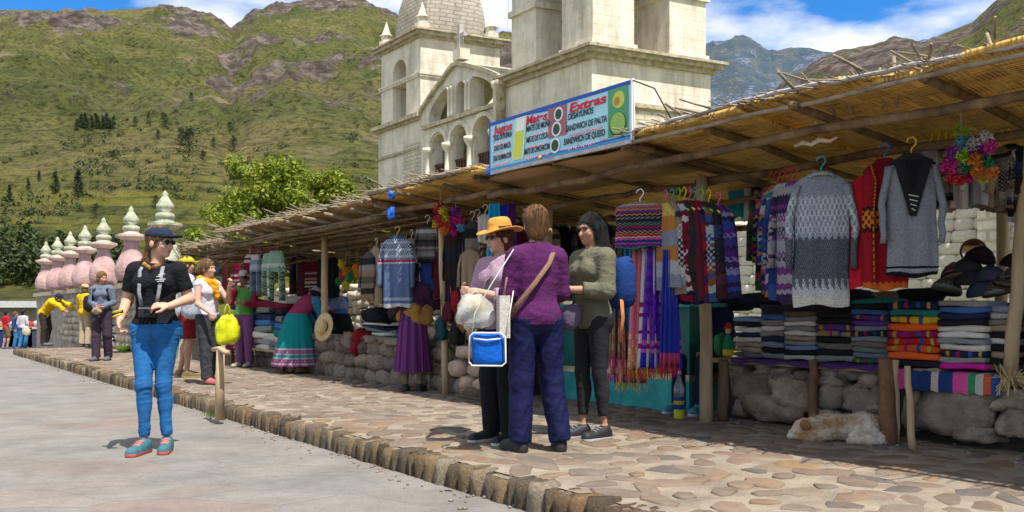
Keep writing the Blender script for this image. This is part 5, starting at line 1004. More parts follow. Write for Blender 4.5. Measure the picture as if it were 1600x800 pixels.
# second tier: dark folded heap and hats behind
def lump(name, label, cat, px, py, t, rx, ry, rz, mat, seed, group=None, yaw=0.0, p=2.6, amp=.2):
    v, f = rock(seed, rx, ry, rz, p, amp, 18, 12); o = mk(name, v, f, mat, None, True, loc=W(px, py, t)); o.rotation_euler = (0, 0, RZ + yaw); return tag(o, label, cat, group)
shelf = thing('shelf', 'dark cloth covered shelf behind the folded stacks', 'shelf', P(sR, 6.55, 0), RZ); boxo('top', .2, LR, 0, 1.0, .98, 1.02, M('shelf_cloth', (.03, .025, .03), .3), shelf); boxo('front', .2, LR, .02, .04, .5, .98, M('shelf_cloth', (.03, .025, .03), .3), shelf)
hats = [(1495, 425, 'black and brown'), (1478, 448, 'dark grey'), (1530, 400, 'brown banded'), (1517, 436, 'charcoal'), (1548, 430, 'slate blue'), (1575, 438, 'dark navy'), (1560, 452, 'black'), (1585, 410, 'wine brown'), (1512, 418, 'brown patterned'), (1535, 452, 'grey striped'), (1592, 428, 'dark patterned'), (1602, 448, 'black ribbed')]
hk = [k_neu2, k_neu3, k_drk1, cloth('charcoal_wool', (.05, .05, .06)), cloth('slate_wool', (.07, .09, .14))]
for i, (px, py, nm) in enumerate(hats):
    p = W(px, py + 9, 6.75); sc = p.y / FPX; o = MB().lathe([(22 * sc, 0), (23 * sc, 4 * sc), (20 * sc, 12 * sc), (13 * sc, 20 * sc), (4 * sc, 25 * sc), (.004, 26 * sc)], 18).build('knit_hat', hk[i % 5], None, True); o.location = p; o.rotation_euler = (rng.uniform(-.3, .3), rng.uniform(-.3, .3), i); tag(o, f'{nm} knitted hat in the heap, {wrd(i).replace("topmost", "first")} counted from the wall', 'hat', 'knitted hats heaped at the right')
for i in range(9):
    px = 1150 + i * 36; lump('folded_blanket', f'dark folded blanket on the back shelf, {wrd(i).replace("topmost", "first")} from the left', 'blanket', px, 474 - (i % 3) * 5, 6.8, .17, .16, .07, (k_blk, k_drk1, k_drk2, k_neu3)[i % 4], 400 + i, 'dark blankets on the back shelf', rng.uniform(-.3, .3), 4, .15)
mir = thing('round_mirror', 'small round mirror leaning on the wall behind the hats', 'mirror', W(1521, 392, 7.2), RZ + .2); mm = NT('mirror_glass'); mm.col((.8, .8, .8)); mm.rough(.05); mm.b.inputs['Metallic'].default_value = 1
o = MB().lathe([(.001, 0), (.085, 0), (.085, .012), (.001, .012)], 24).build('glass', mm.mat, mir); o.rotation_euler = (R(80), 0, 0); o = MB().lathe([(.083, -.005), (.1, -.005), (.1, .018), (.083, .018), (.083, -.005)], 24, cap=False).build('rim', m_poler, mir); o.rotation_euler = (R(80), 0, 0)
# doll, bottle
dp = W(1138, 556, 6.14); doll = thing('doll', 'little cloth doll in green and red on the bench corner', 'doll', dp, RZ)
MB().lathe([(.05, 0), (.052, .05), (.045, .06)], 14).build('skirt', m_pom[7], doll, True); MB().lathe([(.045, .06), (.05, .1), (.03, .16), (.015, .2)], 14).build('body', m_pom[6], doll, True); v, f = rock(2, .028, .028, .033, 2, .05, 12, 9); mk('head', v, f, M('doll_cloth', (.5, .3, .2), .2), doll, True, loc=(0, 0, .225)); MB().lathe([(.05, .245), (.03, .26), (.02, .29), (.001, .3)], 12).build('hat', m_pom[8], doll, True)
lump('cloth_bundle', 'red and maroon cloth bundle left of the little doll', 'bundle', 1126, 538, 6.2, .05, .06, .1, k_multi, 9, None)
bp = G(1061, 655); bt = thing('drink_bottle', 'plastic bottle with a yellow and blue label on the ground by the counter', 'bottle', bp, 0)
gm = NT('clear_plastic'); gm.col((.75, .8, .8)); gm.rough(.15); gm.b.inputs['Transmission Weight'].default_value = .8
MB().lathe([(.045, 0), (.048, .02), (.048, .09)], 16).build('liquid', M('yellow_drink', (.5, .45, .03), .1, 5, .3), bt, True); MB().lathe([(.049, .09), (.049, .2)], 16).build('label', knit('bottle_label', [(0, (.03, .12, .4)), (.4, (.7, .55, .05)), (.7, (.03, .12, .4))], [], 0), bt, True); MB().lathe([(.048, .2), (.046, .28), (.02, .36), (.017, .4)], 16).build('neck', gm.mat, bt, True); MB().lathe([(.02, .4), (.02, .43), (.001, .43)], 12).build('cap', HM['white'], bt, True)
# heaps on the left benches
fcol = list(FC)
for si, (px, yb, yt, wpx, t, nm) in enumerate(((585, 540, 498, 46, 5.6, 'right heap on the low stone bench'), (378, 548, 466, 40, 5.25, 'left heap beside the child'), (405, 548, 470, 36, 5.25, 'middle heap beside the child'), (430, 546, 462, 34, 5.3, 'heap left of the turquoise skirt'), (470, 520, 470, 40, 5.9, 'heap behind the turquoise skirt'))):
    b = W(px, yb, t); H = (yb - yt) * b.y / FPX; w = wpx / 20 * (SP(px - 10, t) - SP(px + 10, t)); n = 8
    for i in range(n):
        c = ['navy', 'white', 'teal', 'black', 'grey', 'blue', 'wine', 'cream'][(i * 5 + si * 3) % 8] if si else ['black', 'white', 'navy', 'teal', 'white', 'teal', 'red', 'cream'][i]
        pat = 'plain' if (i + si) % 3 else 'knit'
        o = slab(w * rng.uniform(.85, 1.1), .34, H / n * 1.08, 500 + si * 10 + i).build('folded_shawl', fmat(c, pat, i), None, True); o.location = P(ST(b)[0] + rng.uniform(-.03, .03), t + .17, b.z + H / n * (n - .5 - i)); o.rotation_euler = (0, rng.uniform(-.06, .06), RZ + rng.uniform(-.15, .15)); tag(o, f'{c} {"" if pat == "plain" else "patterned "}folded shawl, {wrd(i)} of the {nm}', 'folded shawl', 'folded shawls on the left benches')
tb_ = thing('table', 'low wooden trestle under the heaps beside the child', 'table', P(SP(445, 5.25), 5.25, 0), RZ); L = SP(360, 5.25) - SP(445, 5.25)
tb_.location = P(SP(360, 5.25), 5.2, 0); boxo('top', 0, L, 0, .6, .3, .335, m_plank, tb_)
for x in (.05, L - .1):
    for y in (.03, .5): boxo('leg', x, x + .06, y, y + .06, -.02, .3, m_poler, tb_)
for i, (px, py, nm, k, rx, rz) in enumerate(((548, 532, 'grey fringed blanket draped over the low bench', k_neu3, .2, .12), (566, 535, 'dark red cloth draped over the bench edge', cloth('dark_red_cloth', (.2, .01, .02)), .09, .16), (590, 492, 'dark flowered shawl heaped on top of the bench heap', rk('flowered_dark', 51, [(.02, .02, .03), (.25, .02, .05), (.03, .03, .04)], 14), .24, .1), (625, 487, 'dark sweater hem bundle behind the navy sweater', k_neu1, .22, .1), (643, 490, 'ochre bundle tied above the purple skirt', cloth('ochre_cloth', (.3, .16, .04)), .24, .12))):
    lump('cloth_heap', nm, 'cloth', px, py, 5.5 if i != 4 else 5.22, rx, .14, rz, k, 600 + i, 'cloth heaps on the low bench', 0, 3.4, .45)
# stone mortars and hanging dark bags at the middle stall
for i, (px, py, rx, rz, nm) in enumerate(((733, 550, .17, .065, 'long flat pinkish grinding stone on top of the pile'), (722, 575, .11, .09, 'round grinding stone in the middle of the pile'), (752, 578, .12, .07, 'oblong stone right of the round grinding stone'), (735, 597, .12, .07, 'grey stone at the foot of the pile'), (757, 600, .09, .06, 'small grey stone beside the purple woman'), (770, 585, .1, .07, 'stone behind the legs of the hat woman'))):
    lump('grinding_stone', nm, 'stone', px, py, 5.1, rx, .12, rz, M('pinkish_stone', (.36, .27, .21), .3, 9, .95, .8, 40, .02), 700 + i, 'pile of grinding stones', 0, 3.2, .18)
for i, (px, py, nm, k) in enumerate(((713, 520, 'black woolly bag hanging by the leaning post', k_blk), (703, 490, 'dark wine bag hanging by the leaning post', k_maroon), (716, 470, 'dark red tasselled bag hanging above the grinding stones', cloth('dark_red_cloth', (.2, .01, .02))), (724, 500, 'brown gourd bag right of the tasselled bag', m_poler), (742, 480, 'grey woolly rope bag behind the plastic bag', k_neu3), (690, 515, 'teal cloth bag behind the leaning post', cloth('teal_cloth', (.01, .05, .06))))):
    o = lump('bag', nm, 'bag', px, py, 5.3, .085, .05, .12, k, 720 + i, 'woolly bags hanging in the middle stall', 0, 3.4, .5); tubeo('strap', [(-.04, 0, .1), (0, 0, .42), (.04, 0, .1)], .006, m_stick, o, 5)
v, f = rock(9, .06, .05, .06, 2, .4, 14, 10); o = mk('cotton_flower', v, f, M('cream_petals', (.6, .5, .36), .4, 30, .9, 1, 60, .02), None, True, loc=W(735, 512, 5.1)); tag(o, 'round cream woven flower above the grinding stones', 'ornament'); tubeo('stem', [(0, 0, -.05), (0, .02, -.28)], .02, m_polep, o, 6)
# straw hat hanging behind the vendor
def brim_hat(name, label, loc, rot, mat, band, r=.17, cr=.085, ch=.1, parent=None, wave=0.0, cat='hat'):
    o = thing(name, label, cat, loc) if parent is None else bpy.data.objects.new(name, None)
    if parent: COL.objects.link(o); o.parent = parent; o.location = loc
    o.rotation_euler = rot; n = 28; prof = [(cr * .96, 0.004), (r * .8, -.004), (r, .0), (r, .006), (r * .8, .004), (cr, .012), (cr * .98, ch * .45), (cr * .9, ch * .75), (cr * .7, ch * .95), (cr * .35, ch), (.003, ch * .96)]
    rg = [[(rr * math.cos(6.2832 * j / n) * 1.0, rr * 1.08 * math.sin(6.2832 * j / n), z + (wave * math.cos(2 * 6.2832 * j / n) * (rr / r) ** 2 if rr > cr else 0)) for j in range(n)] for rr, z in prof]
    MB().loops(rg, False, True).build('crown', mat, o, True); MB().lathe([(cr * 1.02, .012), (cr * 1.02, .035)], 28, cap=False).build('band', band, o, True) if band else None
    return o
m_straw = M('straw', (.52, .38, .18), .2, 20, .8, .5, 90, .01); 
brim_hat('straw_hat', 'straw hat with dark band hanging behind the turquoise skirt', W(506, 511, 5.15), (R(80), 0, RZ + .3), m_straw, k_blk, .19, .1, .09)
# grass tufts
def tuft(label, p, n, h, seed, spread=.25):
    r = np.random.default_rng(seed); b = np.stack([r.normal(0, spread, n), r.normal(0, spread * .4, n), np.zeros(n)], 1); d = np.stack([r.normal(0, .35, n), r.normal(0, .35, n), np.ones(n)], 1) * (h * r.uniform(.4, 1.1, (n, 1))); sd_ = np.stack([r.uniform(.003, .008, n), r.uniform(-.004, .004, n), np.zeros(n)], 1)
    V = np.stack([b - sd_, b + sd_, b + d], 1).reshape(-1, 3); o = mk('grass_tuft', V, np.arange(3 * n).reshape(n, 3), m_lf3, None, False, loc=p); o.rotation_euler = (0, 0, RZ); tag(o, label, 'grass', 'grass tufts at the stalls')
tuft('green grass tuft at the foot of the hitching post', G(345, 652, -.14), 260, .13, 1, .16); tuft('green grass tuft below the grinding stones', G(735, 612), 420, .16, 2, .2); tuft('thin grass beside the grinding stones near the dark trousers', G(770, 612), 200, .12, 3, .15)
grit = []
for i in range(420):
    s_ = rng.uniform(1.2, 22); tt = KT - abs(rng.gauss(.03, .12)) if i % 3 else rng.uniform(5.7, 6.3); zz_ = -.14 if i % 3 else .004; v, f = rock(i % 9, 1, 1, .7, 3, .3, 6, 5); grit.append(((((np.array(v) * rng.uniform(.005, .016)).tolist()), f), P(s_, tt, zz_ + .004), rng.uniform(0, 6), 1.0))
go = joined('grit', grit, m_mortar); tag(go, 'loose grit and pebbles along the kerb and the benches', 'grit')
m_root = M('pale_twisted_root', (.55, .48, .38), .2, 20)
for lb, pts_ in (('pale twisted root tied under the right roof above the green hanger', [(1242, 228), (1256, 222), (1268, 226), (1280, 217), (1296, 220), (1308, 214)]), ('small curled pale root just under the golden matting', [(1275, 190), (1280, 198), (1290, 194), (1300, 201), (1308, 197)])):
    tag(tubeo('twisted_root', [W(a, b, 5.25) for a, b in pts_], [.012, .02, .016, .022, .015, .008][:len(pts_)], m_root, None, 8, None, .4), lb, 'root')
straw = MB()
for i in range(60):
    a = rng.uniform(-1, 1); straw.tube([(a * .05, rng.uniform(-.03, .03), .0), (a * .12, rng.uniform(-.08, .02), rng.uniform(-.12, .1))], .003, 4)
so = straw.build('straw_bundle', m_straw, None); so.location = W(1579, 590, 6.05); tag(so, 'loose straw tied round the post at the right edge', 'straw')
# ================================================================ people
def skin_m(name, c): return M(name, c, .1, 14, .55, .15, 90, .002, Subsurface_Weight=0.0)
SKL, SKM, SKD = skin_m('light_skin', (.52, .29, .20)), skin_m('tan_skin', (.40, .21, .13)), skin_m('brown_skin', (.24, .12, .07)); m_lip = M('lips', (.36, .11, .10), .1, 9, .5, 0); m_eye = M('dark_eye', (.02, .015, .012), 0, 5, .2, 0); m_blackp = M('black_plastic', (.015, .015, .017), .1, 5, .3, 0)
V = Vector
def vlen(a): return a.length
def crease(v, f, a, b):
    x = v[:, 0] + .45 * v[:, 2]; z = v[:, 2] - .35 * v[:, 0] + .25 * v[:, 1]; p = v3(x * a, v[:, 1] * a, z * b) / f
    return 1 - 2.2 * np.abs(vnoise(p, 5)) + .5 * (1 - 2 * np.abs(vnoise(p * 2.1 + 3, 9)))
def jeanfold(v, f, J):
    z = v[:, 2]; g = lambda c, w: np.exp(-((z - c) / (w * f)) ** 2)
    return (.0045 * g(J['knL'].z, .08) + .0055 * g(.16 * f, .075) + .005 * g(.88 * f, .05) + .0008) * crease(v, f, 5, 26)
class Person:
    def __init__(s, label, loc, face, H, pose=None, lean=0.0, yaw=0.0, pitch=0.0, vox=.009, skin=SKL, build=1.0, hipw=1.0, cat='person'):
        s.f = H / 1.7; s.o = thing('person', label, cat, loc, R(face)); s.vox = vox; s.b = build; s.hw = hipw; s.skin = skin; s.rots = Matrix.Rotation(lean, 3, 'X'); s.lean = lean; s.k = .03
        J = dict(pel=V((0, 0, .96)), bel=V((0, .0, 1.10)), che=V((0, .0, 1.27)), neck=V((0, .015, 1.44)), head=V((0, -.01, 1.585)), shR=V((-.165, .01, 1.365)), shL=V((.165, .01, 1.365)), elR=V((-.215, .03, 1.11)), elL=V((.215, .03, 1.11)), wrR=V((-.215, -.04, .87)), wrL=V((.215, -.04, .87)),
                 hiR=V((-.085, 0, .92)), hiL=V((.085, 0, .92)), knR=V((-.095, -.015, .50)), knL=V((.095, -.015, .50)), anR=V((-.095, .02, .085)), anL=V((.095, .02, .085)), toR=V((-.115, -.145, .035)), toL=V((.115, -.145, .035)))
        for k in ('bel', 'che', 'neck', 'head', 'shR', 'shL', 'elR', 'elL', 'wrR', 'wrL'): J[k] = J['pel'] + s.rots @ (J[k] - J['pel'])
        for k, v in (pose or {}).items():
            if k in J: J[k] = V(v)
        s.J = {k: v * s.f for k, v in J.items()}; s.hr = Matrix.Rotation(R(yaw), 3, 'Z') @ Matrix.Rotation(R(pitch), 3, 'X'); s.pose = pose or {}
    def hp(s, x, y, z): return s.J['head'] + s.hr @ (V((x, y, z)) * s.f)
    def E(s, c, r, k=None, rot=None, clip=None): e_ = ('e', tuple(c), tuple(x for x in r), None if rot is None else [list(q) for q in rot], s.k if k is None else k); return e_ + (clip,) if clip else e_
    def C(s, a, b, ra, rb, k=None, clip=None): e_ = ('c', tuple(a), tuple(b), ra, rb, s.k if k is None else k); return e_ + (clip,) if clip else e_
    def torso(s, e=0.0, bust=0.0):
        J, f, b = s.J, s.f, s.b; r = s.rots
        p = [s.E(J['che'] + r @ V((0, 0, .0)) * f, ((.145 * b + e) * f, (.098 * b + e) * f, (.18 + e) * f), rot=r), s.E(J['bel'], ((.125 * b + e) * f, (.092 * b + e) * f, (.15 + e) * f), .05, r), s.E(J['pel'] + V((0, .01, -.02)) * f, ((.155 * s.hw + e) * f, (.11 * s.hw + e) * f, (.125 + e) * f), .05),
             s.C(J['shR'].lerp(J['shL'], .14), J['shR'].lerp(J['shL'], .86), (.046 + e) * f, (.046 + e) * f, .04), s.C(J['che'] + r @ V((0, .01, .1)) * f, J['neck'] + r @ V((0, 0, -.02)) * f, (.08 + e * .5) * f, (.055 + e * .3) * f, .04)] + [s.C(J['neck'] + r @ V((0, .01, -.035)) * f, J[q], (.042 + e * .4) * f, (.046 + e * .5) * f, .04) for q in ('shR', 'shL')]
        if bust:
            for x in (-.065, .065): p.append(s.E(J['che'] + r @ V((x, -.07, .0)) * f, ((.062 + e) * f, (.055 + e) * f, (.06 + e) * f), .03, r))
        return p
    def arm(s, S, e=0.0, q=1.0, ru=.043, rl=.036, cuff=True):
        J, f = s.J, s.f; a, b, c = J['sh' + S], J['el' + S], J['wr' + S]; out = []
        if q <= .5:
            m = a.lerp(b, q * 2); n = (b - a).normalized(); out.append(s.C(a, b, (ru + e + .006) * f, (rl + .004 + e) * f, .025, [(tuple(m), tuple(n))] if cuff else None))
        else:
            m = b.lerp(c, (q - .5) * 2); n = (c - b).normalized(); out += [s.C(a, b, (ru + e + .006) * f, (rl + .005 + e) * f, .025), s.C(b, c, (rl + .005 + e) * f, (.026 + e) * f, .02, [(tuple(m), tuple(n))] if q < 1 else None)]
        return out
    def hand(s, S):
        J, f = s.J, s.f; w = J['wr' + S]; d = s.pose.get('hd' + S); d = V(d).normalized() if d else (w - J['el' + S]).normalized(); n = s.pose.get('hn' + S); n = V(n) if n else V((1 if S == 'R' else -1, 0, 0)); n = (n - d * n.dot(d)).normalized(); a = d.cross(n); cu = s.pose.get('curl' + S, .5)
        if a.y > 0: a = -a                                   # thumb side forward
        rot = Matrix((a, n, d)).transposed(); p = [s.E(w + d * .045 * f, (.036 * f, .016 * f, .052 * f), .012, rot)]
        for i, (o, l) in enumerate(((.027, .07), (.009, .078), (-.009, .073), (-.026, .058))):
            b0 = w + (d * .085 + a * o) * f; b1 = b0 + (d * math.cos(cu * .8) + n * math.sin(cu * .8) + a * o * .8).normalized() * l * .5 * f; b2 = b1 + (d * math.cos(cu * 2.2) + n * math.sin(cu * 2.2)) * l * .5 * f
            p += [s.C(b0, b1, .0095 * f, .0088 * f, .004), s.C(b1, b2, .0088 * f, .0072 * f, .003)]
        t0 = w + (d * .03 + a * .028) * f; t1 = t0 + (d * .03 + a * .026 + n * .012) * f; p += [s.C(t0, t1, .013 * f, .0105 * f, .006), s.C(t1, t1 + (d * .03 + a * .004 + n * .012) * f, .0105 * f, .0085 * f, .004)]
        return p
    def leg(s, S, e=0.0, rt=.078, rk=.052, ra=.038, calf=True, k=.03, clip=None):
        J, f = s.J, s.f; h, kn, an = J['hi' + S], J['kn' + S], J['an' + S]; p = [s.C(h, kn, (rt + e) * f, (rk + e) * f, k), s.C(kn, an, (rk - .002 + e) * f, (ra + e) * f, k * .7, clip)]
        if calf: p.append(s.E(kn.lerp(an, .3) + V((0, .018, 0)) * f, ((.05 + e * .6) * f, (.052 + e * .6) * f, (.12) * f), .02))
        return p
    def put(s, name, prims, mats, parent=None, vox=None, sub=(), disp=None, fm=None):
        Vv, F = sdf_mesh(prims, vox or s.vox, sub, disp); mi = None
        if fm: mi = fm(Vv[F].mean(1)).astype(np.int32)
        return mk(name, Vv, F, mats, parent or s.o, True, None, mi)
    def body(s, bare_legs=False):
        f = s.f; p = s.torso(-.018); J = s.J
        for S in 'RL': p += s.arm(S) + s.hand(S) + s.leg(S, -.004 if bare_legs else -.016) + [s.C(J['an' + S], J['to' + S], .03 * f, .026 * f, .02)]
        h = s.hr; p += [s.C(J['neck'] - (J['neck'] - J['che']) * .2, s.hp(0, .02, -.03), .052 * f, .048 * f, .02)]
        p += [s.E(s.hp(0, .015, .03), (.073 * f, .09 * f, .085 * f), .02, h), s.E(s.hp(0, -.03, -.04), (.056 * f, .06 * f, .072 * f), .03, h), s.E(s.hp(0, -.062, -.092), (.022 * f, .02 * f, .018 * f), .02, h), s.C(s.hp(0, -.085, .0), s.hp(0, -.104, -.038), .0085 * f, .0135 * f, .012), s.C(s.hp(-.03, -.078, .022), s.hp(.03, -.078, .022), .012 * f, .012 * f, .012), s.E(s.hp(0, -.083, -.066), (.02 * f, .011 * f, .010 * f), .006, h)]
        for x in (-1, 1): p += [s.E(s.hp(x * .075, .015, -.018), (.011 * f, .02 * f, .03 * f), .006, h), s.E(s.hp(x * .036, -.062, -.03), (.022 * f, .02 * f, .02 * f), .02, h)]
        lc = np.array(s.hp(0, -.094, -.066)); s.put('body', p, [s.skin, m_lip], fm=lambda c: (np.linalg.norm((c - lc) * np.array([.5, 1, 1.2]), axis=1) < .0125 * f))
        for x in (-1, 1): Vv, F = sdf_mesh([s.E(s.hp(x * .03, -.077, .004), (.011 * f, .007 * f, .0055 * f), 0, h)], .003); mk('eye', Vv, F, m_eye, s.o)
        return s
    def top(s, mat, q=1.0, e=.014, bust=0.0, hem=.86, name='shirt', neckr=.062, wr=.004, sl=True, loose=0.0, col=True):
        p = s.torso(e, bust)
        if sl:
            for S in 'RL': p += s.arm(S, e * .95 + loose, q)
        up = s.rots @ V((0, 0, 1)); hp_ = V((0, 0, hem)) * s.f; hz = s.J['pel'] + s.rots @ (hp_ - s.J['pel']); sub = [('p', tuple(hz), tuple(-up))]
        nk = s.J['neck'] + s.rots @ V((0, -.012, .02)) * s.f; sub.append(('e', tuple(nk), (neckr * s.f, neckr * s.f, neckr * s.f * .9), None, 0))
        return s.put(name, p, mat, None, None, sub, lambda v: wr * crease(v, s.f, 10, 15))
    def pants(s, mat, style='jeans', waist=1.02, end=.06, name='trousers', wr=None):
        f = s.f; rt, rk_, ra, e, cf = dict(jeans=(.082, .05, .029, .005, True), loose=(.088, .07, .062, .012, False), shorts=(.088, .075, .06, .014, False))[style]; J = s.J
        p = [s.E(J['pel'] + V((0, .01, -.02)) * f, ((.155 * s.hw + e) * f, (.112 * s.hw + e) * f, (.125 + e) * f), .05), s.E(J['bel'].lerp(J['pel'], .5), ((.118 * s.b + e * .3) * f, (.09 * s.b + e * .3) * f, .09 * f), .05)]
        for S in 'RL':
            an = J['an' + S]; kn = J['kn' + S]; n = (an - kn).normalized()
            if style == 'shorts': m = J['hi' + S].lerp(kn, .88); p.append(s.C(J['hi' + S], kn, (rt + e) * f, (rk_ + e) * f, .03, [(tuple(m), tuple((kn - J['hi' + S]).normalized()))]))
            else: p += s.leg(S, e, rt * (1 if style != 'jeans' else s.hw), rk_, ra, cf, .03, [(tuple(an + n * (end - .085) * f * -1 if False else an - n * (end - .06) * f), tuple(n))])
            if style == 'jeans': p.append(s.E(J['hi' + S] + V((0, .05, -.02)) * f, (.085 * s.hw * f, .075 * s.hw * f, .1 * f), .04))
        up = s.rots @ V((0, 0, 1)); w = V((0, 0, waist)) * f; wz = s.J['pel'] + s.rots @ (w - s.J['pel']); A = wr or (.0022 if style == 'jeans' else .0045)
        return s.put(name, p, mat, None, None, [('p', tuple(wz), tuple(up))], lambda v: jeanfold(v, f, s.J) if style == 'jeans' and A < .0001 else A * (crease(v, f, 7, 24) if style == 'jeans' else crease(v, f, 15, 3.2) * .7 + crease(v, f, 6, 14) * .5))
    def shoes(s, mat, sole, lace=None, big=1.0):
        J, f = s.J, s.f
        for S in 'RL':
            a, t = J['an' + S], J['to' + S]; g = min(a.z - .085 * f, t.z - .035 * f); d = (V((t.x, t.y, 0)) - V((a.x, a.y, 0))).normalized(); hz = V((a.x, a.y, g + .04 * f)) - d * .02 * f; tz = V((t.x, t.y, g + .036 * f)) + d * .03 * f
            p = [s.C(hz, tz, .042 * f * big, .04 * f * big, .02), s.C(a + V((0, 0, -.01)) * f, hz.lerp(tz, .55) + V((0, 0, .012)) * f, .046 * f * big, .034 * f * big, .03), s.C(hz - V((0, 0, .02)) * f, tz - V((0, 0, .02)) * f, .043 * f * big, .042 * f * big, .02)]
            o = s.put('shoe', p, [mat, sole], None, min(s.vox, .008), [('p', (0, 0, g), (0, 0, -1)), ('p', (0, 0, a.z + .025 * f), (0, 0, 1))], None, lambda c: c[:, 2] < g + .028 * f)
            if lace:
                for i in range(3): c = hz.lerp(tz, .42 + .13 * i) + V((0, 0, .055 - .009 * i)) * f; x = d.cross(V((0, 0, 1))); tubeo('lace', [c - x * .03 * f, c + V((0, 0, .006)) * f, c + x * .03 * f], .006, lace, o, 5)
    def hair(s, mat, style='short', vol=.014, low=False):
        f, h = s.f, s.hr; p = [s.E(s.hp(0, .022, .038), ((.073 + vol) * f, (.09 + vol) * f, (.083 + vol) * f), .01, h)]; H = s.hp; sub = [('e', tuple(H(0, -.085, -.045)), (.068 * f, .068 * f, .098 * f), [list(q) for q in h], 0), ('e', tuple(H(0, -.07, -.1)), (.1 * f, .09 * f, .075 * f), [list(q) for q in h], 0)]
        if style in ('short', 'bob'): p.append(s.E(H(0, .045, -.03), (.08 * f, .07 * f, .085 * f), .02, h))
        if style == 'pony': p += [s.C(H(0, .1, .04), H(0, .135, .0), .03 * f, .035 * f, .02), s.C(H(0, .135, .0), H(.01, .13, -.14), .034 * f, .012 * f, .02)]
        if style == 'lowpony': p += [s.C(H(0, .08, -.03), H(-.03, .08, -.14), .035 * f, .03 * f, .02), s.C(H(-.03, .08, -.14), H(-.03, .0, -.26), .03 * f, .012 * f, .02)]
        if style == 'long':
            for x, y in ((-.06, .06), (.06, .06), (0, .09), (.075, .02)): p += [s.C(H(x, y, .0), H(x * 1.1, y + .02, -.16), .045 * f, .05 * f, .03), s.C(H(x * 1.1, y + .02, -.16), H(x * 1.2, y + .03, -.30), .048 * f, .02 * f, .03)]
        Vv, F = sdf_mesh(p, min(s.vox, .008), sub, lambda v: .006 * fbm(v * np.array([60, 60, 9]), 3, 4)); o = mk('hair', Vv, F, mat, s.o)
        if s.vox < .013:                                  # loose strands lying on the hair
            fn = np.cross(Vv[F[:, 2]] - Vv[F[:, 0]], Vv[F[:, 3]] - Vv[F[:, 1]]); fn /= np.linalg.norm(fn, axis=1, keepdims=True) + 1e-9; ce = Vv[F].mean(1); n = 2600; r = np.random.default_rng(len(F)); pk = r.choice(np.flatnonzero((ce - np.array(s.J['head'])) @ np.array(s.hr @ V((0, 0, 1))) < (.02 * f if low else 1)), n)
            g = np.array([0, .0, -1.0]) + np.array(s.hr @ V((0, .35, 0))); d = g - fn[pk] * (fn[pk] @ g)[:, None]; d = d / (np.linalg.norm(d, axis=1, keepdims=True) + 1e-6) + fn[pk] * .12 + r.normal(0, .12, (n, 3)); ln = r.uniform(.02, .042 if style in ('short', 'bob') else .075, (n, 1)) * f; sd = np.cross(d, fn[pk]); sd *= .0016 / (np.linalg.norm(sd, axis=1, keepdims=True) + 1e-9); b = ce[pk] - fn[pk] * .002
            so = mk('hair_strands', np.stack([b - sd, b + sd, b + d * ln * .6 + sd * .6, b + d * ln - np.array([0, 0, .006])], 1).reshape(-1, 3), np.arange(4 * n).reshape(-1, 4)[:, [0, 1, 2, 3]], mat, o, False); so['kind'] = 'stuff'
        return o
    def cap(s, mat, brim=None):
        h, f = s.hr, s.f; Vv, F = sdf_mesh([s.E(s.hp(0, .015, .045), (.09 * f, .108 * f, .082 * f), 0, h)], min(s.vox, .008), [('p', tuple(s.hp(0, 0, .036)), tuple(-(h @ V((0, 0, 1)))))]); o = mk('cap', Vv, F, mat, s.o)
        rb = h @ Matrix.Rotation(R(-8), 3, 'X'); Vv, F = sdf_mesh([s.E(s.hp(0, -.105, .045), (.075 * f, .085 * f, .009 * f), 0, rb)], .006); mk('brim', Vv, F, brim or mat, o); return o
    def hat(s, mat, band, r=.16, ch=.11, wave=.0, tilt=0.0):
        o = brim_hat('hat', '', (0, 0, 0), (0, 0, 0), mat, band, r * s.f, .092 * s.f, ch * s.f, s.o, wave)
        o.location = s.hp(0, .012, .055); o.rotation_euler = (s.hr @ Matrix.Rotation(tilt, 3, 'X')).to_euler(); return o
    def glasses(s, dark=True):
        f = s.f; mb = MB(); fr = m_blackp
        for x in (-1, 1):
            if dark: Vv, F = sdf_mesh([s.E(s.hp(x * .032, -.092, .003), (.025 * f, .008 * f, .018 * f), 0, s.hr)], .004); mk('sunglass_lens', Vv, F, fr, s.o)
            else: tubeo('glasses_rim', [s.hp(x * .032 + .024 * math.cos(a), -.096, .003 + .019 * math.sin(a)) for a in [6.2832 * i / 14 for i in range(15)]], .0022 * f, fr, s.o, 5)
        tubeo('glasses_temple', [s.hp(-.075, .01, .008), s.hp(-.06, -.085, .01), s.hp(0, -.098, .01), s.hp(.06, -.085, .01), s.hp(.075, .01, .008)], .0035 * f, fr, s.o, 5)
    def strap(s, pts, r, mat, name='strap', flat=.35): return tubeo(name, [V(p) * s.f for p in pts], r * s.f, mat, s.o, 8, flat)
def bag_held(name, label, loc, rx, ry, rz, mat, seed=1, rot=0.0, p=2.6, handle=None, amp=.16, hm=None, cat='bag'):
    o = thing(name, label, cat, loc, rot); v, f = rock(seed, rx, ry, rz, p, amp, 20, 14); v = np.array(v); v[:, 0] *= 1 - .3 * smooth01((v[:, 2] / rz + .1)); v[:, 1] += .02 * fbm(v * 22, 3, seed); v[:, 0] += .012 * fbm(v * 20 + 5, 3, seed); v[:, 2] -= rz; mk('sack', v, f, mat, o)
    if handle:
        for y in (-.012, .012): tubeo('handle', [(-rx * .35, y, -rz * .3), (-rx * .12, y, handle * .8), (0, y, handle), (rx * .12, y, handle * .8), (rx * .35, y, -rz * .3)], .007, hm or mat, o, 6)
    return o
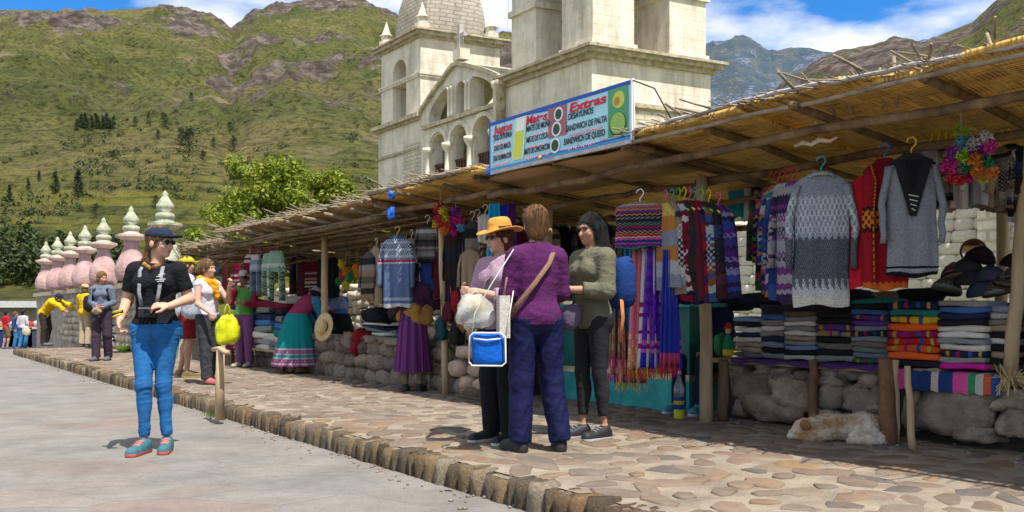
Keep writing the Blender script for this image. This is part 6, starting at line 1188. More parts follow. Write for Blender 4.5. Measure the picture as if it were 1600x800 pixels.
def plastic(name, c, alpha=.0, tr=.4):
    t = NT(name); v = t.coord('Object'); t.col(t.ramp(t.noise(v, 12, 4), [(.35, mul(c, .7)), (.65, mul(c, 1.15))])); t.rough(.3); t.bump(t.noise(v, 26, 4, .6), .4, .02); t.b.inputs['Transmission Weight'].default_value = tr; t.b.inputs['Alpha'].default_value = 1 - alpha; return t.mat
h_brown, h_auburn, h_black, h_blond = [M('hair_' + n, c, .7, 5, .45, 1.0, 60, .01, stretch=(12, 12, 1.2)) for n, c in (('brown', (.10, .045, .018)), ('light_brown', (.17, .085, .03)), ('black', (.008, .008, .009)), ('dark_blond', (.19, .10, .04)))]
def denim(name, c):
    t = NT(name); v = t.coord('Object'); t.col(t.mix(t.ramp(t.noise(v, 5, 5, .7), [(.35, (0, 0, 0)), (.7, (.8,) * 3)]), c, mul(c, 1.9))); t.rough(.9); t.bump(t.math('ADD', t.noise(t.coord('Object', (1, 1, 2.2)), 16, 4, .6), t.math('MULTIPLY', t.noise(v, 300, 2), .1)), .3, .012); return t.mat
c_blk = cloth('black_cotton', (.011, .012, .015), .2, .9, .5); c_sole = M('white_sole', (.55, .52, .5), .1, 9, .6); c_dsole = M('dark_sole', (.03, .03, .03), .1, 9, .6)
# striding woman with camera
w = Person('woman in black T-shirt and bright blue jeans striding on the road with a camera', G(243, 706, -.14) - V((0, 0, 0)), 4, 1.76, dict(elR=(-.222, .04, 1.14), wrR=(-.205, -.15, 1.0), hdR=(.05, -.35, -.9), hnR=(1, 0, 0), curlR=.9, elL=(.235, .05, 1.155), wrL=(.165, -.185, 1.10), hdL=(-.9, -.25, .05), hnL=(0, .6, -.8), curlL=.6, shR=(-.152, .01, 1.365), shL=(.16, .01, 1.365), hiR=(-.088, 0, .93), hiL=(.088, 0, .93), knR=(-.062, -.075, .505), anR=(-.062, -.05, .085), toR=(-.085, -.215, .035), knL=(.058, -.0, .50), anL=(.072, .04, .085), toL=(.10, -.12, .035), head=(.04, -.015, 1.58), neck=(.012, .015, 1.44)), 0, 68, 4, .0075, SKL, .98, 1.08)
w.body().top(c_blk, .34, .016, .9, .965, 't_shirt', .085, .0022, loose=.003)
w.pants(denim('bright_blue_denim', (.01, .085, .23)), 'jeans', 1.0, .10, wr=.00001); w.shoes(M('teal_trainer', (.04, .13, .16), .3, 20, .7), M('coral_sole', (.55, .12, .07), .1), M('coral_lace', (.7, .16, .1), .1)); w.hair(h_auburn, 'lowpony', .012, True); w.cap(cloth('navy_cap', (.02, .028, .055), .15)); w.glasses()
m_str = M('grey_camera_strap', (.2, .21, .23), .3, 20)
w.strap([(-.07, -.02, 1.43), (-.075, -.115, 1.36), (-.068, -.155, 1.2), (-.05, -.14, 1.09)], .014, m_str, 'strap', .22); w.strap([(.07, -.02, 1.43), (.085, -.115, 1.36), (.075, -.155, 1.2), (.05, -.14, 1.09)], .014, m_str, 'strap', .22)
cm = w.f; ca = thing('camera', 'black compact camera hanging at the waist of the striding woman', 'camera', w.o.location + V((.012, -.165, 1.055)) * cm, R(4)); boxo('body', -.065, .065, -.02, .025, -.038, .038, m_blackp, ca); o = MB().lathe([(.028, 0), (.028, .03), (.022, .032), (.022, .02), (.001, .02)], 18).build('lens', m_blackp, ca); o.rotation_euler = (R(90), 0, 0); o.location = (.01, -.02, -.003); boxo('viewfinder', -.018, .018, -.015, .02, .038, .052, m_blackp, ca); boxo('trim', -.064, .064, -.022, -.0205, .026, .034, m_str, ca)
for z, c in ((1.03, (.7, .5, .02)), (1.045, (.02, .02, .02)), (1.06, (.6, .45, .03))): tubeo('wristband', [V((-.227 + .033 * math.cos(a), -.13 + .033 * math.sin(a), z + .012 * math.cos(a))) * cm for a in [6.2832 * i / 12 for i in range(13)]], .006, M(f'band{int(z*1000)}', c, .1), w.o, 6)
for i, (x0, x1, z) in enumerate(((.055, .10, 1.315), (.07, .115, 1.33), (.05, .12, 1.292), (.06, .11, 1.278))): tubeo('shirt_print', [V((x0, -.149, z)) * cm, V(((x0 + x1) / 2, -.152, z + .004)) * cm, V((x1, -.146, z + .006)) * cm], .0035, M('white_print', (.6, .6, .6), 0, 5, .8, 0), w.o, 4)
tubeo('neck_scarf', [V((-.075, .03, 1.44)) * cm, V((-.06, -.06, 1.41)) * cm, V((0, -.10, 1.375)) * cm, V((.06, -.06, 1.41)) * cm, V((.075, .03, 1.44)) * cm], .02, rk('tan_scarf', 61, [(.3, .15, .06), (.05, .02, .01), (.4, .25, .1)], 10), w.o, 8)
m_seam = denim('denim_seam', (.008, .07, .2))
for x in (-1, 1):
    tubeo('pocket_seam', [V((x * .075, -.128, .985)) * cm, V((x * .10, -.128, .945)) * cm, V((x * .145, -.095, .925)) * cm], .003, m_seam, w.o, 5); tubeo('side_seam', [V((x * .172, .0, .96)) * cm, V((x * .178, .0, .85)) * cm, V((x * .16, -.01, .7)) * cm], .003, m_seam, w.o, 5)
tubeo('fly_seam', [V((.004, -.134, .98)) * cm, V((.006, -.135, .92)) * cm, V((.0, -.11, .86)) * cm], .003, m_seam, w.o, 5)
# woman in purple, seen from behind
w = Person('woman in purple sweater and navy trousers seen from behind, crossbody bag strap', G(838, 706), 197, 1.66, dict(shR=(-.152, .01, 1.355), shL=(.152, .01, 1.355), elL=(.195, -.03, 1.11), wrL=(.15, -.25, 1.08), elR=(-.195, -.03, 1.11), wrR=(-.14, -.25, 1.1), hdL=(-.5, -.8, .1), hdR=(.5, -.8, .1), hiR=(-.09, 0, .93), hiL=(.09, 0, .93), knR=(-.12, -.02, .5), anR=(-.165, .03, .085), toR=(-.20, -.12, .035), knL=(.105, -.02, .5), anL=(.115, -.01, .085), toL=(.16, -.15, .035)), 0, -10, 2, .0085, SKL, .98, 1.02)
w.body().top(cloth('purple_knitwear', (.085, .018, .085), .35, .95, .3), 1.0, .022, .3, .885, 'sweater', .07, .003, loose=.0); c_navy = cloth('navy_trousers', (.009, .011, .05), .06, .6, .15); w.pants(c_navy, 'loose', .93, .05, wr=.007); w.shoes(M('black_shoe', (.018, .018, .02), .2, 20, .6), c_dsole, M('grey_lace', (.2, .2, .2), .1)); w.hair(h_auburn, 'bob', .018)
m_tstrap = M('brown_strap', (.2, .11, .07), .2, 20); w.strap([(-.105, -.05, 1.395), (-.112, .03, 1.415), (-.085, .10, 1.375), (-.05, .135, 1.31), (.06, .15, 1.17), (.165, .11, 1.03), (.20, .03, .95)], .018, m_tstrap)
f = w.f; Mw = Matrix.Rotation(R(197), 3, 'Z'); tote = thing('tote_bag', 'pale pink and tan tote bag hanging at the hip of the purple woman', 'bag', w.o.location + Mw @ (V((.235, -.02, .80)) * f), R(197 + 78)); MB().box(-.15, .15, -.035, .035, 0, .28).build('bag', rk('pink_tan_bag', 62, [(.5, .35, .35), (.5, .42, .3), (.6, .55, .5)], 5, False), tote); tubeo('handle', [(-.06, 0, .28), (-.05, .02, .4), (.05, .02, .4), (.06, 0, .28)], .008, m_tstrap, tote, 6)
# woman in the orange hat
w = Person('woman in an orange brimmed hat and sunglasses holding a plastic bag', G(781, 691), -42, 1.60, dict(elL=(.2, -.06, 1.1), wrL=(.075, -.30, 1.16), hdL=(-.55, -.6, .0), elR=(-.215, -.06, 1.1), wrR=(-.10, -.30, 1.17), hdR=(.5, -.6, 0), curlR=1.2, curlL=1.2, knR=(-.09, -.02, .5), toL=(.12, -.14, .035)), 0, -14, 3, .009, SKL, 1.1, 1.1)
w.body().top(rk('lilac_flowered_blouse', 63, [(.5, .38, .46), (.42, .28, .38), (.55, .46, .5)], 9), .8, .02, .3, .88, 'blouse', .07, .0035, loose=.008); w.pants(cloth('black_trousers', (.012, .012, .015)), 'loose', 1.0, .05); w.shoes(M('black_shoe', (.018, .018, .02)), c_sole); w.hair(h_brown, 'short', .012, True); w.glasses(); w.hat(M('orange_felt', (.55, .24, .045), .18, 14, .9, .4, 60, .006), cloth('dark_hat_band', (.1, .05, .03)), .175, .11, .018, .08)
w.strap([(.12, .0, 1.42), (0, -.155, 1.25), (-.13, -.135, 1.0), (-.19, -.05, .85)], .012, m_str)
Mw = Matrix.Rotation(R(-42), 3, 'Z')
bag_held('plastic_bag', 'clear plastic bag of yellow corn held by the hat woman', D(742, 460, 6.05), .125, .08, .115, plastic('clear_bag_plastic', (.8, .82, .8), .45, .3), 8, .3, 4.5, .02)
v, f_ = rock(31, .085, .05, .06, 2.4, .25, 16, 12); o = mk('corn_snack', v, f_, M('yellow_corn', (.62, .5, .14), .3, 40, .8, .8, 60, .01), None, True, loc=D(742, 477, 6.05)); tag(o, 'yellow corn snack inside the clear plastic bag', 'food')
cb = thing('cooler_bag', 'bright blue cooler bag with white piping at the hip of the purple woman', 'bag', D(764, 572, 5.75), R(-8)); mb = MB(); v, f_ = rock(3, .108, .07, .112, 6, .05, 20, 14); m_cb = cloth('bright_blue_nylon', (.008, .11, .5), .1, .6, .3); mk('bag', np.array(v) + np.array([0, 0, .115]), f_, m_cb, cb, True); m_pipe = M('white_piping', (.65, .65, .62), .1); tubeo('piping', [(-.122, -.072, .03), (-.115, -.075, .2), (-.09, -.075, .222), (.09, -.075, .222), (.12, -.075, .2), (.125, -.072, .03), (.1, -.074, .006), (-.1, -.074, .006), (-.122, -.072, .03)], .006, m_pipe, cb, 5); tubeo('zip', [(-.09, -.078, .185), (.0, -.081, .175), (.09, -.078, .185)], .005, m_pipe, cb, 5); tubeo('shoulder_strap', [(-.11, -.04, .2), (-.09, -.03, .35), (.02, .0, .55), (.16, .05, .78)], .009, m_pipe, cb, 6, .4); tubeo('shoulder_strap', [(.12, -.05, .18), (.14, -.06, .3), (.17, -.04, .5)], .009, m_pipe, cb, 6, .4)
# woman in the olive jacket
w = Person('young woman with long black hair, glasses and olive jacket holding a phone', G(924, 686), -58, 1.68, dict(elL=(.205, -.02, 1.12), wrL=(.06, -.24, 1.13), hdL=(-.3, -.9, .1), elR=(-.215, -.03, 1.12), wrR=(-.07, -.25, 1.14), hdR=(.3, -.9, .1), curlR=.9, curlL=.9, knR=(-.075, -.03, .5), anR=(-.07, -.02, .085), toR=(-.09, -.19, .035), knL=(.07, .02, .5), anL=(.075, .07, .085), toL=(.1, -.09, .035)), 0, 8, 3, .0085, SKM, .98, 1.0)
w.body().top(cloth('olive_jacket_cloth', (.13, .125, .085), .2, .9, .35), .82, .02, .4, .84, 'jacket', .075, .0045, loose=.006); w.pants(cloth('charcoal_leggings', (.022, .022, .025), .2, .85, .2), 'jeans', 1.0, .16, 'leggings', .0015); w.shoes(M('black_shoe', (.018, .018, .02)), c_sole, M('grey_lace', (.2, .2, .2))); w.hair(h_black, 'long', .013); w.glasses(False)
Mw = Matrix.Rotation(R(-58), 3, 'Z'); ph = thing('mobile_phone', 'pale mobile phone in the hands of the olive jacket woman', 'phone', w.o.location + Mw @ (V((0, -.345, 1.16)) * w.f), R(-58)); o = boxo('body', -.035, .035, -.06, .06, -.004, .004, M('pale_phone', (.55, .52, .48), .05, 5, .3), ph); ph.rotation_euler = (R(30), 0, R(-58)); boxo('screen', -.031, .031, -.056, .056, .0042, .0055, m_blackp, ph)
bk = thing('backpack', 'navy blue backpack with orange strap on the olive jacket woman', 'backpack', w.o.location + Mw @ (V((.05, .22, 1.02)) * w.f), R(-58)); v, f_ = rock(13, .13, .09, .19, 4, .08, 18, 12); mk('bag', np.array(v) + np.array([0, 0, .17]), f_, cloth('navy_nylon', (.012, .04, .16)), bk); tubeo('strap', [(.1, -.05, .05), (.13, -.06, -.1), (.12, -.08, -.28)], .018, M('orange_leather', (.4, .14, .05), .2, 15), bk, 8, .3)
v, f_ = rock(17, .07, .045, .09, 3, .15, 16, 12); o = mk('waist_bag', v, f_, cloth('grey_violet_nylon', (.11, .09, .15)), None, True, loc=w.o.location + Mw @ (V((.0, -.19, .93)) * w.f)); tag(o, 'grey violet waist bag in front of the olive jacket woman', 'bag')
w.strap([(-.1, .0, 1.41), (-.06, -.14, 1.27), (.02, -.18, 1.05), (.02, -.19, .98)], .01, c_blk)
# grey sweater woman further off
w = Person('woman in grey blue sweater and dark trousers walking on the far pavement', G(160, 564), 8, 1.74, dict(elL=(.2, .0, 1.12), wrL=(.04, -.2, 1.02), elR=(-.2, .0, 1.12), wrR=(-.03, -.2, 1.03), hdL=(-.8, -.4, -.2), hdR=(.8, -.4, -.2), knR=(-.09, -.07, .5), anR=(-.09, -.08, .085), toR=(-.1, -.24, .035), anL=(.08, .1, .085), toL=(.09, -.06, .04)), 0, 48, 5, .013, SKM)
w.body().top(cloth('grey_blue_sweater', (.12, .14, .19)), .95, .018, .4, .92, 'sweater', .07, .006); w.pants(cloth('dark_plum_trousers', (.05, .035, .05)), 'loose', 1.0, .05); w.shoes(M('grey_shoe', (.1, .1, .11)), c_dsole); w.hair(h_auburn, 'short'); 
for x in (-1, 1): w.strap([(x * .1, .05, 1.43), (x * .115, -.11, 1.36), (x * .14, -.11, 1.2), (x * .16, .0, 1.08)], .022, c_blk)
bag_held('small_pouch', 'tan pouch in the hands of the grey sweater woman', w.o.location + V((.02, -.27, 1.03)), .09, .05, .06, k_tan, 4)
# two in yellow
m_yel = cloth('yellow_jacket_cloth', (.62, .38, .012), .12, .9, .35)
w = Person('person in yellow jacket bending over beside the churchyard wall', G(72, 540), 78, 1.68, dict(elL=(.19, -.62, 1.17), wrL=(.14, -.78, 1.06), elR=(-.19, -.58, 1.15), wrR=(-.14, -.72, 1.0), hdL=(0, -1, -.3), hdR=(0, -1, -.3), pel=(0, .06, .95), hiR=(-.085, .06, .92), hiL=(.085, .06, .92), anL=(.09, .08, .085), toL=(.1, -.08, .035), bel=(0, -.02, 1.06), che=(0, -.17, 1.2), neck=(0, -.31, 1.3), head=(0, -.43, 1.38), shR=(-.165, -.28, 1.27), shL=(.165, -.28, 1.27)), R(48), 0, 30, .016, SKM)
w.body().top(m_yel, .95, .03, 0, .86, 'jacket', .06, .01); w.pants(cloth('brown_black_trousers', (.035, .028, .022)), 'loose', 1.0, .05); w.shoes(M('grey_shoe', (.1, .1, .11)), c_dsole); w.hair(h_black, 'short'); w.cap(cloth('navy_cap', (.02, .028, .055)))
w = Person('person in yellow jacket, tan hat and beige trousers facing away by the wall', G(133, 542), 165, 1.70, dict(elR=(-.25, -.08, 1.2), wrR=(-.12, -.25, 1.3), elL=(.24, -.06, 1.15), wrL=(.16, -.25, 1.2)), 0, 0, 0, .016, SKM)
w.body().top(m_yel, .95, .03, 0, .88, 'jacket', .06, .008); w.pants(cloth('beige_trousers', (.42, .33, .22)), 'loose', 1.0, .05); w.shoes(M('grey_shoe', (.1, .1, .11)), c_dsole); w.hair(h_blond, 'short'); w.hat(m_straw, None, .12, .09)
v, f_ = rock(19, .16, .1, .22, 4, .1, 16, 12); o = mk('backpack', v, f_, cloth('black_nylon', (.02, .02, .025)), None, True, loc=G(143, 542) + V((.05, -.2, 1.2))); tag(o, 'black backpack on the yellow jacketed person facing away', 'backpack')
# orange scarf woman, her neighbours
w = Person('woman with ponytail, orange scarf and white top holding a yellow bag', G(325, 600), 62, 1.64, dict(elL=(.23, -.14, 1.14), wrL=(.08, -.32, 1.34), hdL=(-.1, -.5, .8), elR=(-.215, -.04, 1.1), wrR=(-.19, -.24, .98), hdR=(0, -.3, -.9), curlR=1.3, curlL=.8, knR=(-.09, -.06, .5), anR=(-.09, -.08, .085), toR=(-.1, -.24, .035), anL=(.1, .1, .085), toL=(.12, -.06, .035)), 0, 8, 0, .010, SKL)
w.body().top(cloth('white_lilac_top', (.55, .52, .6)), .1, .016, .5, .9, 'tank_top', .08, .006, sl=False); w.pants(cloth('charcoal_trekking', (.04, .042, .05)), 'loose', .96, .05, wr=.006); w.shoes(M('coral_trainer', (.4, .1, .1)), c_dsole); w.hair(h_blond, 'pony')
w.put('scarf', [w.C(V((-.1, .03, 1.42)) * w.f, V((0, -.1, 1.37)) * w.f, .05, .055, .03), w.C(V((.1, .03, 1.42)) * w.f, V((0, -.1, 1.37)) * w.f, .05, .055, .03), w.C(V((-.08, .06, 1.44)) * w.f, V((.08, .06, 1.44)) * w.f, .05, .05, .03), w.C(V((0, -.11, 1.36)) * w.f, V((.02, -.15, 1.2)) * w.f, .06, .04, .03)], cloth('orange_scarf_cloth', (.62, .27, .012), .2), vox=.01, disp=lambda v: .012 * fbm(v * 22, 3, 2))
bag_held('plastic_bag', 'bright yellow green plastic bag held by the orange scarf woman', D(355, 492, 11.3), .15, .08, .185, plastic('yellow_green_plastic', (.6, .62, .01), 0, .1), 12, .5, 5, .14)
w = Person('vendor in grey brimmed hat, green vest with red sleeves and purple trousers', G(382, 574), -14, 1.64, dict(elR=(-.22, -.06, 1.16), wrR=(-.06, -.2, 1.42), hdR=(.2, -.1, .9), elL=(.22, .0, 1.12), wrL=(.1, -.22, 1.14), hdL=(-.6, -.6, .1)), 0, -20, 4, .012, SKD, 1.0)
w.body().top(cloth('red_sleeves', (.32, .015, .04)), .95, .015, 0, .95, 'shirt', .06, .006).name = 'shirt'; w.top(cloth('green_vest', (.09, .26, .06)), 1, .03, 0, .94, 'vest', .09, .006, sl=False); w.pants(cloth('purple_trousers', (.16, .06, .15)), 'loose', 1.0, .05); w.shoes(M('beige_shoe', (.35, .3, .22)), c_dsole); w.hair(h_black, 'short', .012, True); w.hat(M('grey_felt', (.33, .33, .30), .15), cloth('dark_hat_band', (.1, .05, .03)), .17, .1, .01)
w = Person('man in yellow cap, pale shirt and red shorts behind the striding woman', G(292, 590), 120, 1.76, dict(elL=(.22, .0, 1.12), wrL=(.2, -.15, .95), elR=(-.22, .0, 1.12), wrR=(-.2, -.1, .9), anL=(.1, .08, .085), toL=(.12, -.08, .035)), 0, 0, 0, .012, SKM)
w.body(True).top(cloth('pale_blue_shirt', (.45, .5, .6)), .35, .02, 0, .88, 'shirt', .06, .006, loose=.015); w.pants(cloth('dark_red_shorts', (.18, .015, .02)), 'shorts', 1.0, name='shorts'); w.shoes(M('olive_boot', (.16, .12, .06)), M('yellow_sole', (.4, .3, .1)), None, 1.1); w.hair(h_brown, 'short', .012, True); w.cap(cloth('yellow_cap', (.5, .38, .03)))
bag_held('plastic_bag', 'pale grey plastic bag hanging from the hand of the man in red shorts', D(303, 455, 12.2), .17, .09, .19, plastic('grey_white_plastic', (.42, .48, .54), 0, .1), 22, .3, 5, .14)
v, f_ = rock(29, .14, .12, .26, 3, .2, 16, 12); o = mk('blue_sack', v, f_, cloth('royal_blue_sack', (.01, .06, .4)), None, True, loc=G(312, 560) + V((0, 0, .3))); tag(o, 'royal blue cloth sack between the striding woman and the orange scarf woman', 'sack')
# bending vendor in the turquoise skirt
def skirt(par, zt, zb, rt, rb, mat, folds=22, off=(0, 0), amp=.03, sq=.85, n=110):
    rings = []; uv = []; k = 16
    for i in range(k):
        q = i / (k - 1); r = rt + (rb - rt) * q ** .75; ring = []
        for j in range(n):
            a = 6.2832 * j / n; rr = r * (1 + amp * q * math.sin(folds * a + 1.5 * math.sin(a * 3)) + amp * .8 * q * math.sin(folds * .43 * a + 1)); ring.append((off[0] * (1 - q) + rr * math.cos(a), off[1] * (1 - q) + rr * sq * math.sin(a), zt + (zb - zt) * q)); uv.append((j / n, 1 - q))
        rings.append(ring)
    return MB().loops(rings, True, False, uv).build('skirt', mat, par, True)
k_tq = knit('turquoise_skirt_cloth', [(0, (.3, .06, .16)), (.03, (.5, .45, .5)), (.06, (.2, .03, .16)), (.14, (.5, .4, .45)), (.165, (.03, .30, .31)), (.22, (.5, .4, .45)), (.24, (.22, .03, .17)), (.31, (.5, .42, .46)), (.34, (.012, .27, .27))], [(.06, .14, (.5, .3, .4), 50, 12), (.24, .31, (.5, .3, .4), 50, 12)], .0, 40, .12)
w = Person('vendor in turquoise full skirt with patterned hem bending over her goods', G(464, 583), 138, 1.55, dict(pel=(0, .02, .95), bel=(0, -.06, 1.05), che=(0, -.17, 1.16), neck=(0, -.29, 1.25), head=(0, -.38, 1.33), shR=(-.165, -.26, 1.22), shL=(.165, -.26, 1.22), elR=(-.22, -.36, .98), wrR=(-.16, -.48, .8), elL=(.22, -.36, .98), wrL=(.16, -.48, .8)), R(45), 0, 25, .011, SKD, 1.1)
w.body().top(cloth('blue_sleeve_blouse', (.03, .19, .33)), .95, .02, 0, .9, 'blouse', .06, .008, loose=.02); w.top(rk('violet_embroidered_vest', 65, [(.16, .06, .3), (.3, .1, .35), (.1, .04, .2), (.35, .05, .12)], 8), 1, .035, 0, .88, 'vest', .09, .006, sl=False)
skirt(w.o, .93, .12, .17, .43, k_tq, 20, (0, .0)); w.shoes(M('tan_shoe', (.33, .22, .1)), c_dsole); w.hair(h_black, 'lowpony', .012, True); w.hat(rk('white_violet_hat', 66, [(.5, .46, .5), (.3, .15, .35), (.5, .4, .45)], 9), None, .13, .09, .01, .1); MB().lathe([(.17, .1), (.19, .5), (.1, .9)], 16).build('petticoat', cloth('cream_petticoat', (.45, .36, .25)), w.o, True)
k_ps = knit('purple_pleated_skirt', [(i / 24, ((.09, .02, .11) if i % 2 else (.17, .05, .19))) for i in range(24)], [], 0, axis=0)
pb = W(645, 500, 5.2); pb.z = 0; w = Person('vendor in purple pleated skirt standing behind the navy sweater', pb, 175, 1.52, dict(elR=(-.22, -.1, 1.14), wrR=(-.16, -.3, 1.2), elL=(.22, -.1, 1.14), wrL=(.16, -.3, 1.2)), 0, 0, 10, .012, SKD, 1.1)
w.body().top(cloth('dark_wine_blouse', (.06, .02, .05)), .95, .025, 0, .88, 'blouse', .06, .008); skirt(w.o, .92, .24, .15, .22, k_ps, 30, (0, 0), .04); w.shoes(M('black_shoe', (.018, .018, .02)), c_dsole); w.pants(cloth('brown_woollen_socks', (.2, .14, .09)), 'jeans', .5, .04, 'stockings', .004); w.hair(h_black, 'lowpony', .012, True); w.hat(cloth('black_wool', (.015, .014, .016)), None, .12, .08)
# seated seller at the counter end
w = Person('seated seller in dark blue clothes half hidden behind the tall post', G(1098, 652) + V((.18, .55, 0)), -40, 1.66, dict(pel=(0, .1, .50), bel=(0, .08, .64), che=(0, .04, .80), neck=(0, .02, .97), head=(0, -.01, 1.11), shR=(-.165, .02, .93), shL=(.165, .02, .93), elR=(-.22, -.02, .68), wrR=(-.13, -.24, .6), elL=(.22, -.02, .68), wrL=(.13, -.24, .6), hiR=(-.09, .1, .48), hiL=(.09, .1, .48), knR=(-.13, -.32, .5), knL=(.12, -.32, .5), anR=(-.13, -.36, .085), anL=(.12, -.38, .085), toR=(-.15, -.52, .035), toL=(.13, -.54, .035)), 0, -15, 10, .013, SKD)
w.body().top(cloth('dark_navy_fleece', (.014, .022, .06)), .95, .03, 0, .42, 'jacket', .06, .01); w.pants(cloth('dark_navy_trousers', (.012, .016, .04)), 'loose', .57, .05); w.shoes(M('turquoise_white_trainer', (.06, .25, .33), .3, 20), c_sole, HM['white'], 1.15); w.hair(h_black, 'short')
stl = thing('stool', 'low wooden stool under the seated seller', 'stool', w.o.location + Matrix.Rotation(R(-40), 3, 'Z') @ V((0, .12, 0)), R(-40)); boxo('seat', -.18, .18, -.16, .16, .34, .38, m_plank, stl)
for x in (-.15, .12):
    for y in (-.13, .1): boxo('leg', x, x + .035, y, y + .035, -.01, .34, m_poler, stl)
# people at the far left, down the street
for lb, px, sh, pa, fc, hair in (('person in red shirt and brown shorts at the far left of the street', 10, cloth('red_shirt', (.42, .012, .02)), 'brown', 150, h_black), ('person in pale grey shirt and blue jeans facing the far stall', 36, cloth('pale_grey_shirt', (.45, .44, .48)), 'jeans', 175, h_black), ('person in dark blue jacket beside the far stall', 24, cloth('dark_blue_jacket', (.02, .05, .14)), 'jeans', 100, h_brown)):
    Y = 37 + (2 if px == 24 else 0); b = D(px, 488, Y); b.z = float(zroad(ST(b)[0])); w = Person(lb, b, fc, 1.66, dict(anL=(.1, .1, .085), toL=(.11, -.06, .035), knR=(-.1, -.06, .5)), 0, 0, 0, .02, SKM)
    w.body(pa == 'brown').top(sh, .4 if pa == 'brown' else .9, .02, 0, .9, 'shirt', .06, .006)
    if pa == 'brown': w.pants(cloth('khaki_shorts', (.16, .12, .06)), 'shorts', 1.0, name='shorts')
    else: w.pants(denim('plain_blue_denim' + str(px), (.02, .10, .22)), 'loose', 1.0, .05)
    w.shoes(M('grey_shoe', (.1, .1, .11)), c_dsole); w.hair(hair, 'short')
b = D(41, 488, 36.6); b.z = float(zroad(ST(b)[0])) + .95; bag_held('shoulder_bag', 'cream shoulder bag on the person in the pale grey shirt', b, .16, .08, .2, cloth('cream_canvas', (.5, .44, .33)), 5, 0, 3.4, .3)
for i, (px, wd, nm, c) in enumerate(((14, 1.1, 'left dark blue covered market table at the far end of the street', (.02, .04, .12)), (52, 1.3, 'right market table with pale goods at the far end of the street', (.05, .06, .09)))):
    b = D(px, 488, 41); b.z = float(zroad(ST(b)[0])); tt = thing('market_table', nm, 'table', b, 0); boxo('top', -wd, wd, 0, 1.2, .9, 1.0, M('cream_board', (.45, .4, .33), .2), tt); boxo('cover', -wd + .03, wd - .03, .05, 1.1, 0, .9, cloth(f'table_cover{i}', c), tt)
    for k in range(3): v, f_ = rock(k + 90 + i, .25, .2, .14, 3, .2, 14, 10); o = mk('bundle', v, f_, [k_tan, k_pgry, m_pom[8]][k], None, True, loc=b + V((-.7 + .7 * k, .5, 1.13))); tag(o, f'{("tan", "grey", "red")[k]} bundle on the {nm.split()[0]} far market table', 'bundle', 'bundles on the far market tables')
# bags by the wall behind the grey sweater woman
for nm, lb, px, py, rx, rz, mt in (('striped_bag', 'black and white striped bag leaning on the wall behind the grey woman', 172, 545, .17, .34, knit('zebra_cloth', [(i / 14, ((.6, .58, .52) if i % 2 else (.02, .02, .02))) for i in range(14)], [], .02, 3)), ('backpack', 'purple backpack on the ground behind the striding woman', 188, 542, .17, .24, cloth('violet_nylon', (.10, .07, .22))), ('lime_pouch', 'lime green pouch on the ground below the purple backpack', 193, 549, .14, .07, cloth('lime_nylon', (.25, .45, .04)))):
    b = G(px, py) + V((0, 0, rz)); v, f_ = rock(px, rx, .12, rz, 3.4, .14, 16, 12); uvs = [((q[0] / rx) * .5 + .5, (q[2] / rz) * .5 + .5) for q in v]; o = mk(nm, v, f_, mt, None, True, uvs, loc=b); tag(o, lb, 'bag', 'bags by the churchyard wall')
pb = W(532, 500, 7.15); pb.z = 0; w = Person('vendor in blue and violet shawl leaning over the low bench behind the straw hat', pb, 215, 1.5, dict(elR=(-.2, -.35, 1.1), wrR=(-.14, -.5, .95), elL=(.2, -.35, 1.1), wrL=(.14, -.5, .95)), R(32), 0, 20, .014, SKD, 1.15)
w.body().top(cloth('blue_violet_shawl_cloth', (.06, .14, .30), .3), .95, .045, 0, .8, 'shawl', .07, .01, loose=.02); w.top(rk('violet_stripe_wrap', 68, [(.12, .08, .3), (.04, .2, .32), (.3, .3, .4)], 7), 1, .06, 0, 1.1, 'wrap', .1, .008, sl=False); skirt(w.o, .93, .12, .17, .36, k_blk, 20, (0, 0)); w.shoes(M('black_shoe', (.018, .018, .02)), c_dsole); w.hair(h_black, 'lowpony', .012, True); w.hat(cloth('brown_felt', (.12, .07, .04)), None, .14, .09)
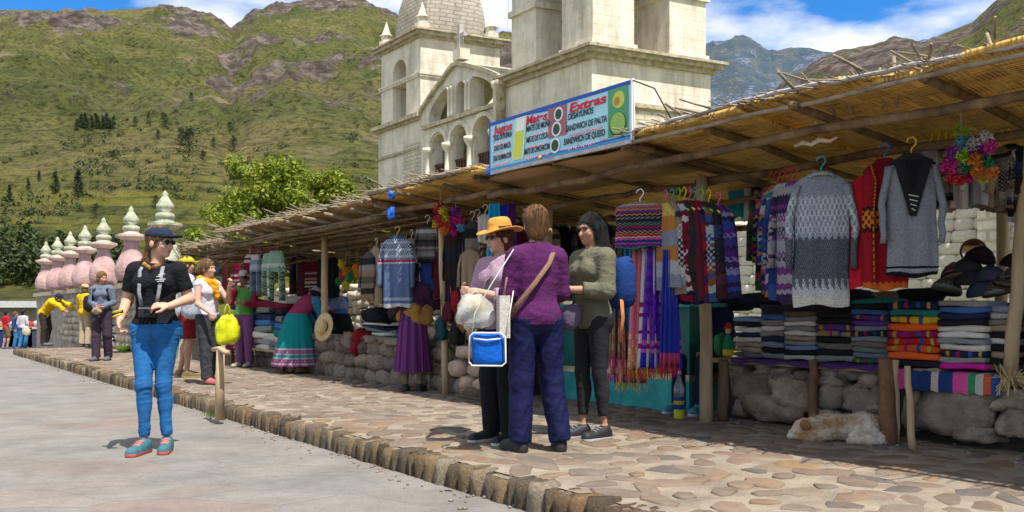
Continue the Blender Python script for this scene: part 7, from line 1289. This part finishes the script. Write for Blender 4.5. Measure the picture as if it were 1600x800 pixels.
# sleeping dog
dl_ = G(1318, 690); dg = thing('dog', 'cream and tan shaggy dog asleep in front of the boulders', 'dog', dl_ + V((.02, .06, 0)), RZ + R(30)); dg.scale = (.86, .86, .9)
e_ = lambda c, r, k=.05: ('e', c, r, None, k); c_ = lambda a, b, ra, rb, k=.03: ('c', a, b, ra, rb, k)
dpr = [e_((.0, .02, .105), (.21, .13, .105)), e_((.17, .0, .115), (.13, .14, .115)), e_((-.15, .02, .10), (.12, .11, .10)), c_((-.2, .0, .11), (-.29, -.03, .10), .075, .07), e_((-.335, -.045, .095), (.075, .068, .066), .03), c_((-.37, -.06, .075), (-.42, -.09, .05), .042, .028, .02), e_((-.43, -.095, .05), (.018, .018, .015), .01),
       c_((-.19, -.08, .07), (-.28, -.13, .035), .05, .032), c_((-.28, -.13, .035), (-.42, -.14, .028), .03, .026), c_((-.13, -.10, .06), (-.24, -.17, .03), .05, .03), c_((-.24, -.17, .03), (-.36, -.18, .026), .028, .025), c_((.2, -.08, .1), (.1, -.18, .06), .09, .05), c_((.1, -.18, .05), (.22, -.21, .035), .04, .03), c_((.22, -.21, .035), (.06, -.23, .026), .03, .024), c_((.28, -.02, .06), (.3, -.14, .045), .04, .04), c_((.3, -.14, .045), (.2, -.22, .04), .04, .03)]
Vd, Fd = sdf_mesh(dpr, .009, [('p', (0, 0, 0.0), (0, 0, -1))], lambda v: .006 * fbm(v * np.array([28, 28, 28]), 3, 6))
def fur(name, cols):
    t = NT(name); v = t.coord('Object'); t.col(t.ramp(t.noise(v, 4.5, 4, .6), [(.38, cols[0]), (.5, cols[1]), (.62, cols[2])])); t.rough(.9); t.bump(t.noise(v, 60, 4), .6, .01); return t.mat
m_fur = fur('cream_tan_fur', [(.34, .20, .09), (.50, .40, .27), (.62, .56, .47)]); m_ear = fur('tan_ear_fur', [(.2, .1, .04), (.26, .13, .05), (.3, .17, .08)])
mk('body', Vd, Fd, m_fur, dg)
for y in (-.115, .02): Ve, Fe = sdf_mesh([('e', (-.3, y, .125), (.05, .018, .045), [list(q) for q in Matrix.Rotation(.5, 3, 'Y')], 0)], .006); mk('ear', Ve, Fe, m_ear, dg)
Ve, Fe = sdf_mesh([('e', (-.443, -.1, .052), (.012, .015, .011), None, 0)], .004); mk('nose', Ve, Fe, m_blackp, dg)
fn = np.cross(Vd[Fd[:, 2]] - Vd[Fd[:, 0]], Vd[Fd[:, 3]] - Vd[Fd[:, 1]]); fn /= np.linalg.norm(fn, axis=1, keepdims=True) + 1e-9; ce = Vd[Fd].mean(1); pk = nrg.choice(len(ce), 7000); pk = pk[ce[pk, 2] > .02]
b_ = ce[pk]; d_ = fn[pk] * .5 + np.array([.6, -.1, -.25]) + nrg.normal(0, .28, (len(pk), 3)); d_ /= np.linalg.norm(d_, axis=1, keepdims=True); ln = nrg.uniform(.018, .045, (len(pk), 1)) * (1 - .5 * (b_[:, :1] < -.28)); sdv = np.cross(d_, nrg.normal(size=d_.shape)); sdv *= .0022 / (np.linalg.norm(sdv, axis=1, keepdims=True) + 1e-9)
o = mk('fur', np.stack([b_ - sdv, b_ + sdv, b_ + d_ * ln], 1).reshape(-1, 3), np.arange(3 * len(pk)).reshape(-1, 3), m_fur, dg, False); o['kind'] = 'stuff'
